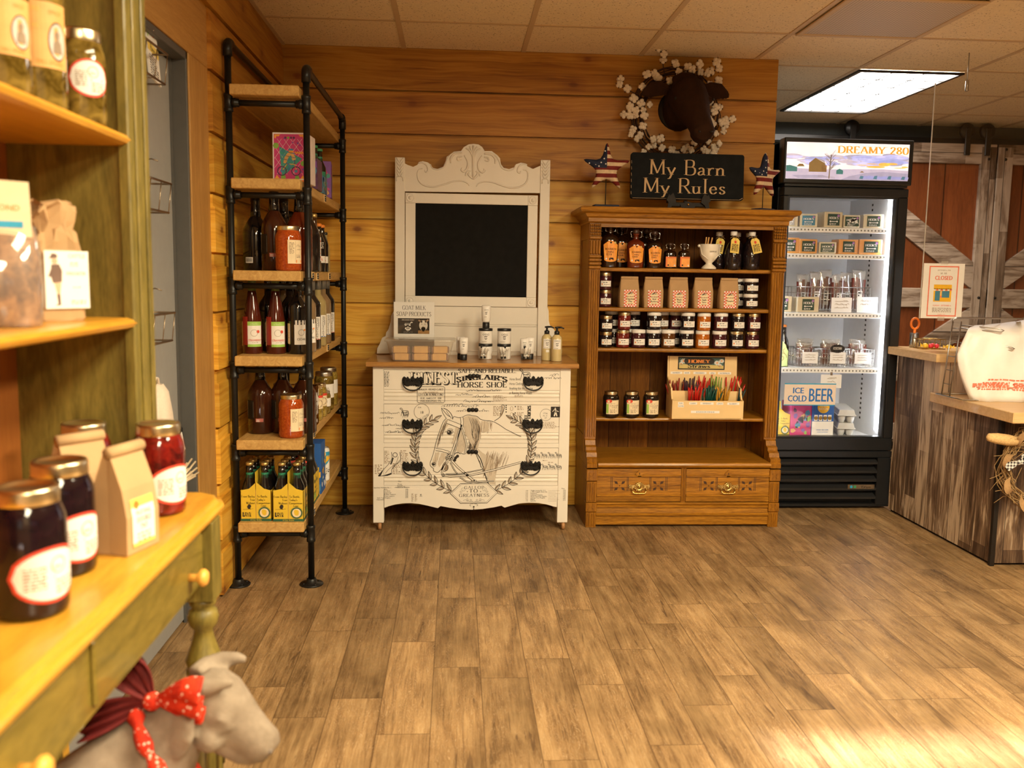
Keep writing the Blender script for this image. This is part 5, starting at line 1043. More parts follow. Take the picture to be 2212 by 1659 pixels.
def soap(label, x, y, z, rz=0):
    t = thing('soap_bar', label, 'soap bar', (x, y, z), rz, sg); b = MB(); b.box(-.034, -.024, 0, .034, .024, .033, b=.003); part('kraft_wrap', b, M['soap_kraft'], t)
    b = MB(); b.box(-.042, -.023, .001, -.0345, .023, .032, b=.004); b.box(.0345, -.023, .001, .042, .023, .032, b=.004); part('soap', b, P_('soap_mauve', (.30, .19, .16), .5), t); return t
for i, x in enumerate((-.088, .003, .090)):
    for s, k in nm: soap('kraft wrapped soap bar, %s row at the %s of the clear box' % (s, ('sign end', 'middle', 'lotion end')[i]), -.165+x*(1 if k == 0 else 1.06), 4.335, Z+.0035+k*.0345, .04*(i-1))
soap('pale soap bar standing in the middle behind the front row of the clear box', -.155, 4.392, Z+.0035, .1)
TUBE = lambda s: [(.0185*s, .030*s), (.0195*s, .034*s)]
def tube_bottle(label, x, y, z=Z, s=1.0, rz=0, group='white lotion tubes with black caps'):
    t = thing('lotion_tube', label, 'lotion tube', (x, y, z), rz, group)
    round_part('cap', [(.0165*s, 0), (.0172*s, .002), (.0172*s, .026*s), (.015*s, .0275*s)], M['black_plastic'], t)
    b = MB(); R_ = []
    for i, (w, d, zz) in enumerate(((.015, .015, .0278), (.0205, .0185, .034), (.0215, .018, .06), (.022, .0145, .095), (.0215, .011, .106), (.018, .007, .1095))): R_.append([(w*s*math.cos(2*PI*k/20), d*s*math.sin(2*PI*k/20), zz*s) for k in range(20)])
    b.loft(R_); part('tube', b, M['tube_white'], t)
    b = MB(); a = Art(); a.text('ODG', 0, .085*s, .006*s, 0); goat_mark(a, 0, .073*s, .014*s, 0); a.micro(-.009*s, .055*s, .018*s, 2, .003*s, 1, 3); b.art(a, lambda u, v, k: (u, -.0186*s-k*.0002+max(0, (v-.05*s))*.075, v)); put('label_print', b.mesh('label_print', [M['ink'], M['ink_soft']]), t)
    return t
tube_bottle('white lotion tube standing alone between the soap box and the stacked jars, front one', .043, 4.405); tube_bottle('white lotion tube peeking out behind the one between soap box and jars', .030, 4.455)
def balm(label, x, y, z, h=.076, r=.0335):
    t = thing('lotion_jar', label, 'lotion jar', (x, y, z), 0, 'black lidded white lotion jars'); round_part('jar_body', [(r*.94, 0), (r, .003), (r, h-.014), (r*.97, h-.012)], M['tube_white'], t)
    round_part('lid', [(r*1.01, h-.0125), (r*1.03, h-.011), (r*1.03, h-.001), (r*1.0, h), (.001, h)], M['black_plastic'], t)
    def d(a, w, hh): a.text('ODG', 0, hh*.70, hh*.17, 1, sx=1.2); goat_mark(a, 0, hh*.50, hh*.36, 1); a.micro(-w*.3, hh*.12, w*.6, 2, hh*.06, 2, 4)
    wrap_label(t, r*1.004, r*2.0, .006, h-.024, [M['paper'], M['ink'], M['ink_soft']], d); return t
for i, x in enumerate((.152, .244)):
    n = ('first', 'second')[i]; balm('lower white lotion jar of the %s stack, behind the shot glass' % n, x, 4.47, Z); balm('upper white lotion jar with black lid on the %s stack%s' % (n, ', under the upended tube' if i == 0 else ''), x, 4.47, Z+.0765)
tube_bottle('white lotion tube standing on top of the first stack of lotion jars', .153, 4.465, Z+.154, 1.02)
tube_bottle('white lotion tube behind the last shot glass, nearer the stacked jars', .345, 4.47, Z, .95); tube_bottle('white lotion tube behind the last shot glass, nearer the pump bottles', .375, 4.475, Z, 1.0)
for i, x in enumerate((.137, .238, .347)):
    lb = ('before the first stack of jars', 'before the second stack of jars', 'nearest the pump bottles')[i]
    t = thing('shot_glass', 'small shot glass holding sample tubes, '+lb, 'glass', (x, 4.385, Z), 0, 'shot glasses of sample tubes')
    round_part('glass_body', [(.0195, 0), (.020, .002), (.0255, .058), (.0235, .058), (.0185, .010), (.001, .009)], M['shot_glass'], t)
    for j in range(3):
        u = thing('sample_tube', 'tiny sample tube in the shot glass %s, %s' % (lb, ('sign side', 'middle', 'pump side')[j]), 'sample tube', (x+(j-1)*.008, 4.385+(-.004, .006, -.002)[j], Z+.0105), 0, 'sample tubes in the shot glasses')
        u.rotation_euler = (0, (.16, -.10, .2)[j]*(1 if i != 1 else -1), 0)
        round_part('tube', [(.0055, .010), (.0065, .012), (.0065, .050), (.004, .056)] if j != 1 else [(.0055, 0), (.0065, .002), (.0065, .046), (.004, .05)], M['tube_white'], u, 10); round_part('cap', [(.0055, 0), (.0055, .0098)] if j != 1 else [(.0062, .0505), (.0062, .062), (.001, .062)], M['black_plastic'], u, 10)
        wrap_label(u, .0067, .012, .018, .022, [M['paper'], M['ink']], lambda a, w, h: goat_mark(a, 0, h*.5, h*.7, 1))
def pump(label, x, y, lab):
    t = thing('pump_bottle', label, 'pump bottle', (x, y, Z), 0, 'soap pump bottles on the dresser'); r = .0262
    round_part('bottle_body', [(r*.94, 0), (r, .004), (r, .105), (r*.9, .118), (r*.55, .127), (r*.5, .130)], M['soap_clear'], t)
    b = MB(); b.lathe([(.0125, .129), (.0125, .146), (.006, .149), (.0045, .160), (.011, .161), (.011, .168), (.002, .169)], n=16); b.tube([(0, 0, .165), (.02, -.006, .166), (.034, -.010, .160)], [.005, .0045, .003], 8); part('pump_head', b, M['black_plastic'], t)
    def d(a, w, h): a.text('ODG', 0, h*.76, h*.15, 1, sx=1.2); goat_mark(a, 0, h*.5, h*.36, 1); a.micro(-w*.35, h*.1, w*.7, 2, h*.06, 2, 4)
    wrap_label(t, r*1.004, r*1.5, .060, .048, [M['paper'], M['ink'], M['ink_soft']], d); 
    if lab: wrap_label(t, r*1.004, .016, .042, .012, [M['paper']], None, .1, 'price_sticker')
    return t
pump('pump bottle of pale soap with a small price sticker, behind its twin', .452, 4.425, True); pump('pump bottle of pale soap in front of its twin, next to the dresser edge', .497, 4.385, False)
# ------------------------------------------------------------------ carved oak bookcase
BX0, BX1, BF, BB = .655, 1.625, 4.42, 4.745      # body sides, upper front, back
bc = thing('bookcase', 'carved dark oak bookcase with fluted pillars, four shelves and two brass handled drawers', 'bookcase', (1.14, 4.55, 0)); bl = (-1.14, -4.55, 0)
OZ, OX = M['bookcase_oak'], M['bookcase_oak_x']
for s, x0, x1 in ((0, BX0, BX0+.022), (1, BX1-.022, BX1)):
    b = MB(); b.box(x0, BF+.02, .30, x1, BB, 1.52); xo = x0-.004 if s == 0 else x1+.004; xi = x0 if s == 0 else x1
    for y0, y1, z0, z1 in ((BF+.02, BF+.06, .36, 1.5), (BB-.04, BB, .36, 1.5), (BF+.06, BB-.04, 1.42, 1.5), (BF+.06, BB-.04, .36, .44)): b.box(xo, y0, z0, xi, y1, z1, b=.001)
    part('side_panel', b, OZ, bc, bl)
b = MB(); b.box(BX0+.02, BB-.012, .30, BX1-.02, BB, 1.52); part('back_panel', b, M['bookcase_back'], bc, bl)
def pilaster(x0, x1):
    b = MB(); w = x1-x0; n = 5; y = BF
    b.box(x0, y+.006, .43, x1, y+.026, 1.50)
    for i in range(n): xa = x0+w*(i+.12)/n; b.box(xa, y, .44, xa+w*.76/n, y+.008, 1.27, b=.0028)
    for z0, z1, d in ((1.275, 1.289, .012), (1.293, 1.307, .016), (1.311, 1.325, .016), (1.328, 1.340, .012)): b.box(x0-.004, y-d+.004, z0, x1+.004, y+.012, z1, b=.004)
    for i in range(4): xa = x0+w*(i+.1)/4; b.box(xa, y-.006, 1.345, xa+w*.8/4, y+.008, 1.415, b=.004)
    b.box(x0-.003, y-.010, 1.418, x1+.003, y+.01, 1.432, b=.004)
    for j in range(4):
        for i in range(6): xa = x0+w*(i+.08)/6; b.box(xa, y-.008, 1.437+j*.0145, xa+w*.84/6, y+.006, 1.449+j*.0145, b=.003)
    part('pilaster', b, OZ, bc, bl)
PL = ((BX0-.002, .708), (1.568, BX1+.006))
for p in PL: pilaster(*p)
# cornice
pr = [(BF+.0, 1.498), (BF-.012, 1.504), (BF-.012, 1.520), (BF-.024, 1.526), (BF-.030, 1.540), (BF-.045, 1.548), (BF-.050, 1.560), (BF-.046, 1.570), (BF-.030, 1.572), (BB, 1.572), (BB, 1.498)]
b = MB(); x0, x1 = BX0-.012, BX1+.012
R1 = lambda e, d, z: [(x0-e, BF-d, z), (x1+e, BF-d, z), (x1+e, BB, z), (x0-e, BB, z)]
b.loft([R1(-.005, .0, 1.497), R1(.0, .010, 1.503), R1(.0, .010, 1.520), R1(.010, .022, 1.526), R1(.018, .028, 1.540), R1(.040, .046, 1.548), R1(.046, .052, 1.560), R1(.042, .048, 1.571), R1(.030, .035, 1.574)], sm=False); part('cornice', b, OX, bc, bl)
SZ = [1.283, 1.086, .884, .534]
for z in SZ:
    b = MB(); b.prism([(BF+.030, z-.009), (BF+.032, z-.003), (BF+.038, z), (BB-.012, z), (BB-.012, z-.019), (BF+.038, z-.019), (BF+.032, z-.016)], BX0+.0225, BX1-.0225, 'yz'); part('shelf', b, OX, bc, bl)
b = MB(); b.box(BX0+.022, BF+.012, 1.478, BX1-.022, BF+.028, 1.500); part('top_rail', b, OX, bc, bl)
b = MB(); P = [(BF+.13, .40)]
for k in range(18): z = .40+k*.055; P += [(BF+.150, z), (BF+.150, z+.03), (BF+.136, z+.034)]
b.prism(P+[(BF+.13, 1.39)], BX1-.030, BX1-.0225, 'yz'); part('shelf_ratchet', b, OZ, bc, bl)
# projecting base
QF = 4.33
b = MB(); b.prism([(QF-.012, .309), (QF-.016, .318), (QF-.012, .327), (QF-.004, .330), (BB, .330), (BB, .303), (QF-.004, .303)], BX0+.052, BX1-.052, 'yz'); part('ledge', b, OX, bc, bl)
for x0, x1 in ((BX0-.001, BX0+.05), (BX1-.05, BX1+.001)):
    b = MB()
    for z0, z1, d in ((0, .078, 0), (.128, .232, 0)): b.box(x0, QF, z0, x1, QF+.06, z1, b=.002); [b.box(x0+.006+i*.011, QF-.003, z0+.008, x0+.014+i*.011, QF+.005, z1-.008, b=.0015) for i in range(4)]
    for z0 in (.080, .236):
        b.box(x0-.002, QF-.006, z0, x1+.002, QF+.06, z0+.046+.012*(z0 > .1), b=.003); xc, zc = (x0+x1)/2, z0+.026
        for k in range(4): an = PI/4+k*PI/2; b.prism([(xc+.003*math.cos(an), zc+.003*math.sin(an)), (xc+.016*math.cos(an-.35), zc+.016*math.sin(an-.35)), (xc+.022*math.cos(an), zc+.022*math.sin(an)), (xc+.016*math.cos(an+.35), zc+.016*math.sin(an+.35))], QF-.009, QF-.004, 'xz')
    b.box(x0, QF+.06, 0, x1, BB, .30)
    sc = [(QF+.02, .296), (QF-.004, .302), (QF-.006, .322), (QF+.004, .330), (QF+.002, .345), (QF+.022, .352), (QF+.030, .372), (QF+.052, .380), (QF+.055, .395), (QF+.075, .402), (QF+.084, .425), (QF+.100, .432), (QF+.100, .296)]
    b.prism(sc, x0, x1, 'yz'); part('corner_post', b, OZ, bc, bl)
xl, xr = BX0+.05, BX1-.05; xm = (xl+xr)/2
b = MB(); b.box(xm-.012, QF+.004, .128, xm+.012, QF+.03, .302); [b.box(xm-.010+i*.0075, QF, .135, xm-.0045+i*.0075, QF+.006, .298, b=.0012) for i in range(3)]; b.box(xl, BB-.02, .02, xr, BB, .30); b.box(xl, QF+.05, .118, xr, BB, .128); part('divider', b, OZ, bc, bl)
b = MB(); b.prism([(QF+.03, .012), (QF+.006, .014), (QF+.006, .058), (QF-.002, .060), (QF-.004, .066), (QF+.004, .072), (QF+.008, .098), (QF, .101), (QF, .106), (QF+.006, .109), (QF+.004, .114), (QF, .119), (QF, .127), (QF+.03, .127)], xl, xr, 'yz'); part('plinth', b, OX, bc, bl)
for i, (x0, x1) in enumerate(((xl+.001, xm-.0135), (xm+.0135, xr-.001))):
    xc = (x0+x1)/2; w = x1-x0; b = MB()
    b.prism([(QF+.02, .129), (QF+.004, .131), (QF+.003, .156), (QF-.003, .159), (QF-.003, .164), (QF+.004, .167), (QF+.005, .256), (QF-.003, .258), (QF-.003, .263), (QF+.004, .266), (QF+.004, .296), (QF+.02, .300)], x0, x1, 'yz')
    b.prism([(xc-.020, .272), (xc, .252), (xc+.020, .272), (xc, .292)], QF-.003, QF+.004, 'xz'); dr = part('drawer', b, OX, bc, bl)
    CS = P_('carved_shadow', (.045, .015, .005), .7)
    for s in (-1, 1):
        b = MB(); cx, cz = xc+s*w*(.099/.43), .211
        for q in (.055, .061, .137, .144): b.box(xc+s*w*(q/.43)-.0012, QF+.0042, .170, xc+s*w*(q/.43)+.0012, QF+.0055, .255)
        for k in range(4):
            an = PI/4+k*PI/2; b.prism([(cx+.012*math.cos(an), cz+.010*math.sin(an)), (cx+.026*math.cos(an-.30), cz+.024*math.sin(an-.30)), (cx+.038*math.cos(an), cz+.034*math.sin(an)), (cx+.026*math.cos(an+.30), cz+.024*math.sin(an+.30))], QF+.0040, QF+.0058, 'xz')
        b.sphere((cx, QF+.005, cz), .003, n=6); part('rosette_carving', b, CS, dr)
    b = MB(); b.box(xc-.0016, QF-.0036, .268, xc+.0016, QF-.002, .274); b.sphere((xc, QF-.003, .275), .0026, n=6); part('keyhole', b, CS, dr)
    b = MB(); zc = .207
    b.lathe([(.022, 0), (.023, .004), (.017, .007), (.014, .004), (.010, .004), (.006, .010), (.001, .012)], n=22, M=Matrix.Translation((xc, QF+.001, zc)) @ Matrix.Rotation(PI/2, 4, 'X'))
    for k in range(14): an = 2*PI*k/14; b.sphere((xc+.0215*math.cos(an), QF-.003, zc+.0215*math.sin(an)), .0042, n=6)
    for s in (-1, 1):
        b.prism([(xc+s*.018, zc+.010), (xc+s*.036, zc+.008), (xc+s*.050, zc+.012), (xc+s*.053, zc), (xc+s*.046, zc-.010), (xc+s*.034, zc-.006), (xc+s*.018, zc-.010)], QF-.003, QF+.003, 'xz'); b.sphere((xc+s*.043, QF-.004, zc), .006, n=8); b.sphere((xc+s*.036, QF-.006, zc-.010), .005, n=8)
    b.tube([(xc-.036, QF-.006, zc-.010), (xc-.032, QF-.012, zc-.026), (xc-.024, QF-.014, zc-.031), (xc+.024, QF-.014, zc-.031), (xc+.032, QF-.012, zc-.026), (xc+.036, QF-.006, zc-.010)], .0032, 8); part('handle', b, M['brass'], dr, label='brass rosette handle with drop bail')
# foot shadow gap
b = MB(); b.box(xl, QF+.04, 0.0, xr, QF+.06, .02); part('kick_board', b, OX, bc, bl)

# ------------------------------------------------------------------ syrup shelf
Y = 4.495
def syrup(label, x, y, h, w, d, z=SZ[0], fill='syrup', lab='label_orange', square=False, group='maple syrup flasks', paper=True):
    t = thing('syrup_bottle', label, 'syrup bottle', (x, y, z), 0, group); n = 24
    def ring(f, g, zz):
        e = 3.2 if square else 2.4; P = []
        for k in range(n): an = 2*PI*k/n; c, s = math.cos(an), math.sin(an); P.append((abs(c)**(2/e)*(1 if c > 0 else -1)*w/2*f, abs(s)**(2/e)*(1 if s > 0 else -1)*d/2*g, zz))
        return P
    nr = .30 if not square else .36; c = lambda zz, r: [(r*math.cos(2*PI*k/n), r*math.sin(2*PI*k/n), zz) for k in range(n)]; r = w*nr*.5
    b = MB(); b.loft([ring(.82, .85, 0), ring(.88, .9, .004), ring(.93, .95, h*.3), ring(1, 1, h*.56), ring(.93, .95, h*.645), ring(.66, .75, h*.70), c(h*.735, r*1.05), c(h*.76, r), c(h*.86, r), c(h*.865, r*1.25), c(h*.885, r*1.25), c(h*.89, r)]) if not square else b.loft([ring(.95, .95, 0), ring(1, 1, .004), ring(1, 1, h*.58), ring(.9, .9, h*.66), c(h*.72, r*1.1), c(h*.75, r), c(h*.87, r), c(h*.88, r)])
    part('glass_body', b, M[fill], t)
    b = MB(); b.lathe([(r*1.05, h*.892), (r*1.25, h*.90), (r*1.2, h*.975), (r*.9, h), (.001, h)], n=16); part('stopper', b, P_('stopper_brown', (.05, .022, .012), .4), t)
    b = MB()
    for s in (-1, 1): b.tube([(s*r*.9, -r*.5, h*.955), (s*r*1.9, -r*.5, h*.94), (s*r*2.1, -r*.6, h*.90), (s*r*1.8, -r*.8, h*.84), (s*r*1.9, -r*.9, h*.80), (s*r*1.1, -r*.9, h*.79)], .0012, 5)
    b.tube([(-r*1.1, -r*.9, h*.79), (0, -r*1.3, h*.77), (r*1.1, -r*.9, h*.79)], .0012, 5); part('wire_bail', b, M['chrome'], t)
    if paper:
        a = Art(); W2 = w*.40
        if square: hh0, hh1 = h*.06, h*.46; P = [(-w*.43, hh0), (w*.43, hh0), (w*.43, hh1), (-w*.43, hh1)]; a.poly(P, 0); a.lay = 2; a.rect(-w*.43, hh0, -w*.30, hh1, 1); a.rect(-w*.3, hh1-.008, w*.43, hh1, 1); a.disc(-w*.22, h*.13, .004, 2); [a.line([(w*(-.1+.13*i), hh0), (w*(-.1+.13*i), hh1)], .0007, 1) for i in range(4)]; a.disc(w*.3, h*.12, .004, 3)
        else:
            P = [(-W2*.86, h*.16)]+[(-W2*.86+W2*1.72*i/8, h*.145-h*.022*math.sin(PI*i/8)) for i in range(1, 8)]+[(W2*.86, h*.16), (W2, h*.50)]+[(W2-2*W2*i/8, h*.50+h*.09*math.sin(PI*i/8)) for i in range(1, 8)]+[(-W2, h*.50)]; a.poly(P, 0); a.lay = 2
            T = [(W2*.97, h*.44), (W2, h*.50)]+[(W2-2*W2*i/8, h*.50+h*.09*math.sin(PI*i/8)) for i in range(1, 8)]+[(-W2, h*.50), (-W2*.97, h*.44)]; a.poly(T, 1); a.lay = 3
            [a.line([(W2*(-.45+.45*i), h*.16), (W2*(-.45+.45*i), h*.52)], .0009, 1) for i in range(3)]
            a.text('BOURBON', 0, h*.385, h*.045, 2, sx=.8); a.text('MAPLE', 0, h*.32, h*.04, 2, sx=.8); a.micro(-W2*.6, h*.29, W2*1.2, 2, h*.02, 2, 4)
            a.poly([(-W2*.2, h*.16), (-W2*.2, h*.195), (-W2*.1, h*.215), (W2*.35, h*.215), (W2*.42, h*.19), (W2*.40, h*.16), (W2*.3, h*.16), (W2*.28, h*.18), (0, h*.18), (-W2*.03, h*.16)], 2); a.disc(-W2*.6, h*.19, h*.02, 3)
            a.lay = 4; a.disc(W2*.62, h*.545, h*.024, 4)
        b = MB(); b.art(a, lambda u, v, k: (u, -d/2*((1-(abs(u)*1.9/w)**2.4)**(1/2.4) if not square else 1.0)-.0006-k*.0003, v)); put('label', b.mesh('label', [M[lab], M['label_orange_dark'], M['bead_dark'], M['paper'], M['seal_green']]), t)
    return t
syrup('largest maple syrup flask with orange label at the end of the top shelf', .762, Y-.015, .222, .088, .062)
syrup('unlabelled dark flask hidden behind the largest syrup flask', .735, Y+.10, .235, .085, .06, paper=False)
syrup('big syrup flask set back between the largest flask and the red tinted one', .838, Y+.09, .218, .088, .062)
syrup('reddish see through syrup flask with orange label, second in the front row', .890, Y-.02, .188, .090, .06, fill='syrup_red')
syrup('dark syrup flask with orange label next to the little square bottles', .985, Y-.015, .183, .082, .058)
syrup('dark flask with flat black cap behind the dark orange labelled flask', .965, Y+.09, .200, .082, .058, paper=False)
syrup('little square syrup bottle, half behind the one beside the cup', 1.072, Y+.015, .127, .062, .055, square=True); syrup('little square syrup bottle with wire stopper nearest the cup', 1.134, Y-.02, .126, .056, .052, square=True)
t = thing('goblet', 'cream ceramic goblet cup lettered samples on the syrup shelf', 'cup', (1.262, Y-.02, SZ[0]))
b = MB(); b.lathe([(.036, 0), (.037, .006), (.030, .014), (.017, .024), (.016, .030), (.034, .048), (.045, .066), (.048, .090), (.050, .118), (.052, .122), (.047, .121), (.044, .09), (.03, .055), (.001, .04)], n=32)
for s in (-1, 1): b.sphere((s*.052, 0, .114), .009, n=10, sc=(1, 1, .9)); b.tube([(s*.05, -.012, .110), (s*.044, -.024, .072), (s*.012, -.040, .045)], .0022, 6)
part('cup_body', b, M['ceramic'], t); b = MB(); a = Art(); a.text('SAMPLES', 0, 0, .007, 0); b.art(a, around(.0487, .15, .082)); put('lettering', b.mesh('lettering', [M['ink']]), t)
for i, (dx, an) in enumerate(((-.030, .12), (-.022, .2), (-.012, .33))):
    u = thing('wooden_stick', 'wooden tasting stick in the cream cup, %s' % ('outermost', 'middle one', 'most tilted')[i], 'stick', (1.262+dx+.006, Y-.018, SZ[0]+.060), 0, 'wooden tasting sticks'); u.rotation_euler = (0, an*.6, 0); b = MB(); b.box(-.0032, -.001, 0, .0032, .001, .098, b=.0008); part('stick_body', b, M['stick'], u)
def cordial(label, x, y, tagged, an=0):
    t = thing('cordial_bottle', label, 'bottle', (x, y, SZ[0]), 0, 'round dark bottles with white caps'); r = .043
    round_part('glass_body', [(r*.85, 0), (r*.95, .005), (r, .05), (r*.96, .085), (r*.70, .122), (r*.42, .140), (.0135, .150), (.0135, .168)], M['jam_dark'], t)
    round_part('cap', [(.0145, .166), (.0165, .168), (.0165, .186), (.014, .188), (.001, .188)], M['white_lid'], t)
    if tagged:
        b = MB(); b.tube([(.015*math.cos(2*PI*k/14), .015*math.sin(2*PI*k/14), .158+.001*math.sin(k*3)) for k in range(14)], .0013, 5, closed=True)
        for s in (-1, 1): b.tube([(0, -.015, .158), (s*.012, -.020, .162), (s*.024, -.018, .152)], .001, 5); b.tube([(0, -.015, .158), (s*.010, -.024, .165), (s*.018, -.022, .168)], .001, 5)
        part('twine', b, M['twine'], t)
        b = MB(); a = Art(); a.poly([(-.022, -.075), (.022, -.075), (.022, -.012), (.012, 0), (-.012, 0), (-.022, -.012)], 0); a.lay = 2; a.poly([(-.006, -.016), (0, -.012), (.006, -.016), (.004, -.026), (-.004, -.026)], 1); a.micro(-.017, -.034, .034, 7, .0052, 2, 5, 'j'); a.disc(0, -.006, .0016, 2)
        c, s = math.cos(an), math.sin(an); b.art(a, lambda u, v, k: (u*c-v*s, -.030-.018*min(1, -v/.045)-k*.0003, .154+u*s+v*c)); put('paper_tag', b.mesh('paper_tag', [M['tag_yellow'], M['red_ink'], M['ink']]), t, label='yellow paper tag on twine')
    return t
cordial('round dark bottle with white cap set behind, its yellow tag half hidden by the cup', 1.332, Y+.055, True, -.22); cordial('round dark bottle with white cap and yellow tag, nearest the cup in the front row', 1.383, Y-.02, True, -.12)
cordial('round dark bottle with white cap in shadow between the two front tagged ones', 1.435, Y+.085, False); cordial('round dark bottle with tilted yellow tag at the end of the front row', 1.478, Y-.015, True, .22)
cordial('untagged dark bottle at the back behind the end bottle', 1.50, Y+.10, False)

# ------------------------------------------------------------------ jam and pancake mix shelves
JB = {}
def jam(label, x, y, z, fill, lid, r=.033, h=.086, turn=0, group='small jam jars in the bookcase', lab=True, lz=.016):
    t = jar('jam_jar', label, (x, y, z), r, h, M[fill], M[lid], turn, group, .93, .10, .018)
    def d(a, w, hh): a.micro(-w*.28, hh*.66, w*.62, 1, hh*.22, 1, 3, 'l', .9); a.micro(-w*.20, hh*.34, w*.6, 1, hh*.15, 1, 5, 'l', .9); a.disc(-w*.36, hh*.42, hh*.12, 2, n=8); a.micro(-w*.05, hh*.12, w*.2, 1, hh*.1, 1, 7)
    if lab: wrap_label(t, r*1.006, r*1.75, lz, h*.335, [M['paper'], M['ink'], M['orange_ink']], d, .06)
    return t
J = 4.495
jam('gold lidded red jam jar, upper one at the pillar end of the bag shelf', .745, J, SZ[1]+.0865, 'jam_plum', 'gold_lid'); jam('gold lidded red jam jar, lower one at the pillar end of the bag shelf', .747, J, SZ[1], 'jam_plum', 'gold_lid')
for (x, y, z, lb) in ((1.488, J, 1, 'upper white lidded dark jar beside the pumpkin mix bag'), (1.488, J, 0, 'lower white lidded dark jar beside the pumpkin mix bag'), (1.452, J+.085, 1, 'upper jar hidden behind the white lidded pair by the pumpkin bag'), (1.452, J+.085, 0, 'lower jar hidden behind the white lidded pair by the pumpkin bag')): jam(lb, x, y, SZ[1]+z*.077, 'jam_dark', 'white_lid', .037, .076)
def mix_bag(label, x, name, i):
    t = thing('mix_bag', label, 'paper bag', (x, J, SZ[1]), (.10, .06, .0, .05, .08)[i], 'kraft bags of pancake mix'); r = random.Random(i+4); w, d, h = .100, .058, .150
    b = MB(); rings = []
    for zz, fx, fy in ((0, .97, .94), (.003, 1, 1), (.05, 1.02, 1.05), (.085, 1.0, .9), (.115, .95, .5), (.135, .91, .16), (.148, .89, .10)):
        P = []
        for k in range(24):
            an = 2*PI*k/24+.13; c, s = math.cos(an), math.sin(an); e = 6
            P.append((abs(c)**(2/e)*(1 if c > 0 else -1)*w/2*fx+r.uniform(-.0012, .0012), abs(s)**(2/e)*(1 if s > 0 else -1)*d/2*fy-d*.5*(1-fy)*.25+r.uniform(-.0016, .0016), zz))
        rings.append(P)
    b.loft(rings); b.box(-w*.445, -.014, .142, w*.445, -.002, .1545, b=.002); part('bag_body', b, M['kraft'], t)
    a = Art(); a.rect(-.032, .004, .032, .088, 0); a.lay = 2
    for k in range(9):
        for j in range(12):
            if (k+j) % 2 == 0 and not (1 < k < 7 and 1 < j < 10): a.rect(-.032+k*.00711, .004+j*.007, -.032+(k+1)*.00711, .004+(j+1)*.007, 1)
    a.rect(-.0245, .014, .0245, .080, 2); a.lay = 3; a.script(-.018, .067, .03, .008, 3, 3, .0014); a.line([(-.01, .066), (.0, .074), (.012, .077)], .003, 3, True); a.micro(-.018, .056, .036, 2, .004, 4, 2, 'j')
    ws = name.split('|'); [a.serif(s, 0, (.040-.0115*k) if len(ws) > 1 else .036, .0085, 3, .16, serif=False) for k, s in enumerate(ws)]; a.serif('Pancake Mix', 0, .0185, .0045, 3, .16, serif=False)
    b = MB(); b.art(a, lambda u, v, k: (u, -d/2*(1.05 if v > .03 else 1.02)-.0022-k*.0003+max(0, v-.06)*.12, v)); put('label', b.mesh('label', [M['paper'], M['red_ink'], M['paper_cream'], M['ink'], M['ink_soft']]), t)
    return t
for i, (x, nm) in enumerate(((.866, 'Chocolate|Chip'), (.988, 'Wild|Blueberry'), (1.116, 'Maple|Apple'), (1.241, 'Apple|Spice'), (1.372, 'Pumpkin'))): mix_bag('kraft paper bag labelled %s pancake mix, red gingham label border' % nm.replace('|', ' ').lower(), x, nm, i)
top = [(1311, .757, 'jam_dark', 'gold_lid', .033, .080), (1350, .848, 'jam_red', 'gold_lid', .033, .088), (1415, 1.000, 'jam_dark', 'white_lid', .036, .088), (1489, 1.172, 'jam_dark', 'white_lid', .036, .088), (1524, 1.254, 'jam_amber', 'white_lid', .035, .089), (1561, 1.341, 'jam_plum', 'white_lid', .036, .090), (1598, 1.429, 'jam_dark', 'gold_lid', .034, .090), (1633, 1.511, 'jam_plum', 'gold_lid', .034, .090)]
bot = [(.757, 'jam_dark', 'gold_lid', .033, .080), (.843, 'jam_red', 'gold_lid', .034, .090), (.922, 'jam_plum', 'white_lid', .036, .092), (.997, 'jam_dark', 'white_lid', .036, .092), (1.074, 'jam_brown', 'white_lid', .036, .092), (1.168, 'jam_dark', 'white_lid', .037, .092), (1.250, 'jam_amber', 'white_lid', .036, .090), (1.337, 'jam_plum', 'white_lid', .037, .090), (1.424, 'jam_dark', 'gold_lid', .035, .090), (1.507, 'jam_plum', 'gold_lid', .035, .090)]
nth = ['first', 'second', 'third', 'fourth', 'fifth', 'sixth', 'seventh', 'eighth', 'ninth', 'tenth']
cn = {'jam_dark': 'near black', 'jam_red': 'red', 'jam_plum': 'dark red', 'jam_amber': 'orange', 'jam_brown': 'brown'}
hb = {}
for i, (x, f, l, r, h) in enumerate(bot):
    jam('%s jar with %s lid, bottom row of the jam shelf, %s from the dresser' % (cn[f], 'white' if 'white' in l else 'gold', nth[i]), x, J, SZ[2], f, l, r, h); hb[round(x, 1)] = h
for i, (px, x, f, l, r, h) in enumerate(top):
    q = min(bot, key=lambda k: abs(k[0]-x)); nb = [k for k in range(10) if bot[k] is q][0]
    jam('%s jam jar with %s lid stacked on the %s jar of the jam shelf' % (cn[f], 'white' if 'white' in l else 'gold', nth[nb]), x+.0, J, SZ[2]+q[4]+.0005, f, l, r, h)
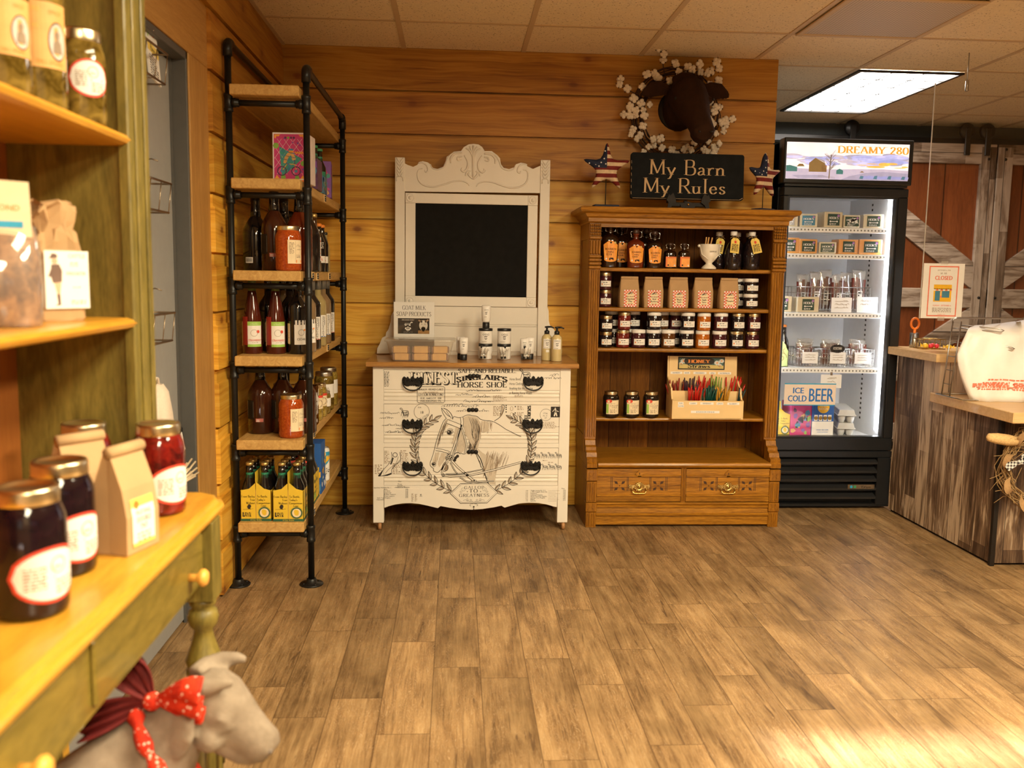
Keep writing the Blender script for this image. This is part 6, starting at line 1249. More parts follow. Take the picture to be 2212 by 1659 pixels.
for i, (x, z, lb) in enumerate(((.915, 1, 'upper jar in shadow behind the third jar of the jam shelf'), (1.063, 1, 'upper jar in shadow behind the fifth jar of the jam shelf'), (1.135, 1, 'upper jar in shadow in the gap before the sixth jar'), (.800, 1, 'upper jar in shadow in the gap after the first jar'), (1.130, 0, 'lower jar peeking through the gap before the sixth jar'), (.905, 0, 'lower jar in shadow behind the third jar of the jam shelf'), (1.055, 0, 'lower jar in shadow behind the fifth jar of the jam shelf'), (.815, 0, 'lower jar in shadow in the gap after the first jar'))):
    jam(lb, x, J+.10, SZ[2]+z*.090, ('jam_dark', 'jam_brown', 'jam_plum', 'jam_dark')[i % 4], 'white_lid', .035, .0895)

# ------------------------------------------------------------------ sorghum jars and honey straws
for i, x in enumerate((.789, .893, .993)):
    t = jar('sorghum_jar', ('black jar with tan label and gold lid nearest the pillar', 'middle one of three black jars with tan labels and gold lids', 'black jar with tan label and gold lid nearest the honey straw display')[i], (x, 4.475, SZ[3]), .041, .131, M['sorghum'], M['gold_lid'], 0, 'black sorghum jars on the lower shelf', .80, .17, .016)
    def d(a, w, h): a.lay = 2; a.frame(-w/2, 0, w/2, h, h*.02, 1, 6); a.rect(-w*.48, h*.08, -w*.32, h*.72, 3); a.lay = 3; a.disc(-w*.30, h*.93, w*.22, 2, h*.13); a.text('SORGHUM', w*.08, h*.56, h*.12, 1, sx=.8); a.text('SYRUP', w*.08, h*.42, h*.12, 1, sx=.8); a.micro(-w*.2, h*.3, w*.55, 3, h*.09, 1, 4); a.micro(-w*.2, h*.74, w*.55, 1, h*.07, 1, 8)
    wrap_label(t, .0413, .072, .018, .072, [M['paper_cream'], M['ink_soft'], M['red_ink'], M['label_lime']], d, .12)
hs = thing('honey_straw_display', 'pale pine display bin with honey straws sign and two tiers of straws', 'display', (1.269, 4.40, SZ[3]), -.02); W = .345; w2 = W/2
b = MB()
b.box(-w2, .012, 0, w2, .020, .093, b=.001); b.box(-w2, .075, 0, w2, .082, .135, b=.001); b.box(-w2, .150, 0, w2, .158, .305, b=.001); b.box(-w2, .012, 0, w2, .158, .006)
sp = [(.012, 0), (.012, .093), (.035, .098), (.052, .125), (.058, .15), (.085, .158), (.11, .18), (.15, .20), (.158, .305), (.158, 0)]
b.prism(sp, -w2-.008, -w2, 'yz'); b.prism(sp, w2, w2+.008, 'yz')
for x in (-.10, -.035, .04, .105): b.box(x-.002, .02, .006, x+.002, .075, .085); b.box(x-.002, .082, .006, x+.002, .15, .13)
part('bin', b, M['pine'], hs)
a = Art(); a.rect(-.128, .236, .115, .302, 0); a.lay = 2; a.rect(-.122, .242, .109, .296, 1); a.lay = 3; a.poly([(-.122, .242), (.109, .242), (.109, .258), (.03, .262), (-.05, .258), (-.122, .268)], 2)
for cx, cz, rr_ in ((-.100, .280, .014), (-.112, .266, .010), (.075, .272, .014), (.098, .282, .012), (.09, .258, .01)):
    for k in range(10): an = 2*PI*k/10; a.poly([(cx, cz), (cx+rr_*math.cos(an-.2), cz+rr_*.8*math.sin(an-.2)), (cx+rr_*1.15*math.cos(an), cz+rr_*.9*math.sin(an)), (cx+rr_*math.cos(an+.2), cz+rr_*.8*math.sin(an+.2))], 3)
    a.lay = 5; a.disc(cx, cz, rr_*.3, 4, n=8); a.lay = 3
a.lay = 4; a.poly([(-.082, .264), (.045, .264), (.058, .270), (.062, .280), (.058, .290), (.045, .295), (-.082, .295), (-.094, .290), (-.098, .280), (-.094, .270)], 0)
a.lay = 5; a.serif('HONEY', -.018, .271, .017, 4, .22, fit=.112); a.serif('Straws', -.018, .246, .020, 0, .2, fit=.118)
b = MB(); b.art(a, front(0, .1498)); put('sign', b.mesh('sign', [M['ink'], P_('sign_teal', (.05, .11, .10), .6), P_('sign_gold', (.55, .42, .14), .6), M['paper'], M['cap_orange']]), hs)
for fn, yy, zz, ws in ((0, .1498, .219, ('RASPBERRY', 'GRAPE', 'STRAWBERRY', 'APPLE', 'WATERMELON')), (1, .0118, .080, ('PURE', 'CHERRY', 'PEPPERMINT', 'LEMON', 'BLUEBERRY'))):
    b = MB(); a = Art()
    for i, s in enumerate(ws):
        x = (-.134, -.080, -.012, .053, .116)[i] if fn == 0 else (-.138, -.075, -.006, .06, .128)[i]; hw = len(s)*.0034; a.lay = 1; a.rect(x-hw, zz-.006, x+hw, zz+.006, 0); a.lay = 2; a.text(s, x, zz-.0035, .007, 1, sx=.8)
    if fn: a.lay = 1; a.rect(-.152, zz-.020, -.122, zz-.008, 0); a.rect(-.085, .031, .060, .043, 0); a.lay = 2; a.text('CLOVER', -.137, zz-.0175, .007, 1, sx=.75); a.text('$.35 EACH OR 3 FOR $1.00', -.0125, .0335, .007, 1, sx=.8)
    b.art(a, front(0, yy)); put('name_label', b.mesh('name_label', [M['paper'], M['ink']]), hs)
cols = {'red': (.55, .02, .012), 'dark_red': (.28, .02, .012), 'purple': (.05, .02, .035), 'green': (.012, .075, .06), 'apple': (.25, .36, .07), 'amber': (.55, .27, .03), 'yellow': (.66, .50, .12), 'navy': (.015, .05, .06)}
for k, c in cols.items(): P_('straw_'+k, c, .3, coat=.3)
r = random.Random(11); nstraw = 0; om = {}
def straws(col, n, x0, x1, y, z, up, lean=0, where=''):
    for i in range(n):
        x = x0+(x1-x0)*(i+.5)/n+r.uniform(-.003, .003); an = lean+r.uniform(-.22, .22); by = r.uniform(-.22, .10); L_ = up*r.uniform(.85, 1.08)
        if col not in om:
            b = MB(); b.tube([(0, 0, 0), (0, 0, .004), (0, 0, .9), (0, 0, .93), (0, 0, 1)], [.002, .0038, .0038, .0038, .002], 7); om[col] = b.mesh('honey_straw', [M['straw_'+col]])
        p = Vector((1.269, 4.40, SZ[3]))+Vector((x, y, z))
        o = put('honey_straw', om[col], None, p, (by, an, 0)); o.scale = (1, 1, L_)
        tag(o, '%s honey straw fanned out in the %s' % (col.replace('_', ' '), where), 'honey straw', '%s straws, %s' % (col.replace('_', ' '), where))
bk = 'back tier of the pine bin'; fr = 'front tier of the pine bin'
straws('dark_red', 13, -.165, -.108, .115, .012, .185, -.1, bk); straws('purple', 14, -.095, -.042, .115, .012, .185, 0, bk); straws('red', 14, -.032, .034, .115, .012, .188, .0, bk); straws('apple', 8, .046, .090, .112, .012, .185, -.05, bk); straws('red', 10, .112, .165, .112, .012, .190, .22, 'end pocket of the back tier')
straws('red', 16, -.095, -.042, .046, .012, .150, .14, fr); straws('green', 30, -.026, .036, .046, .012, .150, .15, fr); straws('amber', 20, .046, .100, .046, .012, .145, .06, fr); straws('navy', 4, .140, .158, .050, .030, .125, .32, 'end pocket of the front tier')
# ------------------------------------------------------------------ glass door cooler
FX0, FX1, FY = 1.695, 2.372, 4.69
fr = thing('display_cooler', 'tall black glass door cooler with lit snowy barn header beside the bookcase', 'cooler', ((FX0+FX1)/2, 5.05, 0)); fl = (-(FX0+FX1)/2, -5.05, 0)
b = MB()
b.box(FX0, FY+.06, .02, FX0+.03, 5.40, 1.95); b.box(FX1-.03, FY+.06, .02, FX1, 5.40, 1.95); b.box(FX0, 5.37, .02, FX1, 5.40, 1.95); b.box(FX0, FY+.06, 1.72, FX1, 5.40, 1.95); b.box(FX0, FY+.06, .02, FX1, 5.40, .355)
part('cabinet', b, M['cooler_black'], fr, fl)
b = MB(); b.box(FX0+.03, 5.30, .355, FX1-.03, 5.37, 1.72); b.box(FX0+.03, FY+.075, .355, FX0+.04, 5.30, 1.72); b.box(FX1-.04, FY+.075, .355, FX1-.03, 5.30, 1.72); b.box(FX0+.03, FY+.075, 1.705, FX1-.03, 5.30, 1.72); b.box(FX0+.03, FY+.075, .355, FX1-.03, 5.30, .374)
for k in range(44): b.box(FX1-.0412, 5.00, .45+k*.028, FX1-.0398, 5.015, .462+k*.028, m=1)
part('liner', b, [M['cooler_white'], M['bead_dark']], fr, fl)
q = NT('cooler_lamp'); q.b.inputs['Emission Color'].default_value = (.93, .97, 1, 1); q.b.inputs['Emission Strength'].default_value = 24.0
b = MB(); b.tube([(FX1-.050, FY+.10, .42), (FX1-.050, FY+.10, 1.67)], .007, 8); part('lamp_tube', b, q.mat, fr, fl)
b = MB(); b.tube([(FX0+.050, FY+.10, .42), (FX0+.050, FY+.10, 1.67)], .004, 8); part('lamp_tube', b, q.mat, fr, fl)
# header
b = MB(); b.box(FX0-.006, FY-.02, 1.735, FX1+.004, FY+.06, 1.966, b=.004); b.box(FX0+.01, FY-.003, 1.722, FX1-.01, FY+.06, 1.736); part('header_box', b, M['cooler_black'], fr, fl)
def lit(name, c, e=1.0): 
    if name in M: return M[name]
    m = P_(name, c, .3, var=.10, scale=25, emit=e); return m
HX0, HX1, HZ0, HZ1 = FX0+.006, FX1-.020, 1.757, 1.943; hw = HX1-HX0; hh = HZ1-HZ0
a = Art(); a.T = lambda u, v: (HX0+u*hw, HZ0+v*hh); HE = .85
pal = [lit('header_sky', (.86, .82, .86), HE), lit('header_cloud', (.50, .46, .56), HE), lit('header_snow', (.46, .42, .56), HE), lit('header_snow_shade', (.33, .31, .44), HE), lit('header_barn', (.20, .12, .04), HE), lit('header_barn_side', (.33, .17, .07), HE), lit('header_glow', (.90, .46, .10), HE), lit('header_letters', (.78, .36, .05), .7), lit('header_shed', (.05, .16, .15), HE), lit('header_tree', (.20, .15, .12), HE), lit('header_bluecloud', (.36, .35, .48), HE), lit('header_roof', (.72, .68, .72), HE)]
a.rect(0, 0, 1, 1, 0); a.lay = 2
r = random.Random(3)
for i in range(26): x, y = r.random(), .42+.22*r.random(); w_, h_ = .06+.1*r.random(), .03+.05*r.random(); a.poly([(min(1, max(0, x+w_*math.cos(k*PI/6))), y+h_*math.sin(k*PI/6)) for k in range(12)], 1 if i % 3 else 10)
for i in range(12): x, y = .60+.36*r.random(), .50+.2*r.random(); w_, h_ = .05+.06*r.random(), .03+.04*r.random(); a.poly([(min(1, x+w_*math.cos(k*PI/6)), y+h_*math.sin(k*PI/6)) for k in range(12)], 10)
a.lay = 3
for x, y, w_, h_ in ((.62, .41, .05, .012), (.73, .37, .08, .03), (.80, .44, .05, .05), (.86, .46, .05, .03), (.70, .45, .05, .012), (.93, .35, .05, .012), (.97, .38, .03, .02)): a.poly([(min(.999, x+w_*math.cos(k*PI/6)), y+h_*math.sin(k*PI/6)) for k in range(12)], 6)
a.lay = 4; a.poly([(0, 0), (1, 0), (1, .28), (.8, .31), (.6, .30), (.3, .27), (.0, .30)], 2); a.lay = 5
a.poly([(.45, 0), (1, 0), (1, .20), (.8, .24), (.65, .20), (.52, .10)], 3); a.poly([(.1, .02), (.35, .05), (.3, .12), (.05, .1)], 3)
for i in range(14): x = .60+.4*i/14; a.poly([(x, .04), (x+.03, .03), (x+.035, .09+.05*r.random()), (x+.01, .12)], 8 if i % 4 == 0 else 3)
a.lay = 6; a.poly([(.185, .2), (.185, .44), (.235, .58), (.31, .50), (.33, .24), (.33, .2)], 4); a.poly([(.235, .58), (.30, .46), (.33, .40), (.325, .46)], 11); a.poly([(.29, .22), (.33, .22), (.33, .38), (.29, .40)], 5); a.poly([(.085, .34), (.105, .41), (.135, .41), (.15, .34)], 4); a.poly([(.0, .20), (.0, .36), (.03, .37), (.09, .32), (.09, .2)], 8); a.poly([(.41, .15), (.41, .25), (.435, .30), (.465, .25), (.465, .15)], 8); a.poly([(.60, .21), (.64, .21), (.62, .25)], 4)
a.lay = 7; a.line([(.352, .02), (.355, .3), (.362, .68)], .010, 9)
for i in range(26): y0 = .25+.4*r.random(); s = r.choice((-1, 1)); a.line([(.357, y0), (.357+s*(.02+.035*r.random()), y0+.08+.10*r.random())], .0035, 9)
a.line([(.26, .07), (.40, .03)], .006, 9); a.line([(.26, .10), (.40, .06)], .006, 9)
a.T = None; a.lay = 8; a.serif('DREAMY 280', HX0+hw*.705, HZ0+hh*.73, .034, 7, .19, fit=hw*.585, thin=.38)
b = MB(); b.box(HX0, FY-.0205, HZ0, HX1, FY-.0195, HZ1, m=0); b.art(a, front(0, FY-.0207)); part('lit_header', b, pal, fr, fl, label='backlit picture of a snowy barn at dusk')
# door
b = MB(); dx0, dx1, dz0, dz1 = FX0+.004, FX1-.004, .325, 1.718
for x0, z0, x1, z1 in ((dx0, dz0, dx1, .393), (dx0, 1.672, dx1, dz1), (dx0, .393, dx0+.03, 1.672), (dx1-.05, .393, dx1, 1.672)): b.box(x0, FY-.012, z0, x1, FY+.05, z1, b=.004)
for x0, z0, x1, z1 in ((dx0+.03, .393, dx1-.05, .401), (dx0+.03, 1.664, dx1-.05, 1.672), (dx1-.058, .401, dx1-.05, 1.664), (dx0+.03, .401, dx0+.038, 1.664)): b.box(x0, FY-.004, z0, x1, FY+.04, z1, b=.001)
part('door', b, M['cooler_black'], fr, fl)
b = MB(); b.box(dx0+.036, FY+.005, .398, dx1-.056, FY+.010, 1.667); part('glass_pane', b, M['pane_glass'], fr, fl)
# kick grille
b = MB(); b.box(FX0, FY-.008, .285, FX1, FY+.06, .322, b=.004); b.box(FX0, FY+.02, .02, FX0+.035, FY+.06, .285); b.box(FX1-.075, FY-.008, .02, FX1, FY+.06, .285, b=.004); b.box(FX0, FY+.045, .02, FX1, FY+.06, .285); b.box(FX0, FY-.004, .015, FX1, FY+.05, .030)
part('kick_panel', b, M['cooler_black'], fr, fl)
b = MB()
for k in range(5): z = .055+k*.048; b.prism([(FY-.008, z+.002), (FY-.010, z+.014), (FY+.03, z+.030), (FY+.034, z+.022), (FY-.002, z)], FX0+.01, FX1-.076, 'yz')
part('grille', b, M['cooler_grille'], fr, fl)
b = MB(); b.box(2.135, FY-.0125, .113, 2.285, FY-.0095, .138, b=.001); a = Art(); a.disc(2.155, .1255, .008, 2); a.rect(2.168, .118, 2.182, .133, 3); a.text('True', 2.235, .1185, .013, 1, sx=1.7); b.art(a, front(0, FY-.0127)); part('badge', b, [M['chrome'], M['ink'], M['can_blue'], M['cap_green']], fr, fl)
FS = [1.520, 1.380, 1.063, .762, .3745]
for z in FS[:4]:
    b = MB()
    for k in range(26): x = FX0+.045+k*(FX1-FX0-.09)/25; b.tube([(x, FY+.112, z-.005), (x, 5.28, z-.005)], .0025, 5)
    for y in (FY+.13, 4.95, 5.12, 5.27): b.tube([(FX0+.042, y, z-.009), (FX1-.042, y, z-.009)], .0035, 6)
    s = part('shelf', b, M['rail_white'], fr, fl); b = MB(); b.prism([(FY+.104, z-.029), (FY+.098, z-.026), (FY+.100, z-.004), (FY+.106, z-.002), (FY+.112, z-.002), (FY+.112, z-.029)], FX0+.043, FX1-.052, 'yz')
    for k in range(30): x = FX0+.05+k*(FX1-FX0-.115)/29; b.box(x, FY+.0975, z-.019, x+.007, FY+.0985, z-.011, m=1)
    part('price_rail', b, [M['rail_white'], M['foil_gray']], fr, fl)

# --- cheese
CYF = 4.815
def cheese(label, x, z, w, h, body, lab, rz=0, d=.07, tilt=0, lf=.55, stripe=False):
    t = thing('cheese_block', label, 'cheese', (x, CYF, z), rz, 'cheese blocks in the cooler'); b = MB(); b.box(-w/2, 0, 0, w/2, d, h, b=.004, seg=2); part('cheese', b, M[body], t)
    b = MB(); b.box(-w/2-.0015, -.001, h*.02, w/2+.0015, d+.001, h+.0015, b=.004); part('wrapper', b, M['cellophane'], t)
    a = Art(); lw, lh = w*lf, h*.74; a.rect(-lw/2, h*.13, lw/2, h*.13+lh, 0); a.lay = 2
    if stripe: a.T = None; r = random.Random(2); [a.poly([(r.uniform(-lw/2, lw/2*.7)+u, h*(.2+.5*r.random())+v) for u, v in ((0, 0), (.012, .003), (.008, .014))], 1) for k in range(9)]
    a.serif("HOOK'S", 0, h*.13+lh*.55, lh*.2, 1, .2, fit=lw*.8, serif=False); a.disc(lw*.38, h*.13+lh*.84, lh*.12, 2, n=10); a.line([(-lw*.3, h*.13+lh*.35), (lw*.3, h*.13+lh*.35)], lh*.06, 1); a.disc(-lw*.28, h*.13+lh*.35, lh*.08, 1, n=8); a.disc(lw*.28, h*.13+lh*.35, lh*.08, 1, n=8); a.micro(-lw*.35, h*.13+lh*.14, lw*.7, 2, lh*.09, 1, 5)
    b = MB(); b.art(a, front(0, -.0020)); put('label', b.mesh('label', [M[lab], M['paper'], M['purple_ink']]), t)
    if tilt: t.rotation_euler = (0, 0, rz); 
    return t
c1 = 'on the top cooler shelf'; c2 = 'on the second cooler shelf'; c3 = 'on the third cooler shelf'
cheese('pale cheese block with grey label beside the bookcase pillar '+c1, 1.79, FS[0], .09, .068, 'cheese_white', 'label_gray', 0); cheese('cheese block with blue label '+c1, 1.893, FS[0], .095, .070, 'cheese_white', 'label_teal', -.12, lf=.72); cheese('largest pale cheese block with green label in the middle '+c1, 2.03, FS[0], .105, .083, 'cheese_white', 'label_green', .10, .09, lf=.66); cheese('pale cheese block with marbled label beside the largest one '+c1, 2.132, FS[0], .09, .068, 'cheese_white', 'label_green', 0, .07, 0, .85, True); cheese('pale cheese block with green label nearest the door hinge light '+c1, 2.252, FS[0], .105, .075, 'cheese_white', 'label_green', -.16, .09, lf=.66)
cheese('orange cheddar block beside the bookcase pillar '+c2, 1.80, FS[1], .10, .082, 'cheese_orange', 'label_green', 0); cheese('orange cheddar block with broad label, second '+c2, 1.900, FS[1], .100, .076, 'cheese_orange', 'label_green', .05, lf=.74); cheese('pale cheese wedge with tilted label between orange blocks '+c2, 2.005, FS[1], .090, .062, 'cheese_white', 'label_green', -.2, .06, lf=.8); cheese('orange cheddar block just after the pale wedge '+c2, 2.122, FS[1], .115, .078, 'cheese_orange', 'label_green', .12, .08, lf=.6); cheese('large orange cheddar block at the lit end '+c2, 2.246, FS[1], .128, .080, 'cheese_orange', 'label_green', 0, .08, lf=.62)
cheese('pale cheese block half behind the bookcase pillar '+c3, 1.775, FS[2], .10, .085, 'cheese_white', 'label_green', 0); cheese('speckled pale cheese block before the wire basket '+c3, 1.915, FS[2], .125, .082, 'cheese_white', 'label_green', .08, .08, lf=.55)

# --- wire baskets, bags of meat sticks, cards
def basket(label, x, y, z, w, d, h, step=.018):
    t = thing('wire_basket', label, 'wire basket', (x, y, z), 0, 'wire baskets in the cooler'); b = MB(); R_ = .0013
    for zz in (.002, h*.5, h*.75): b.tube([(-w/2, 0, zz), (w/2, 0, zz), (w/2, d, zz), (-w/2, d, zz)], R_, 5, closed=True)
    n = int(w/step)
    for i in range(n+1): xx = -w/2+w*i/n; b.tube([(xx, 0, h), (xx, 0, .002), (xx, d, .002), (xx, d, h)], R_, 4)
    n = int(d/step)
    for i in range(1, n): yy = d*i/n; b.tube([(-w/2, yy, h), (-w/2, yy, .002), (w/2, yy, .002), (w/2, yy, h)], R_, 4)
    part('mesh', b, M['chrome'], t); b = MB(); b.tube([(-w/2, 0, h), (w/2, 0, h), (w/2, d, h), (-w/2, d, h)], .0028, 6, closed=True); part('rim', b, M['chrome'], t); return t
def card(label, x, y, z, w, h, lines, tilt=0, host='basket', rz=0):
    t = thing('price_card', label, 'card', (x, y, z), rz, 'white price cards in the cooler'); b = MB(); b.box(-w/2, 0, 0, w/2, .001, h); a = Art(); [a.script(-w*.32, h*(.72-.22*i), w*.64, h*.10, 1, 5+i+int(x*50), h*.022) for i in range(lines)]; b.art(a, front(0, -.0001)); part('card_sheet', b, [M['card_white'], M['ink_soft']], t); return t
def meat_bag(label, x, y, z, w, h, n, seed, where):
    r = random.Random(seed); t = thing('snack_bag', label, 'snack bag', (x, y, z), 0, 'clear bags of meat sticks in the cooler'); b = MB()
    for i in range(n): xx = -w*.38+w*.76*i/max(1, n-1); b.tube([(xx+r.uniform(-.004, .004), r.uniform(-.004, .006), .01), (xx+r.uniform(-.006, .006), r.uniform(-.006, .006), h*.45), (xx+r.uniform(-.008, .008), 0, h*r.uniform(.74, .86))], w*.42/n+.0015, 7)
    part('meat_sticks', b, M['meat'], t)
    R_ = []
    for zz, f, g in ((0, .9, .8), (h*.1, 1, 1), (h*.5, 1.02, .9), (h*.8, 1.0, .55), (h*.93, 1.02, .2), (h, 1.05, .12)): R_.append([(w/2*f*math.cos(2*PI*k/18)+r.uniform(-.004, .004), .022*g*math.sin(2*PI*k/18)+r.uniform(-.004, .004), zz+(r.uniform(-.006, .006) if zz > h*.7 else 0)) for k in range(18)])
    b = MB(); b.loft(R_); part('cellophane_bag', b, M['cellophane'], t)
    a = Art(); a.rect(-w*.2, h*.14, w*.2, h*.5, 0); a.lay = 2; a.micro(-w*.15, h*.44, w*.3, 4, h*.07, 1, seed); b = MB(); b.art(a, front(0, -.0245)); put('label', b.mesh('label', [M['label_gray'] if seed % 2 else M['paper'], M['ink']]), t); return t
basket('wide wire basket of bagged meat sticks behind the speckled cheese', 2.095, 4.905, FS[2]+.001, .41, .20, .135)
for i, (x, y) in enumerate(((1.945, 4.985), (2.01, 4.96), (2.075, 4.99), (2.135, 4.955), (2.195, 4.985), (2.255, 4.96))): meat_bag('clear bag of dark meat sticks, %s from the cheese end of the wide wire basket' % nth[i], x, y, FS[2]+.006, .070, .20+.012*((i*7) % 3), 4, i+1, '')
card('handwritten white card leaning on the wide basket nearer the cheese', 2.108, 4.83, FS[2]+.001, .115, .080, 3); card('bright blank white card leaning on the wide basket by the lamp tube', 2.253, 4.83, FS[2]+.001, .115, .085, 2)
for i, (x, w, bn, lb) in enumerate(((1.942, .125, 2, 'beside the ale bottles'), (2.090, .150, 2, 'in the middle'), (2.243, .125, 2, 'by the lamp tube'))):
    basket('small wire basket %s of the fourth cooler shelf' % lb, x, 4.825, FS[3]+.001, w, .16, .100, .014)
    for k in range(bn): meat_bag('clear bag of jerky in the %s of the small wire basket %s' % (('front', 'back')[k], lb), x+(-.012, .015)[k], 4.875+k*.06, FS[3]+.006, w*.72, .125+.015*k, 4, 20+i*3+k, '')
    card('white handwritten card on the small wire basket %s' % lb, x+(.0, .008, -.005)[i], 4.815, FS[3]+.022, .088, .062, 3)
t = thing('price_card', 'black tag with scalloped edge on the middle small wire basket', 'card', (2.092, 4.812, FS[3]+.080)); b = MB(); a = Art(); a.poly([(.042*math.cos(k*PI/20)*(1 if k % 2 else .95), .024+.024*math.sin(k*PI/20)*(1 if k % 2 else .93)) for k in range(40)], 0); a.lay = 2; a.rect(-.024, .019, .024, .032, 1); a.lay = 3; a.micro(-.02, .023, .04, 1, .008, 0, 3); b.art(a, front(0, 0)); b.box(-.03, .0006, .008, .03, .0016, .04); part('tag', b, [M['bead_dark'], M['label_gray']], t)
t = thing('price_card', 'white handwritten card hanging from the fourth cooler shelf above the egg cartons', 'card', (2.055, FY+.096, .652), -.05); b = MB(); b.box(-.057, 0, 0, .057, .001, .074); a = Art(); [a.script(-.02, .05-.018*i, .045, .008, 1, 5+i, .0016) for i in range(3)]; b.art(a, front(0, -.0001)); part('card_sheet', b, [M['card_white'], M['ink_soft']], t); b = MB(); b.box(-.006, -.002, .070, .006, .003, .087); part('clip', b, M['chrome'], t)
# ale with leaf shaped lime carrier, lower boxes
beer_bottle('brown bottle with orange cap beside the lime green carrier in the cooler', (1.83, 4.93, FS[3]), 'cap_orange', 'bead_dark'); beer_bottle('brown bottle with orange cap inside the lime green carrier in the cooler', (1.775, 4.90, FS[3]), 'cap_orange', 'bead_dark')
t = thing('bottle_carrier', 'lime green bottle carrier with pointed top on the fourth cooler shelf', 'bottle carrier', (1.785, 4.835, FS[3])); b = MB(); b.prism([(-.045, 0), (.042, 0), (.042, .085), (.030, .105), (.026, .120), (.006, .142), (-.015, .120), (-.045, .105)], 0, .002, 'xz'); b.box(-.045, 0, 0, .042, .11, .003); b.box(.040, 0, 0, .042, .11, .08); b.prism([(-.045, 0), (.042, 0), (.042, .08), (-.045, .08)], .108, .11, 'xz'); part('carton', b, M['carrier_lime'], t)
a = Art(); a.line([(.005+(.030-.0022*i)*math.cos(i*.75), .050+(.030-.0022*i)*math.sin(i*.75)) for i in range(13)], .003, 1, True); a.line([(.02, .07), (.012, .09), (.02, .10)], .003, 1, True); b = MB(); b.art(a, front(0, -.0003)); put('printed_front', b.mesh('printed_front', [M['paper'], M['burlap']]), t)
six_pack('yellow bottle carrier on the cooler floor behind the beer sign', (1.80, 4.84, FS[4]))
t = art_box('beer_box', 'pink printed beer box on the cooler floor under the beer sign', (1.918, 4.835, FS[4]), .118, .14, .185, 'pink_art', ['pink_art', 'violet_art', 'green_art', 'dark_art', 'sky_art', 'fur'], 0, 21)
t = thing('beer_box', 'tall blue seltzer box with yellow circle on the cooler floor', 'box', (2.04, 4.83, FS[4])); b = MB(); b.box(-.061, 0, 0, .061, .15, .225, b=.001); part('carton', b, M['blue_box'], t)
a = Art(); a.rect(-.061, 0, .061, .085, 1); a.rect(-.061, .215, .061, .225, 2); a.rect(-.061, .203, .061, .213, 1); a.lay = 2; a.disc(0, .165, .034, 2); a.lay = 3; a.text('HIGH', 0, .168, .012, 1); a.text('NOON', 0, .150, .012, 1); a.text('HARD SELTZER', 0, .034, .008, 3, sx=.9); a.text('VODKA & SODA', 0, .022, .006, 3)
for i in range(4): a.rect(-.05+i*.026, .088, -.03+i*.026, .122, 1); a.lay = 4; a.disc(-.04+i*.026, .104, .011, 4); a.lay = 3
b = MB(); b.art(a, front(0, -.0003)); put('printed_front', b.mesh('printed_front', [M['blue_box'], M['paper'], M['can_yellow'], M['beer_blue'], M['brass']]), t)
def egg(label, z):
    t = thing('egg_carton', label, 'egg carton', (2.215, 4.98, z), -.25+PI/2, 'grey egg cartons'); L_, W_ = .30, .105; b = MB()
    rg = lambda w, l, zz: [(x*w/2, y*l/2, zz) for x, y in ((-1, -.94), (-.9, -1), (.9, -1), (1, -.94), (1, .94), (.9, 1), (-.9, 1), (-1, .94))]
    b.loft([rg(L_*.92, W_*.80, .040), rg(L_, W_, .041), rg(L_, W_, .045), rg(L_*.97, W_*.92, .046), rg(L_*.93, W_*.78, .072), rg(L_*.90, W_*.70, .074)], sm=False); part('lid', b, M['egg_carton'], t)
    b = MB()
    for i in range(6):
        for j in range(2): b.lathe([(.012, 0), (.015, .001), (.021, .025), (.0235, .040), (.001, .040)], (-.118+i*.0472, -.0235+j*.047, 0), 10)
    part('cup_tray', b, M['egg_carton'], t); return t
egg('lower grey egg carton on the cooler floor', FS[4]); egg('upper grey egg carton stacked on the lower one', FS[4]+.0745)
t = thing('beer_sign', 'ice cold beer sign with blue letters on the cooler glass', 'sign', (1.902, FY+.003, .568)); b = MB(); b.box(-.141, -.004, 0, .141, 0, .120, b=.001); a = Art(); a.rect(-.141, .114, .141, .120, 2); a.rect(-.141, 0, .141, .005, 2); a.lay = 2
for s, x, y, h, sx in (('ICE', -.066, .066, .032, .95), ('COLD', -.070, .022, .034, .80), ('BEER', .060, .022, .074, .62)):
    for i, dx in enumerate((-.0012, 0, .0012)): a.lay = 2+i; a.text(s, x+dx, y, h, 1, sx=sx)
b.art(a, front(0, -.0042)); part('sign_board', b, [M['beer_board'], M['beer_blue'], M['can_blue']], t)

# ------------------------------------------------------------------ service counter
ct = thing('service_counter', 'weathered plank clad service counter with two butcher block tops', 'counter', (3.2, 4.2, 0)); cl = (-3.2, -4.2, 0)
b = MB(); b.box(2.36, 3.71, .012, 4.6, 4.235, .655); b.box(2.36, 4.235, .012, 4.6, 4.655, .85); part('cladding', b, M['barn_cladding'], ct, cl)
b = MB(); b.box(2.352, 3.702, .0, 2.372, 3.722, .655, b=.002); b.box(2.37, 3.73, 0, 4.6, 4.65, .014); b.box(2.62, 3.702, .012, 2.628, 3.712, .655); part('corner_strip', b, M['bead_dark'], ct, cl)
b = MB(); b.box(2.315, 3.565, .656, 4.65, 4.232, .702, b=.003); part('counter_top', b, M['butcher'], ct, cl)
b = MB(); b.box(2.315, 4.195, .851, 4.65, 4.70, .892, b=.003); part('counter_top', b, M['butcher'], ct, cl)
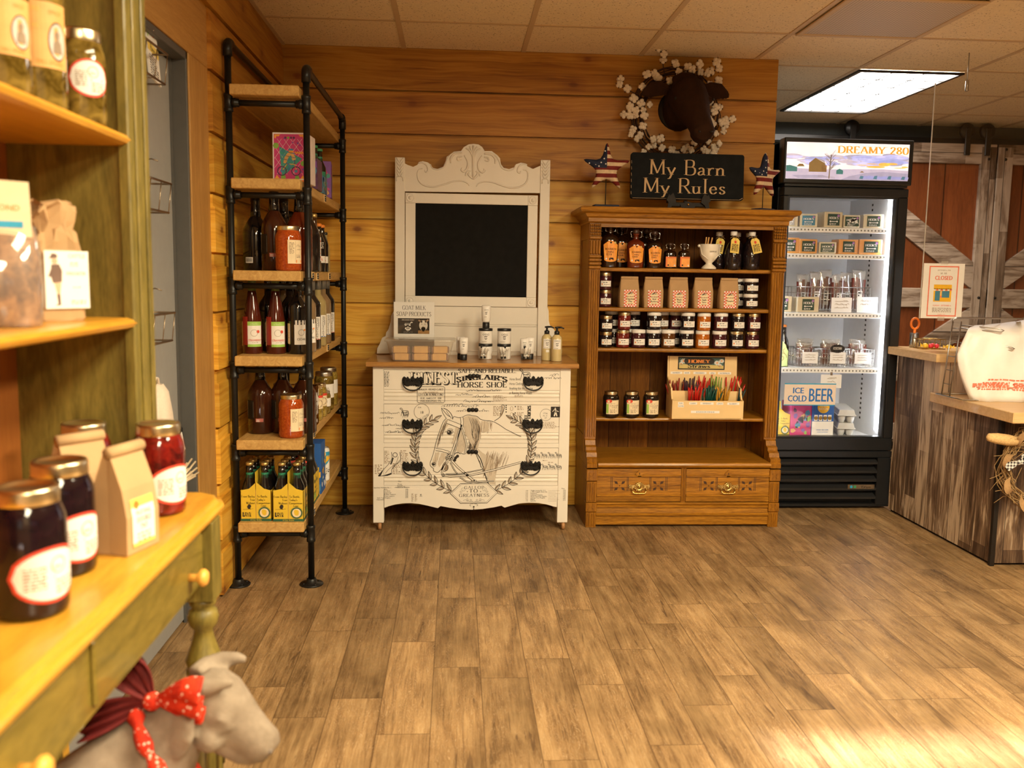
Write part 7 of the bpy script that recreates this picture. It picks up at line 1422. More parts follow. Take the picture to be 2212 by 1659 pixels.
# hanging clear shield
t = thing('plexiglass_shield', 'clear plexiglass shield hanging over the service counter', 'shield', (2.98, 4.5, 1.05)); b = MB(); b.box(-.602, -.003, 0, .60, .003, 1.17); part('panel', b, M['acrylic'], t)
b = MB(); b.box(-.6045, -.0035, 0, -.602, .0035, 1.17); part('edge', b, P_('acrylic_edge', (.62, .57, .48), .2), t)
for x in (-.44, .45):
    b = MB(); b.cyl((x, 0, CEIL-1.05), (x, 0, 1.17), .003, 6); b.lathe([(.006, 1.135), (.008, 1.137), (.008, 1.185), (.005, 1.19)], (x, 0, 0), 10); part('hanger', b, M['wire'], t)
t = thing('closed_notice', 'paper notice with red border and closed shop drawing taped to the plexiglass', 'notice', (2.488, 4.4955, 1.052)); W, H = .216, .279
b = MB(); b.box(-W/2, -.0008, 0, W/2, 0, H); a = Art(); a.frame(-.078, .010, .078, .266, .006, 1); a.text('SEPTEMBER 6, 2020', 0, .242, .006, 3); a.serif('WE ARE', 0, .225, .008, 3, .16, serif=False)
for i, dx in enumerate((-.0008, 0, .0008)): a.lay = 1+i; a.text('CLOSED', dx, .196, .021, 1, sx=.86)
a.lay = 1
a.rect(-.048, .085, .046, .172, 2); a.lay = 2; a.rect(-.048, .148, .046, .172, 5)
for i in range(8): a.disc(-.042+i*.012, .146, .006, 1 if i % 2 else 0, n=10)
a.rect(-.040, .090, -.014, .140, 4); a.rect(-.004, .106, .036, .140, 4); a.lay = 3; a.disc(-.008, .110, .005, 1, n=8); a.line([(-.009, .12), (-.009, .14)], .0015, 0)
a.text('SUNDAY, SEPTEMBER 6', 0, .062, .0075, 1, sx=.9); a.micro(-.05, .050, .10, 4, .006, 3, 6, 'j'); a.text('THANK YOU', 0, .018, .005, 1)
b.art(a, front(0, -.0009)); part('paper_sheet', b, [M['paper'], M['bag_red'], M['can_yellow'], M['ink_soft'], P_('notice_blue', (.06, .22, .33), .6), M['can_yellow']], t)
for z in (.275, -.012):
    b = MB(); b.box(-.018, -.0014, z, .018, -.0009, z+.018); part('tape', b, M['clear_plastic'], t)
# wire stand of plastic grocery bags
bs = thing('bag_stand', 'wire stand holding white grocery bags on the lower counter top', 'bag stand', (2.68, 4.0, .7025)); b = MB(); w = .38
for y in (-.08, .15): b.tube([(-w, y, .004), (w, y, .004)], .0035, 6)
b.tube([(-w, -.08, .004), (-w, .15, .004)], .0035, 6); b.tube([(w, -.08, .004), (w, .15, .004)], .0035, 6)
for x in (-w, w): 
    for y in (.03, .10): b.tube([(x, y, .004), (x+.03*(1 if x < 0 else -1), y, .355)], .0032, 6)
    for k in range(5): z = .06+k*.065; b.tube([(x+.006+.006*k if x < 0 else x-.006-.006*k, .03, z), (x+.006+.006*k if x < 0 else x-.006-.006*k, .10, z)], .002, 5)
b.tube([(-w+.03, .10, .345), (-w+.03, .10, .362), (-w+.05, .10, .368), (w-.05, .10, .368), (w-.03, .10, .362), (w-.03, .10, .345)], .0045, 6)
for sx in (-1, 1):
    for z, y0, y1, L_ in ((.315, .03, -.09, .12), (.235, .03, -.10, .17)):
        x0 = -w+.03
        if sx > 0: x0 = w-.03
        b.tube([(x0, .03, z+.01), (x0-sx*L_*.3, -.02, z+.004), (x0-sx*L_, y1, z), (x0-sx*(L_+.01), y1-.003, z+.006), (x0-sx*L_*.95, y1, z+.013), (x0-sx*L_*.3, -.02, z+.020), (x0, .03, z+.022)], .0026, 6)
for x in (-.03, .02): b.tube([(x, .08, .36), (x, .05, .39), (x, .02, .385), (x, .012, .36)], .002, 5)
part('wire_frame', b, M['wire'], bs)
def bag(label, x, y, wd, h, seed, z=.0):
    r = random.Random(seed); t = thing('grocery_bag', label, 'plastic bag', (x, y, .7025+z), 0, 'white plastic grocery bags on the wire stand')
    R_ = []; n = 48
    ph = [r.uniform(0, 6) for _ in range(4)]
    for j in range(13):
        f = j/12; ring = []; wf = (.80+.32*math.sin(min(1, f*1.6)*PI*.5)) if f < .7 else 1.1-(f-.7)*.55
        for k in range(n):
            an = 2*PI*k/n; d_ = .055*(1-f*.45); c, s = math.cos(an), math.sin(an)
            cr = .007*math.sin(an*5+ph[0]+f*3)+.006*math.sin(an*9+ph[1]-f*6)+.005*math.sin(an*14+ph[2]+f*9)
            ring.append((wd/2*wf*c*(1+cr), (d_+cr)*s-.01*(1-f), h*f*(1-.10*math.sin(an*1.0+ph[3])*f)+.006*math.sin(an*4+ph[3])*f))
        R_.append(ring)
    b = MB(); b.loft(R_); 
    me = b.mesh('bag_film', [M['bag_white']]); fix_normals(me)
    o = put('bag_film', me, t); 
    a = Art()
    for i, (zz, lw) in enumerate(((.30, .6), (.255, .7), (.235, .9), (.215, .9), (.195, .9), (.165, .8))): a.micro(-wd*.42*lw/.9, h*zz, wd*.84*lw/.9, 1, .010, 0, seed+i, 'j', .92, .7)
    rr2 = R_
    def onbag(u, v, k):
        f = max(0, min(.999, v/h))*12; j = int(f); t_ = f-j; best = None
        pts = [Vector(R_[j][q]).lerp(Vector(R_[j+1][q]), t_) for q in range(n//2, n)]
        p = min(pts, key=lambda p: abs(p.x-u)); return (u, p.y-.0035, p.z)
    b = MB(); b.art(a, onbag); put('red_print', b.mesh('red_print', [M['bag_red']]), t); return t
bag('white plastic grocery bag with red print at the front of the wire stand', 2.525, 3.955, .44, .33, 3); bag('white plastic grocery bag farther along the wire stand', 2.955, 4.0, .40, .335, 9)
# gold wire tray of candy, scissors
t = thing('wire_tray', 'small gold wire tray of wrapped sweets on the upper counter top', 'wire tray', (2.455, 4.53, .8925)); b = MB()
for z in (.002, .05): b.tube([(-.06, -.05, z), (.06, -.05, z), (.06, .05, z), (-.06, .05, z)], .002, 5, closed=True)
for i in range(5):
    x = -.06+.03*i; b.tube([(x, -.05, .05), (x, -.05, .002), (x, .05, .002), (x, .05, .05)], .0013, 4)
for i in range(1, 4): y = -.05+.025*i; b.tube([(-.06, y, .05), (-.06, y, .002), (.06, y, .002), (.06, y, .05)], .0013, 4)
part('wire_frame', b, M['brass'], t)
for i, (x, y, c) in enumerate(((-.03, -.02, 'candy_yellow'), (0, -.015, 'candy_red'), (.03, -.02, 'candy_red'), (-.01, .02, 'candy_yellow'), (.095, -.02, 'candy_yellow'), (.03, .02, 'candy_red'))):
    u = thing('wrapped_sweet', ('yellow wrapped sweet at the cooler end of the gold tray', 'red wrapped sweet in the middle front of the gold tray', 'red wrapped sweet at the open end of the gold tray', 'yellow wrapped sweet at the back of the gold tray', 'yellow wrapped sweet lying beside the gold tray', 'red wrapped sweet at the back of the gold tray')[i], 'sweet', (2.455+x, 4.53+y, .8925+(.0165 if i != 4 else .0125)), i*.7, 'wrapped sweets')
    b = MB(); b.sphere((0, 0, 0), .012, n=10, sc=(1.3, 1, 1)); part('wrapper', b, M[c], u); b = MB(); [b.prism([(s*.013, 0), (s*.026, .009), (s*.027, -.009)], -.001, .001, 'xz') for s in (-1, 1)]; part('twist', b, M[c], u)
t = thing('scissors', 'orange handled scissors standing in a small cup beyond the gold wire tray', 'scissors', (2.425, 4.63, .8925))
b = MB(); b.tube([(.0+.022*math.cos(2*PI*k/16), 0, .125+.028*math.sin(2*PI*k/16)) for k in range(16)], .006, 8, closed=True); b.tube([(0, 0, .10), (0, 0, .06)], .007, 8); part('handle', b, M['scissor_orange'], t); b = MB(); b.tube([(0, 0, .065), (0, 0, .004)], [.006, .003], 6); part('blade', b, M['chrome'], t)
b = MB(); b.lathe([(.020, 0), (.022, .003), (.022, .075), (.020, .075), (.020, .004), (.001, .004)], n=16); single('pencil_cup', b, M['wire'], 'small grey cup holding the orange handled scissors', 'cup', (2.425, 4.63, .8926))
# harvest wreath hung on the counter corner
wr = thing('harvest_wreath', 'burlap and twig wreath with corn husk and gingham bows on the counter corner', 'wreath', (2.50, 3.655, .455)); r = random.Random(5)
b = MB()
for i in range(26): ra = .155+r.uniform(-.03, .03); ph = r.uniform(0, 6); b.tube([(ra*math.cos(2*PI*k/28)*(1+.05*math.sin(3*k+ph)), r.uniform(-.03, .02)+.01*math.sin(k+ph), ra*math.sin(2*PI*k/28)*(1+.05*math.cos(2*k+ph))) for k in range(28)], .0018, 5, closed=True)
for i in range(24): an = r.uniform(2, 4.4); p = Vector((.16*math.cos(an), -.02, .16*math.sin(an))); d_ = Vector((r.uniform(-1, .4), r.uniform(-.6, .1), r.uniform(-.7, .7))).normalized(); b.tube([p, p+d_*.05, p+d_*.09+Vector((0, 0, r.uniform(-.02, .02)))], .0012, 4)
part('twig_ring', b, M['twine'], wr)
b = MB(); b.lathe([(.004, -.075), (.017, -.066), (.023, -.03), (.024, .02), (.019, .055), (.006, .068)], n=16, M=Matrix.Translation((-.185, -.035, .125)) @ Matrix.Rotation(PI/2+.14, 4, 'Y')); part('corn_cob', b, M['cob'], wr)
for i in range(9):
    an = .9+i*.68; c = Vector((.15*math.cos(an), -.03, .15*math.sin(an))); b = MB(); P = []
    for k in range(9): q = PI*k/8; P.append((c.x+.035*math.cos(an)*math.sin(q)+.03*math.cos(q)*-math.sin(an), c.y-.03*math.sin(q), c.z+.035*math.sin(an)*math.sin(q)+.03*math.cos(q)*math.cos(an)))
    vs = []; 
    for p in P: vs += [(p[0]+.018*math.cos(an), p[1]-.006, p[2]+.018*math.sin(an)), (p[0]-.018*math.cos(an), p[1]+.004, p[2]-.018*math.sin(an))]
    b.add(vs, [(2*k, 2*k+1, 2*k+3, 2*k+2) for k in range(8)], 0, True); part('burlap_loop', b, M['burlap'], wr)
fabric('gingham', (.02, .018, .022), (.78, .74, .70), 75, 75)
for i, (x, z, an) in enumerate(((-.125, .03, .35), (-.075, .02, -1.1), (-.045, .10, 1.3), (.0, .03, .1), (.03, -.13, -1.2))):
    b = MB(); c, s = math.cos(an), math.sin(an)
    for m in (-1, 1):
        for j, (u0, v0, u1, v1) in enumerate(((0, .008, .055, .020), (0, -.008, .050, -.020))):
            P = [(0, .008), (.05, .020), (.058, 0), (.05, -.020), (0, -.008)]
        b.prism([(x+(u*m)*c-v*s, z+(u*m)*s+v*c) for u, v in P], -.058, -.052, 'xz')
    b.sphere((x, -.058, z), .010, n=8); part('gingham_bow', b, M['gingham'], wr)
b = MB(); b.prism([(-.035, -.115), (.02, -.12), (.015, -.175), (-.03, -.17)], -.036, -.033, 'xz'); part('burlap_tag', b, M['burlap'], wr); b = MB(); b.prism([(-.055, -.140), (-.032, -.142), (-.033, -.165), (-.054, -.163)], -.038, -.036, 'xz'); part('paper_tag', b, M['paper'], wr)
# ------------------------------------------------------------------ on top of the bookcase and on the wall above it
TZ = 1.5745
t = thing('wall_sign', 'black wooden sign reading my barn my rules on the bookcase top', 'sign', (1.138, 4.47, TZ+.047)); t.rotation_euler = (-.06, 0, 0); W, H = .565, .224
b = MB(); P = []
for sx, sz, a0 in ((1, 1, 0), (-1, 1, PI/2), (-1, -1, PI), (1, -1, 1.5*PI)):
    for i in range(4): an = a0+PI/2*i/3; P.append((sx*(W/2-.012)+.012*math.cos(an), H/2+sz*(H/2-.012)+.012*math.sin(an)))
b.prism(P, 0, .02, 'xz', m=0); part('board', b, M['sign_black'], t)
a = Art(); a.serif('My Barn', .0, .120, .072, 0, .105, fit=.385, thin=.30); a.serif('My Rules', -.012, .030, .072, 0, .105, fit=.42, thin=.30)
b = MB(); b.art(a, front(0, -.0006)); put('lettering', b.mesh('lettering', [M['tan_letter']]), t, label='tan serif lettering')
a = Art(); [a.line([(-W/2+.003, .02+.03*i), (-W/2+.002, .035+.03*i)], .0015, 0) for i in range(6)]; a.line([(-W/2+.01, .003), (W/2-.02, .0025)], .0012, 0); a.line([(W/2-.02, .003), (W/2-.004, .012)], .002, 0); b = MB(); b.art(a, front(0, -.0006)); put('worn_edge', b.mesh('worn_edge', [M['tan_letter']]), t)
t = thing('easel', 'small black carved easel holding up the barn rules sign', 'easel', (1.138, 4.465, TZ)); b = MB()
for s in (-1, 1): b.prism([(s*.105, 0), (s*.088, 0), (s*.080, .018), (s*.062, .030), (s*.066, .050), (s*.078, .075), (s*.092, .062), (s*.098, .068), (s*.110, .040), (s*.100, .030)], -.030, -.018, 'xz'); b.box(s*.09-.006, -.018, .030, s*.09+.006, .04, .042, b=.002)
b.box(-.095, -.014, .010, .095, -.002, .032, b=.003); b.prism([(-.03, .002), (.03, .002), (.04, .02), (0, .035), (-.04, .02)], -.022, -.014, 'xz'); b.box(-.008, .035, 0, .008, .12, .012, b=.002); b.box(-.008, .03, 0, .008, .046, .045, b=.002); part('stand', b, M['bead_dark'], t); b = MB(); b.sphere((0, -.024, .020), .006, n=8); part('stud', b, M['brass'], t)
def flag_star(label, x, y, zc, rz, R_, base):
    t = thing('star_ornament', label, 'star', (x, y, TZ), rz, 'flag painted stars on the bookcase'); zc -= TZ
    q = NT('flag_paint'); v, (qx, qy, qz) = q.xyz()
    st = q.math('GREATER_THAN', q.math('FRACT', q.math('ADD', q.math('DIVIDE', q.math('ADD', qz, .003), .0365), 0)), .52); n = q.noise(v, 60, 3)
    c = q.mix(st, (.15, .013, .010), (.62, .47, .30)); can = q.math('MULTIPLY', q.math('LESS_THAN', qx, -.002), q.math('GREATER_THAN', qz, zc-.002)); c = q.mix(can, c, (.012, .018, .048)); c = q.mulv(c, q.range(n, .3, .7, .8, 1.12)); q.done(c, .75, 0, .3)
    P = []; N = 5
    for k in range(10):
        an = PI/2+k*PI/5; r_ = R_ if k % 2 == 0 else R_*.45; P.append((r_*math.cos(an), zc+r_*math.sin(an)))
    # soft puffed star: rounded outline, thick in the middle
    Q = smooth_line(P+[P[0]], 4)[:-1]; n_ = len(Q); sc = lambda f, y_: [(u*f, y_, zc+(v_-zc)*f) for u, v_ in Q]
    b = MB(); b.loft([[(0, -.020, zc)]*n_, sc(.55, -.019), sc(.85, -.014), sc(.97, -.006), sc(1.0, 0), sc(.97, .006), sc(.85, .014), sc(.55, .019), [(0, .020, zc)]*n_], cap=False); part('star', b, q.mat, t)
    a = Art()
    for u, v_ in ((-.012, .075), (-.016, .040), (-.03, .022), (-.055, .014), (-.085, .018), (-.04, .005), (-.008, .016)):
        a.poly([(u*R_/.115+(.005 if k % 2 == 0 else .002)*math.cos(PI/2+k*PI/5), zc+v_*R_/.115+(.005 if k % 2 == 0 else .002)*math.sin(PI/2+k*PI/5)) for k in range(10)], 0)
    b = MB(); b.art(a, lambda u, v_, k: (u, -.0206+.010*max(0, math.hypot(u, v_-zc)/R_-.3), v_)); put('painted_stars', b.mesh('painted_stars', [M['paper']]), t)
    b = MB(); b.cyl((0, .004, .006), (0, .004, zc-.03), .0022, 6); part('rod', b, M['iron'], t); b = MB(); b.box(-base/2, -.035, 0, base/2, .035, .012, b=.004); part('base', b, M['flag_blue'], t)
    return t
flag_star('flag painted wooden star facing forward on the bookcase top, dresser end', .733, 4.47, 1.765, .05, .120, .125); flag_star('flag painted wooden star turned sideways on the bookcase top, cooler end', 1.532, 4.50, 1.745, .52, .116, .105)
# cotton boll wreath
wreath = thing('cotton_wreath', 'wreath of white cotton bolls on brown stems round the bull head', 'wreath', (1.118, 4.70, 2.065)); r = random.Random(21); WA = {}
b = MB()
for i in range(12): ra = .20+r.uniform(-.035, .04); ph = r.uniform(0, 6); b.tube([(ra*math.cos(2*PI*k/30), r.uniform(-.02, .02), ra*math.sin(2*PI*k/30)*1.04) for k in range(30)], .003, 5, closed=True)
spr = [(-.075, .235, -.085, .285), (-.22, .10, -.30, .135), (.13, .20, .20, .225), (-.21, -.02, -.27, -.01), (.20, -.03, .255, -.05), (.15, -.17, .19, -.20)]
for x0, z0, x1, z1 in spr: b.tube([(x0*.75, 0, z0*.75), (x0, -.02, z0), (x1, -.03, z1)], .0028, 5)
part('stem_ring', b, M['husk'], wreath)
b = MB()
for k in range(4): an = PI/4+k*PI/2; b.sphere((.0125*math.cos(an), -.006, .0125*math.sin(an)), .0128, n=8, sc=(1, .9, 1.1))
b.sphere((0, -.008, 0), .010, n=8); boll = b.mesh('cotton_boll', [M['cotton']]); b = MB()
for k in range(4):
    an = k*PI/2; c, s = math.cos(an), math.sin(an); b.add([(0, .010, 0), (.012*c-.006*s, .006, .012*s+.006*c), (.030*c, -.006, .030*s), (.012*c+.006*s, .006, .012*s-.006*c)], [(0, 1, 2, 3)], 0)
burr = b.mesh('burr', [M['husk']])
pts = []
while len(pts) < 76:
    an = r.uniform(0, 2*PI); ra = r.uniform(.150, .268); w_ = 1.0 if (math.sin(an) < .35) else .62
    if r.random() > w_: continue
    p = (ra*math.cos(an)*.98, ra*math.sin(an)*1.02)
    if all((p[0]-q[0])**2+(p[1]-q[1])**2 > .0245**2 for q in pts): pts.append(p)
for x0, z0, x1, z1 in spr: pts += [(x1, z1), ((x0+x1)/2, (z0+z1)/2), (x1+r.uniform(-.03, .03), z1+.028)]
for x, z in pts:
    o = put('cotton_boll', boll, wreath, (x, -.03-r.uniform(0, .035), z), (r.uniform(-.4, .4), r.uniform(0, 3), r.uniform(-.5, .5))); k = r.uniform(.68, .98); o.scale = (k, k, k)
    q = put('burr', burr, o)
# brown bull head mounted in the wreath
def remeshed(name, mb, mat, parent, voxel, smooth=4, loc=(0, 0, 0), sub=None):
    o = part(name, mb, mat, parent, loc); m = o.modifiers.new('remesh', 'REMESH'); m.mode = 'VOXEL'; m.voxel_size = voxel; m.use_smooth_shade = True
    s = o.modifiers.new('smooth', 'SMOOTH'); s.factor = .5; s.iterations = smooth; return o
def ell(c, ax, up, rx, ry, n=18):
    ax = Vector(ax).normalized(); up = Vector(up); up = (up-ax*up.dot(ax)).normalized(); sd = ax.cross(up)
    return [tuple(Vector(c)+sd*rx*math.cos(2*PI*k/n)+up*ry*math.sin(2*PI*k/n)) for k in range(n)]
bh = thing('bull_head', 'dark brown mounted bull head in the middle of the cotton wreath', 'wall ornament', (1.145, 4.765, 2.10)); b = MB()
b.lathe([(.001, 0), (.105, 0), (.105, .012), (.10, .018), (.001, .018)], n=28, M=Matrix.Translation((0, -.002, .0)) @ Matrix.Rotation(PI/2, 4, 'X')); part('mount', b, M['bead_dark'], bh)
b = MB(); ax = Vector((.10, -.72, -.70)); up = Vector((0, -.7, .7))
b.loft([ell((0, -.02, .0), (0, -1, 0), (0, 0, 1), .085, .115), ell((0, -.10, .03), (0, -1, -.2), (0, 0, 1), .092, .115), ell((.005, -.165, .05), ax, up, .098, .098), ell((.012, -.21, .005), ax, up, .095, .092), ell((.022, -.26, -.05), ax, up, .078, .078), ell((.032, -.305, -.10), ax, up, .060, .066), ell((.040, -.340, -.142), ax, up, .057, .060), ell((.045, -.366, -.168), ax, up, .055, .050), ell((.047, -.380, -.182), ax, up, .036, .030)])
b.loft([ell((.03, -.25, -.125), ax, up, .02, .02), ell((.036, -.295, -.165), ax, up, .042, .026), ell((.043, -.33, -.195), ax, up, .04, .022), ell((.046, -.345, -.205), ax, up, .015, .01)])
for s in (-1, 1):
    b.loft([ell((s*.08, -.13, .075), (s, -.1, .05), (0, -.5, 1), .016, .022), ell((s*.125, -.14, .082), (s, -.1, -.05), (0, -.4, 1), .012, .040), ell((s*.175, -.15, .072), (s, -.1, -.25), (0, -.4, 1), .010, .042), ell((s*.215, -.155, .050), (s, 0, -.5), (0, -.4, 1), .006, .018), ell((s*.225, -.156, .042), (s, 0, -.5), (0, -.4, 1), .002, .006)])
    b.sphere((.022+s*.082, -.235, .012), .017, n=10); b.sphere((.046+s*.030, -.376, -.160), .017, n=10); b.sphere((.01+s*.060, -.15, .125), .022, n=10)
b.sphere((0, -.15, .115), .06, n=12, sc=(1.1, .8, .8)); head = remeshed('head', b, M['bull_brown'], bh, .006, 5)
b = MB()
for s in (-1, 1): b.sphere((.046+s*.028, -.3925, -.165), .008, n=8, sc=(1, .5, .8)); b.sphere((.024+s*.094, -.246, .014), .008, n=8)
part('nostrils_and_eyes', b, M['bead_dark'], bh)
# ------------------------------------------------------------------ green hutch in the foreground
hu = thing('hutch', 'green stained hutch table with yellow wooden shelves in the near foreground', 'hutch', (-.65, 1.3, 0)); hl = (.65, -1.3, 0)
HG, HGy, HY = M['hutch_green'], M['hutch_green_y'], M['hutch_yellow']
Y0, Y1, XF, XB = .55, 1.91, -.472, -.868; TT = .77
P = [(XB, Y0), (XF, Y0), (XF, Y1-.055), (XF-.012, Y1-.022), (XF-.045, Y1), (XB, Y1)]
b = MB(); ins = lambda e: [(x+(e if x == XB else -e*(1 if x > -.51 else .8)), y+(e if y == Y0 else (-e if y > Y1-.06 else 0))) for x, y in P]
b.loft([[(x, y, z) for x, y in ins(e)] for e, z in ((.012, TT-.032), (.002, TT-.026), (.0, TT-.018), (.003, TT-.012), (.010, TT-.009), (.013, TT-.002), (.017, TT))], sm=False); part('table_top', b, HY, hu, hl)
b = MB(); b.box(-.497, .62, .615, -.515, 1.77, .738, b=.002); b.box(-.86, 1.79, .615, -.53, 1.815, .738); b.box(-.86, .62, .615, -.84, 1.78, .738); b.box(-.86, .60, .615, -.53, .62, .738); b.box(-.495, .62, .728, -.489, 1.77, .738, b=.002)
part('apron', b, HGy, hu, hl)
for y0, y1, ky in ((.64, 1.16, 1.0), (1.22, 1.755, 1.66)):
    b = MB(); b.box(-.4985, y0, .628, -.490, y1, .724, b=.004); d = part('drawer', b, HGy, hu, hl)
    b = MB(); b.lathe([(.008, 0), (.007, .012), (.009, .016), (.016, .022), (.017, .028), (.012, .034), (.001, .036)], n=18, M=Matrix.Translation((-.490, ky, .664)) @ Matrix.Rotation(PI/2, 4, 'Y')); part('knob', b, M['knob_pine'], d)
for x, y in ((-.506, 1.80), (-.506, .60), (-.835, 1.80), (-.835, .60)):
    b = MB(); b.box(x-.031, y-.031, .575, x+.031, y+.031, .738, b=.002)
    b.lathe([(.018, 0), (.024, .012), (.026, .05), (.022, .07), (.030, .10), (.036, .30), (.037, .36), (.035, .40), (.0355, .425), (.032, .43), (.0365, .445), (.033, .455), (.028, .47), (.020, .495), (.0185, .51), (.0275, .52), (.031, .535), (.0275, .55), (.020, .556), (.026, .562), (.028, .575)], (x, y, 0), 22)
    for k in range(10): an = 2*PI*k/10; b.tube([(x+.036*math.cos(an), y+.036*math.sin(an), .38), (x+.034*math.cos(an), y+.034*math.sin(an), .22)], .0035, 5)
    part('leg', b, HG, hu, hl)
b = MB(); b.box(-.862, Y0+.03, TT, -.848, 1.80, 2.25); part('back_panel', b, M['hutch_back'], hu, hl)
for y0, y1 in ((1.80, 1.822), (.60, .622)):
    b = MB(); b.box(-.865, y0, TT, -.632, y1, 2.25); part('end_panel', b, HG, hu, hl)
for y0, y1 in ((1.79, 1.905), (.575, .69)):
    b = MB(); b.box(-.640, y0, TT, -.618, y1, 2.25, b=.003)
    for yy in (y0+.03, y1-.035): b.box(-.6185, yy, TT+.02, -.614, yy+.022, 2.2, b=.003)
    part('stile', b, HG, hu, hl)
for z in (1.487, 1.140):
    b = MB(); b.prism([(-.848, z-.022), (-.632, z-.022), (-.621, z-.018), (-.617, z-.011), (-.621, z-.004), (-.632, z), (-.848, z)], .622, 1.800, 'xz'); part('shelf', b, HY, hu, hl)
b = MB(); b.box(-.88, .54, 2.25, -.60, 1.94, 2.28, b=.004); part('cornice', b, HG, hu, hl)
# --- jars and bags on it
def quart(label, x, y, z, fill, a0=1.1, r=.0475, h=.174, oval=True, lid='gold_lid', lw=.115, lh=.076, lz=.022):
    t = jar('canning_jar', label, (x, y, z), r, h, M[fill], M[lid], 0, 'canning jars on the green hutch', .80, .20, .022)
    def d(a, w, hh):
        a.lay = 2
        N = 16
        for i in range(N):
            x0, x1 = -w*.45+w*.9*i/N, -w*.45+w*.9*(i+1)/N; f = lambda q: max(0, 1-(q/(w*.45))**2)**.5*hh*.44; a.poly([(x0, hh/2-f(x0)), (x1, hh/2-f(x1)), (x1, hh/2+f(x1)), (x0, hh/2+f(x0))], 1)
        a.lay = 3; a.micro(-w*.33, hh*.64, w*.24, 7, hh*.06, 2, 4, 'j', .9); a.ring(w*.06, hh*.66, hh*.15, hh*.02, 2, n=14); a.text('Jake', w*.05, hh*.60, hh*.07, 2); a.line([(w*.0, hh*.45), (w*.3, hh*.47)], hh*.035, 0); a.micro(w*.02, hh*.36, w*.3, 4, hh*.07, 2, 9, 'j', .9)
    wrap_label(t, r*1.005, lw, lz, lh, [M['red_ink'], M['paper'], M['ink_soft']], d, a0, oval=True); return t
quart('jar of red cherries with gold lid at the far corner of the hutch table', -.563, 1.735, TT, 'cherry', 1.05)
quart('jar of red cherries with gold lid half hidden behind the kraft bags', -.700, 1.735, TT, 'cherry', 1.0)
quart('jar of dark grape preserve, second one from the near end of the hutch table', -.597, 1.385, TT, 'grape', 1.05); quart('jar of dark grape preserve nearest on the hutch table', -.568, 1.215, TT, 'grape', 1.05)
def roll_bag(label, x, y, rz, w=.085, d=.068, h=.175):
    t = thing('kraft_bag', label, 'paper bag', (x, y, TT), rz, 'rolled top kraft bags on the hutch table'); b = MB()
    b.loft([[(sx*w/2*f, sy*d/2*g, z) for sx, sy in ((-1, -1), (0, -1.02), (1, -1), (1.0, 0), (1, 1), (0, 1.02), (-1, 1), (-.94, 0))] for f, g, z in ((.97, .96, 0), (1, 1, .003), (1, 1.03, h*.36), (.99, .8, h*.62), (.97, .22, h*.93), (.97, .10, h*.95))], sm=False)
    part('bag_body', b, M['kraft_light'], t); b = MB(); b.tube([(-w*.5, -.004, h*.965), (w*.5, -.004, h*.965)], .010, 10); part('rolled_top', b, M['kraft_light'], t)
    a = Art(); a.rect(-w*.34, .012, w*.34, h*.36, 0); a.rect(-w*.34, h*.36, w*.34, h*.52, 0); a.lay = 2; a.rect(-w*.34, h*.44, w*.34, h*.52, 1); a.rect(-w*.34, .012, w*.34, .018, 1); a.disc(-w*.18, h*.46, .007, 2); a.text('MUSTANG', 0, h*.36, .008, 3, sx=.75); a.text('DOUBLE', 0, h*.29, .009, 3, sx=.75); a.text('TNT', 0, h*.22, .009, 3, sx=.75); a.micro(-w*.2, h*.17, w*.4, 3, .006, 4, 3, 'j')
    b = MB(); b.art(a, lambda u, v, k: (u, -d/2*1.03-.0007-k*.0003+max(0, v-h*.36)*.165, v)); put('label', b.mesh('label', [M['paper'], M['tag_yellow'], M['orange_ink'], M['ink'], M['ink_soft']]), t); return t
roll_bag('kraft paper bag with rolled top and yellow label before the cherry jars', -.545, 1.500, 1.28); roll_bag('kraft paper bag with rolled top behind the dark jars', -.655, 1.60, .95)
# middle shelf
MZ_ = 1.1405
t = thing('coffee_bag', 'crumpled kraft coffee bag with standing figure label on the hutch shelf', 'paper bag', (-.715, 1.655, MZ_), .92); w, d, h = .090, .078, .20; r = random.Random(9); b = MB(); R_ = []
for z, f, g, e in ((0, .97, .97, .001), (.004, 1, 1, .001), (.07, 1.0, 1.02, .002), (.125, 1.0, 1.0, .003), (.138, .96, .9, .006), (.155, .80, .62, .008), (.172, .72, .45, .008), (.190, .74, .36, .009), (.205, .70, .30, .008)):
    R_.append([(max(-1, min(1, math.cos(2*PI*k/28)*1.25))*w/2*f+r.uniform(-e, e), max(-1, min(1, math.sin(2*PI*k/28)*1.25))*d/2*g+r.uniform(-e, e)-(.018*(z-.13)/.07 if z > .13 else 0), z+(r.uniform(-.006, .006) if z > .15 else 0)) for k in range(28)])
b.loft(R_, sm=False); part('bag_body', b, M['kraft'], t)
a = Art(); a.rect(-.034, .022, .046, .122, 0); a.lay = 2; a.text('CATTLE', .024, .110, .007, 1, sx=.9); a.micro(.012, .10, .024, 2, .004, 1, 3); a.text('WINCHESTER', .022, .080, .006, 2, sx=.7); a.micro(.016, .058, .02, 1, .004, 1, 4); a.micro(.012, .034, .03, 2, .004, 1, 6)
a.poly([(-.026, .108), (-.012, .109), (-.010, .113), (-.014, .117), (-.021, .117), (-.023, .112)], 2); a.disc(-.016, .104, .0055, 3); a.poly([(-.022, .098), (-.008, .099), (-.003, .088), (-.004, .068), (-.020, .066), (-.024, .080)], 2); a.poly([(-.018, .067), (-.005, .067), (-.008, .047), (-.013, .047)], 3); a.poly([(-.014, .047), (-.008, .047), (-.007, .028), (-.017, .027), (-.012, .031)], 2); a.poly([(-.023, .09), (-.028, .078), (-.024, .076)], 2)
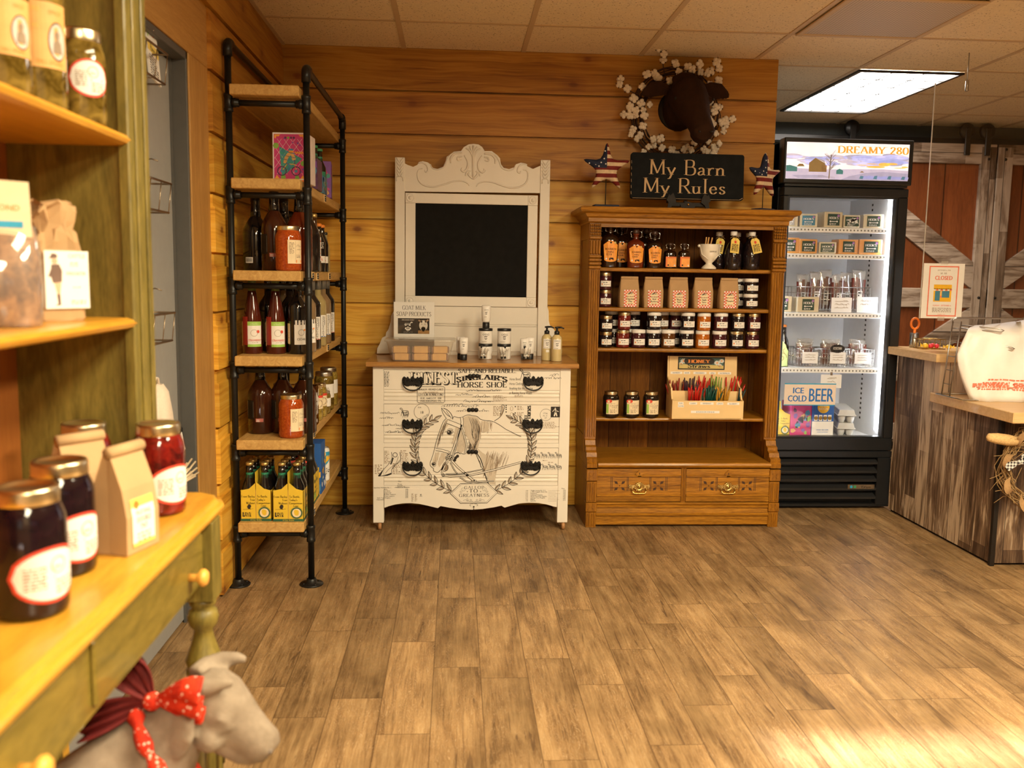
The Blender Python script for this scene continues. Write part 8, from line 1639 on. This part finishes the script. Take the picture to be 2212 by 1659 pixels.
b = MB(); b.art(a, lambda u, v, k: (u, -d/2*1.05-.0025-k*.0003, v)); put('label', b.mesh('label', [M['paper'], M['ink_soft'], P_('figure_brown', (.16, .10, .08), .8), P_('figure_tan', (.55, .40, .26), .8)]), t)
t = thing('granola_bag', 'clear bag of granola with folded paper header on the hutch shelf', 'snack bag', (-.700, 1.455, MZ_), .5); w, d, h = .095, .07, .165; b = MB(); R_ = []
for z, f, g in ((0, .94, .9), (.006, 1, 1), (.07, 1.05, 1.05), (.12, .98, .8), (.15, .9, .35)): R_.append([(w/2*f*math.cos(2*PI*k/20)*1.1, d/2*g*math.sin(2*PI*k/20)*1.1, z) for k in range(20)])
b.loft(R_); part('granola', b, M['nuts'], t); b = MB(); b.loft([[(x*1.03, y*1.05, z*1.04) for x, y, z in q] for q in R_], cap=False); part('clear_bag', b, M['cellophane'], t)
b = MB(); b.prism([(-.040, .140), (.042, .138), (.040, .222), (-.038, .224)], -.018, .008, 'xz'); a = Art(); a.rect(-.03, .152, .03, .162, 1); a.text('ALMOND', 0, .178, .009, 2); a.disc(-.012, .205, .009, 3); b.art(a, front(0, -.0183)); part('paper_header', b, [M['paper_cream'], M['can_blue'], M['orange_ink'], M['label_lime']], t)
# top shelf
UZ = 1.4875
quart('short jar of pickles with oval label at the end of the top hutch shelf', -.672, 1.715, UZ, 'pickle', .75, .042, .165, lw=.075, lh=.066, lz=.045)
def tall_jar(label, x, y, h, r, a0):
    t = jar('pickle_jar', label, (x, y, UZ), r, h, M['pickle'], M['gold_lid'], 0, 'tall pickle jars on the top hutch shelf', .84, .12, .02)
    def d(a, w, hh): a.micro(-w*.42, hh*.85, w*.14, 12, hh*.065, 2, 3); a.text('DILL', -w*.08, hh*.85, hh*.06, 4); a.text('#2', -w*.08, hh*.60, hh*.06, 4); a.text('SPICY', w*.25, hh*.82, hh*.07, 1, sx=.9); a.disc(w*.28, hh*.42, w*.17, 2, hh*.30); a.lay = 3; a.disc(w*.28, hh*.42, w*.155, 3, hh*.275); a.lay = 4; a.poly([(w*.20, hh*.24), (w*.36, hh*.24), (w*.34, hh*.40), (w*.30, hh*.44), (w*.32, hh*.54), (w*.27, hh*.60), (w*.23, hh*.52), (w*.25, hh*.44), (w*.21, hh*.40)], 5); a.lay = 2; a.text('DILL SPEARS', w*.15, hh*.05, hh*.07, 1, sx=.8)
    wrap_label(t, r*1.005, r*2.2, h*.27, h*.42, [P_('label_peach', (.72, .38, .12), .6), M['orange_ink'], M['bead_dark'], P_('portrait_gray', (.55, .50, .46), .6), M['tag_yellow'], M['ink_soft']], d, a0); return t
tall_jar('tall jar of pickle spears with peach label on the top hutch shelf', -.690, 1.585, .245, .044, .55); tall_jar('yellow labelled jar at the near edge of the top hutch shelf', -.685, 1.445, .20, .044, .6)

# ------------------------------------------------------------------ door rack, tote, broom
rk = thing('wire_rack', 'tall wire basket rack hanging on the grey door', 'wire rack', (-.940, 2.70, 0)); WR = .0022
b = MB()
for y in (-.12, 0, .12): b.tube([(0, y, .95), (0, y, 1.92)], WR, 6)
part('back_wires', b, M['wire_bronze'], rk)
for z in (1.78, 1.405, 1.02):
    b = MB()
    for zz, w in ((z, .075), (z+.085, .085)): b.tube([(-.004, -.15, zz), (w, -.15, zz), (w, .125, zz), (-.004, .125, zz)], .0034, 6, closed=True)
    for i in range(4): y = -.15+.275*i/3; b.tube([(0, y, z+.085), (.0, y, z), (.075, y, z), (.085, y, z+.085)], .0018, 5)
    for yy in (-.04, .04, .12): b.tube([(.0, yy, z+.15), (.03, yy, z+.158), (.05, yy, z+.152)], .002, 5)
    part('basket', b, M['wire_bronze'], rk)
b = MB(); b.tube([(.02, .02, 1.20), (.022, .0, 1.23), (.02, -.04, 1.19)], .002, 6); part('hook', b, M['wire_bronze'], rk); b = MB(); b.tube([(.03, .05, 1.02), (.04, .05, .99), (.045, .05, .90), (.04, .05, .875)], .0022, 6); part('hook', b, M['wire_bronze'], rk); b = MB(); b.tube([(.03, .0, 1.02), (.04, .0, .985), (.045, .0, .90)], .0022, 6); part('hook', b, M['wire_bronze'], rk)
def packet(label, y, z, tilt, seed):
    t = thing('seed_packet', label, 'packet', (-.895, y, z), PI/2, 'paper packets in the door rack'); t.rotation_euler = (-.12, tilt, PI/2); b = MB(); b.box(-.05, -.003, 0, .05, .003, .19); a = Art(); a.rect(-.05, .08, .05, .11, 2); a.serif('Bees', 0, .085, .022, 1, .16, serif=False); a.disc(.01, .15, .014, 3); a.line([(-.04, .12), (-.02, .16), (-.01, .18)], .006, 4, True); a.micro(-.04, .066, .08, 8, .008, 1, seed); b.art(a, front(0, -.0031)); part('sleeve', b, [M['paper'], M['bead_dark'], M['tag_yellow'], M['bag_red'], M['label_lime']], t); return t
packet('white bee seed packet tilted in the top basket of the door rack', 2.83, 1.79, .16, 3); packet('paper packet behind the tilted one in the top door rack basket', 2.63, 1.79, -.05, 5); packet('pink paper packet in the middle basket of the door rack', 2.63, 1.412, .02, 7)
t = thing('tote_bag', 'cream canvas tote bag hanging below the door rack', 'tote bag', (-.925, 2.80, 0)); b = MB(); R_ = []; r = random.Random(4)
for z, w, d in ((.885, .02, .018), (.86, .05, .03), (.80, .075, .036), (.70, .11, .042), (.60, .15, .046), (.50, .18, .05), (.42, .20, .05), (.38, .17, .04)): R_.append([(.015+d*math.cos(2*PI*k/26)*(1+.18*math.sin(k*2.1)), (w*math.sin(2*PI*k/26)) + (.05*(.885-z)), z+.004*math.sin(k*1.7)) for k in range(26)])
b.loft(R_); part('tote_body', b, M['canvas'], t); b = MB(); b.tube([(.015, -.03, .86), (.02, -.02, .91), (.02, .0, .905), (.018, .02, .86)], .005, 6); part('strap', b, M['canvas'], t)
b = MB(); b.box(-.037, .0, 0, .037, .0012, .07); o = single('paper_hang_tag', b, M['paper'], 'white square tag dangling beside the canvas tote bag', 'tag', (-.872, 2.92, .64), PI/2); o.rotation_euler = (0, -.5, PI/2)
t = thing('straw_bundle', 'bundle of pale straw wrapped in cloth hanging behind the hutch table end', 'straw bundle', (-.86, 2.60, .42)); b = MB(); r = random.Random(6)
for i in range(22): x, y = r.uniform(-.014, .014), r.uniform(-.02, .02); b.tube([(x, y, .0), (x, y, .10), (x*1.2+.02, y*1.2+.09, .17), (x*1.5+r.uniform(.02, .05), y*2+.20+r.uniform(-.04, .06), .195+r.uniform(-.02, .025))], .0032, 5)
part('straw', b, M['paper_cream'], t); b = MB(); b.lathe([(.026, .02), (.034, .05), (.036, .11), (.030, .14), (.024, .15)], n=16, sy=1.3); b.sphere((.012, .05, .165), .05, n=14, sc=(.8, 1.3, .8)); part('cloth_wrap', b, M['canvas'], t); b = MB(); b.tube([(0, 0, .1), (-.03, .05, .35), (-.06, .16, .60)], .002, 5); part('twine', b, M['twine'], t)

# ------------------------------------------------------------------ stone calf with bandana
cf = thing('calf_statue', 'grey stone calf statue wearing a red bandana beside the hutch leg', 'statue', (-.62, 1.50, 0))
b = MB(); o = Vector((.62, -1.50, 0)); U = (0, 0, 1)
def el(x, y, z, axx, rx, rz_, up=U): return ell((x+.62, y-1.50, z), axx, up, rx, rz_, 20)
# trunk runs back under the table, neck rises to the head in front of it
b.loft([el(-.86, 1.37, .22, (1, .2, 0), .05, .06), el(-.83, 1.38, .225, (1, .2, 0), .085, .10), el(-.76, 1.40, .24, (1, .2, .1), .10, .115), el(-.68, 1.42, .265, (1, .25, .3), .10, .115), el(-.61, 1.445, .312, (1, .3, .6), .096, .115), el(-.555, 1.465, .360, (1, .35, .8), .085, .105), el(-.508, 1.482, .408, (1, .35, .8), .070, .088), el(-.468, 1.495, .447, (1, .3, .5), .058, .068), el(-.43, 1.50, .475, (1, .1, .1), .04, .05)])
hx = (.106, -.02, -.092); hu_ = (.75, 0, .8)
b.loft([el(-.436, 1.507, .532, hx, .034, .030, hu_), el(-.422, 1.505, .516, hx, .052, .048, hu_), el(-.402, 1.502, .497, hx, .056, .053, hu_), el(-.380, 1.498, .476, hx, .048, .048, hu_), el(-.357, 1.493, .455, hx, .038, .041, hu_), el(-.336, 1.489, .437, hx, .034, .036, hu_), el(-.319, 1.486, .424, hx, .033, .033, hu_), el(-.307, 1.484, .414, hx, .022, .022, hu_)])
b.loft([el(-.420, 1.503, .455, hx, .03, .03, hu_), el(-.392, 1.498, .436, hx, .034, .028, hu_), el(-.350, 1.492, .408, hx, .028, .020, hu_), el(-.330, 1.489, .398, hx, .012, .01, hu_)])
for s in (-1, 1):
    yy = 1.505+s*.046
    b.tube([(-.440+.62, yy-1.5-s*.020, .526), (-.428+.62, yy-1.5, .538), (-.405+.62, yy-1.5+s*.006, .548), (-.378+.62, yy-1.5+s*.004, .553), (-.362+.62, yy-1.5, .551)], [.027, .022, .0165, .011, .006], 10)
    b.loft([el(-.436, yy-s*.006, .505, (-.4, s*.6, -.8), .014, .012), el(-.443, yy+s*.008, .488, (-.3, s*.5, -.9), .026, .011), el(-.449, yy+s*.018, .465, (-.2, s*.4, -1), .030, .010), el(-.452, yy+s*.022, .440, (0, s*.2, -1), .018, .007), el(-.452, yy+s*.023, .428, (0, s*.2, -1), .004, .003)])
    b.sphere((-.388+.62, 1.500-1.5+s*.043, .484), .013, n=8); b.sphere((-.385+.62, 1.500-1.5+s*.036, .500), .016, n=8, sc=(1.4, .8, .7)); b.sphere((-.314+.62, 1.485-1.5+s*.020, .428), .011, n=8); b.tube([(-.398+.62, 1.501-1.5+s*.050, .486), (-.384+.62, 1.5-1.5+s*.054, .496), (-.368+.62, 1.497-1.5+s*.047, .486)], .0055, 8); b.tube([(-.396+.62, 1.501-1.5+s*.049, .478), (-.382+.62, 1.5-1.5+s*.052, .472), (-.368+.62, 1.497-1.5+s*.046, .478)], .0045, 8); b.sphere((-.405+.62, 1.502-1.5+s*.040, .455), .026, n=12)
for x, y in ((-.60, 1.385), (-.60, 1.515), (-.80, 1.33), (-.80, 1.46)): b.tube([(x+.62, y-1.5, .28), (x+.62, y-1.5, .20), (x+.625, y-1.5, .10), (x+.62, y-1.5, .03), (x+.625, y-1.5, .0)], [.055, .038, .026, .024, .030], 12)
remeshed('body', b, M['stone'], cf, .0052, 3)
b = MB()
for s in (-1, 1): b.sphere((-.380+.62, 1.500-1.5+s*.050, .484), .0065, n=8, sc=(1.2, .5, .7)); b.sphere((-.306+.62, 1.485-1.5+s*.022, .427), .005, n=8)
part('eyes_and_nostrils', b, P_('stone_dark', (.15, .12, .10), .9), cf)
bd = thing('bandana', 'red and white patterned bandana knotted round the stone calf neck', 'bandana', (-.55, 1.46, .38)); OB = Vector((.55, -1.46, -.38))
nx = Vector((.85, .2, .5)).normalized(); ring = []
for k in range(30):
    an = 2*PI*k/30; 
    p = Vector(ell((-.484, 1.487, .420), nx, U, .084, .092, 30)[k]); ring.append(p+OB)
b = MB(); b.tube([p for p in ring], [.011+.004*math.sin(k*2.3) for k in range(30)], 8, closed=True)
q = NT('bandana_print'); v, (qx, qy, qz) = q.xyz(); vo = q.n('TexVoronoi', feature='F1'); vo.inputs['Scale'].default_value = 105; q.l(v, vo.inputs['Vector']); n = q.noise(v, 40, 3, .6)
spot = q.math('MULTIPLY', q.range(vo.outputs['Distance'], .22, .30, 1, 0), q.math('GREATER_THAN', n, .47)); q.done(q.mix(spot, q.ramp(n, [(.3, (.35, .012, .008)), (.6, (.66, .045, .015))]), (.80, .58, .48)), .8, 0, .2); BP = q.mat
part('band', b, BP, bd)
def cloth_fan(name, c, d, side, ln, wd, mat, sag=0, folds=3):
    c = Vector(c)+OB; d = Vector(d).normalized(); s = Vector(side).normalized(); nn = d.cross(s).normalized(); vs = []; n, m = 10, 12
    for i in range(n+1):
        f = i/n; w = wd*(.10+.90*math.sin(min(1, f*1.25)*PI/2))*(1 if f < .8 else 1-.10*(f-.8)/.2)
        for j in range(m+1):
            g = j/m-.5; p = c+d*ln*f*(1-.10*abs(g))+s*w*g+nn*(.016*math.sin(g*folds*2*PI+f*2)*f+.022*math.cos(g*PI)*f)-Vector((0, 0, sag*f*f)); vs.append(p)
    b = MB(); b.add(vs, [(i*(m+1)+j, i*(m+1)+j+1, (i+1)*(m+1)+j+1, (i+1)*(m+1)+j) for i in range(n) for j in range(m)], 0, True); o = part(name, b, mat, bd); sm = o.modifiers.new('thick', 'SOLIDIFY'); sm.thickness = .003; return o
KN = (-.497, 1.462, .520)
b = MB(); b.sphere(tuple(Vector(KN)+OB), .016, n=12); part('knot', b, BP, bd)
cloth_fan('bow_loop', KN, (1, -.25, .12), (.05, -.6, 1), .098, .100, BP); cloth_fan('bow_loop', KN, (-.62, .1, .85), (.8, .1, .5), .080, .062, M['bandana_dark']); cloth_fan('bow_tail', KN, (-1, -.15, -.22), (0, .4, 1), .120, .050, M['bandana_dark'], .01)
t = thing('pot', 'small pale green glazed pot rim under the stone calf chin', 'pot', (-.318, 1.40, 0)); b = MB(); b.lathe([(.05, 0), (.055, .01), (.06, .15), (.05, .26), (.042, .30), (.046, .325), (.040, .326), (.036, .30), (.03, .2), (.001, .19)], n=24); part('pot_body', b, M['glaze_green'], t)
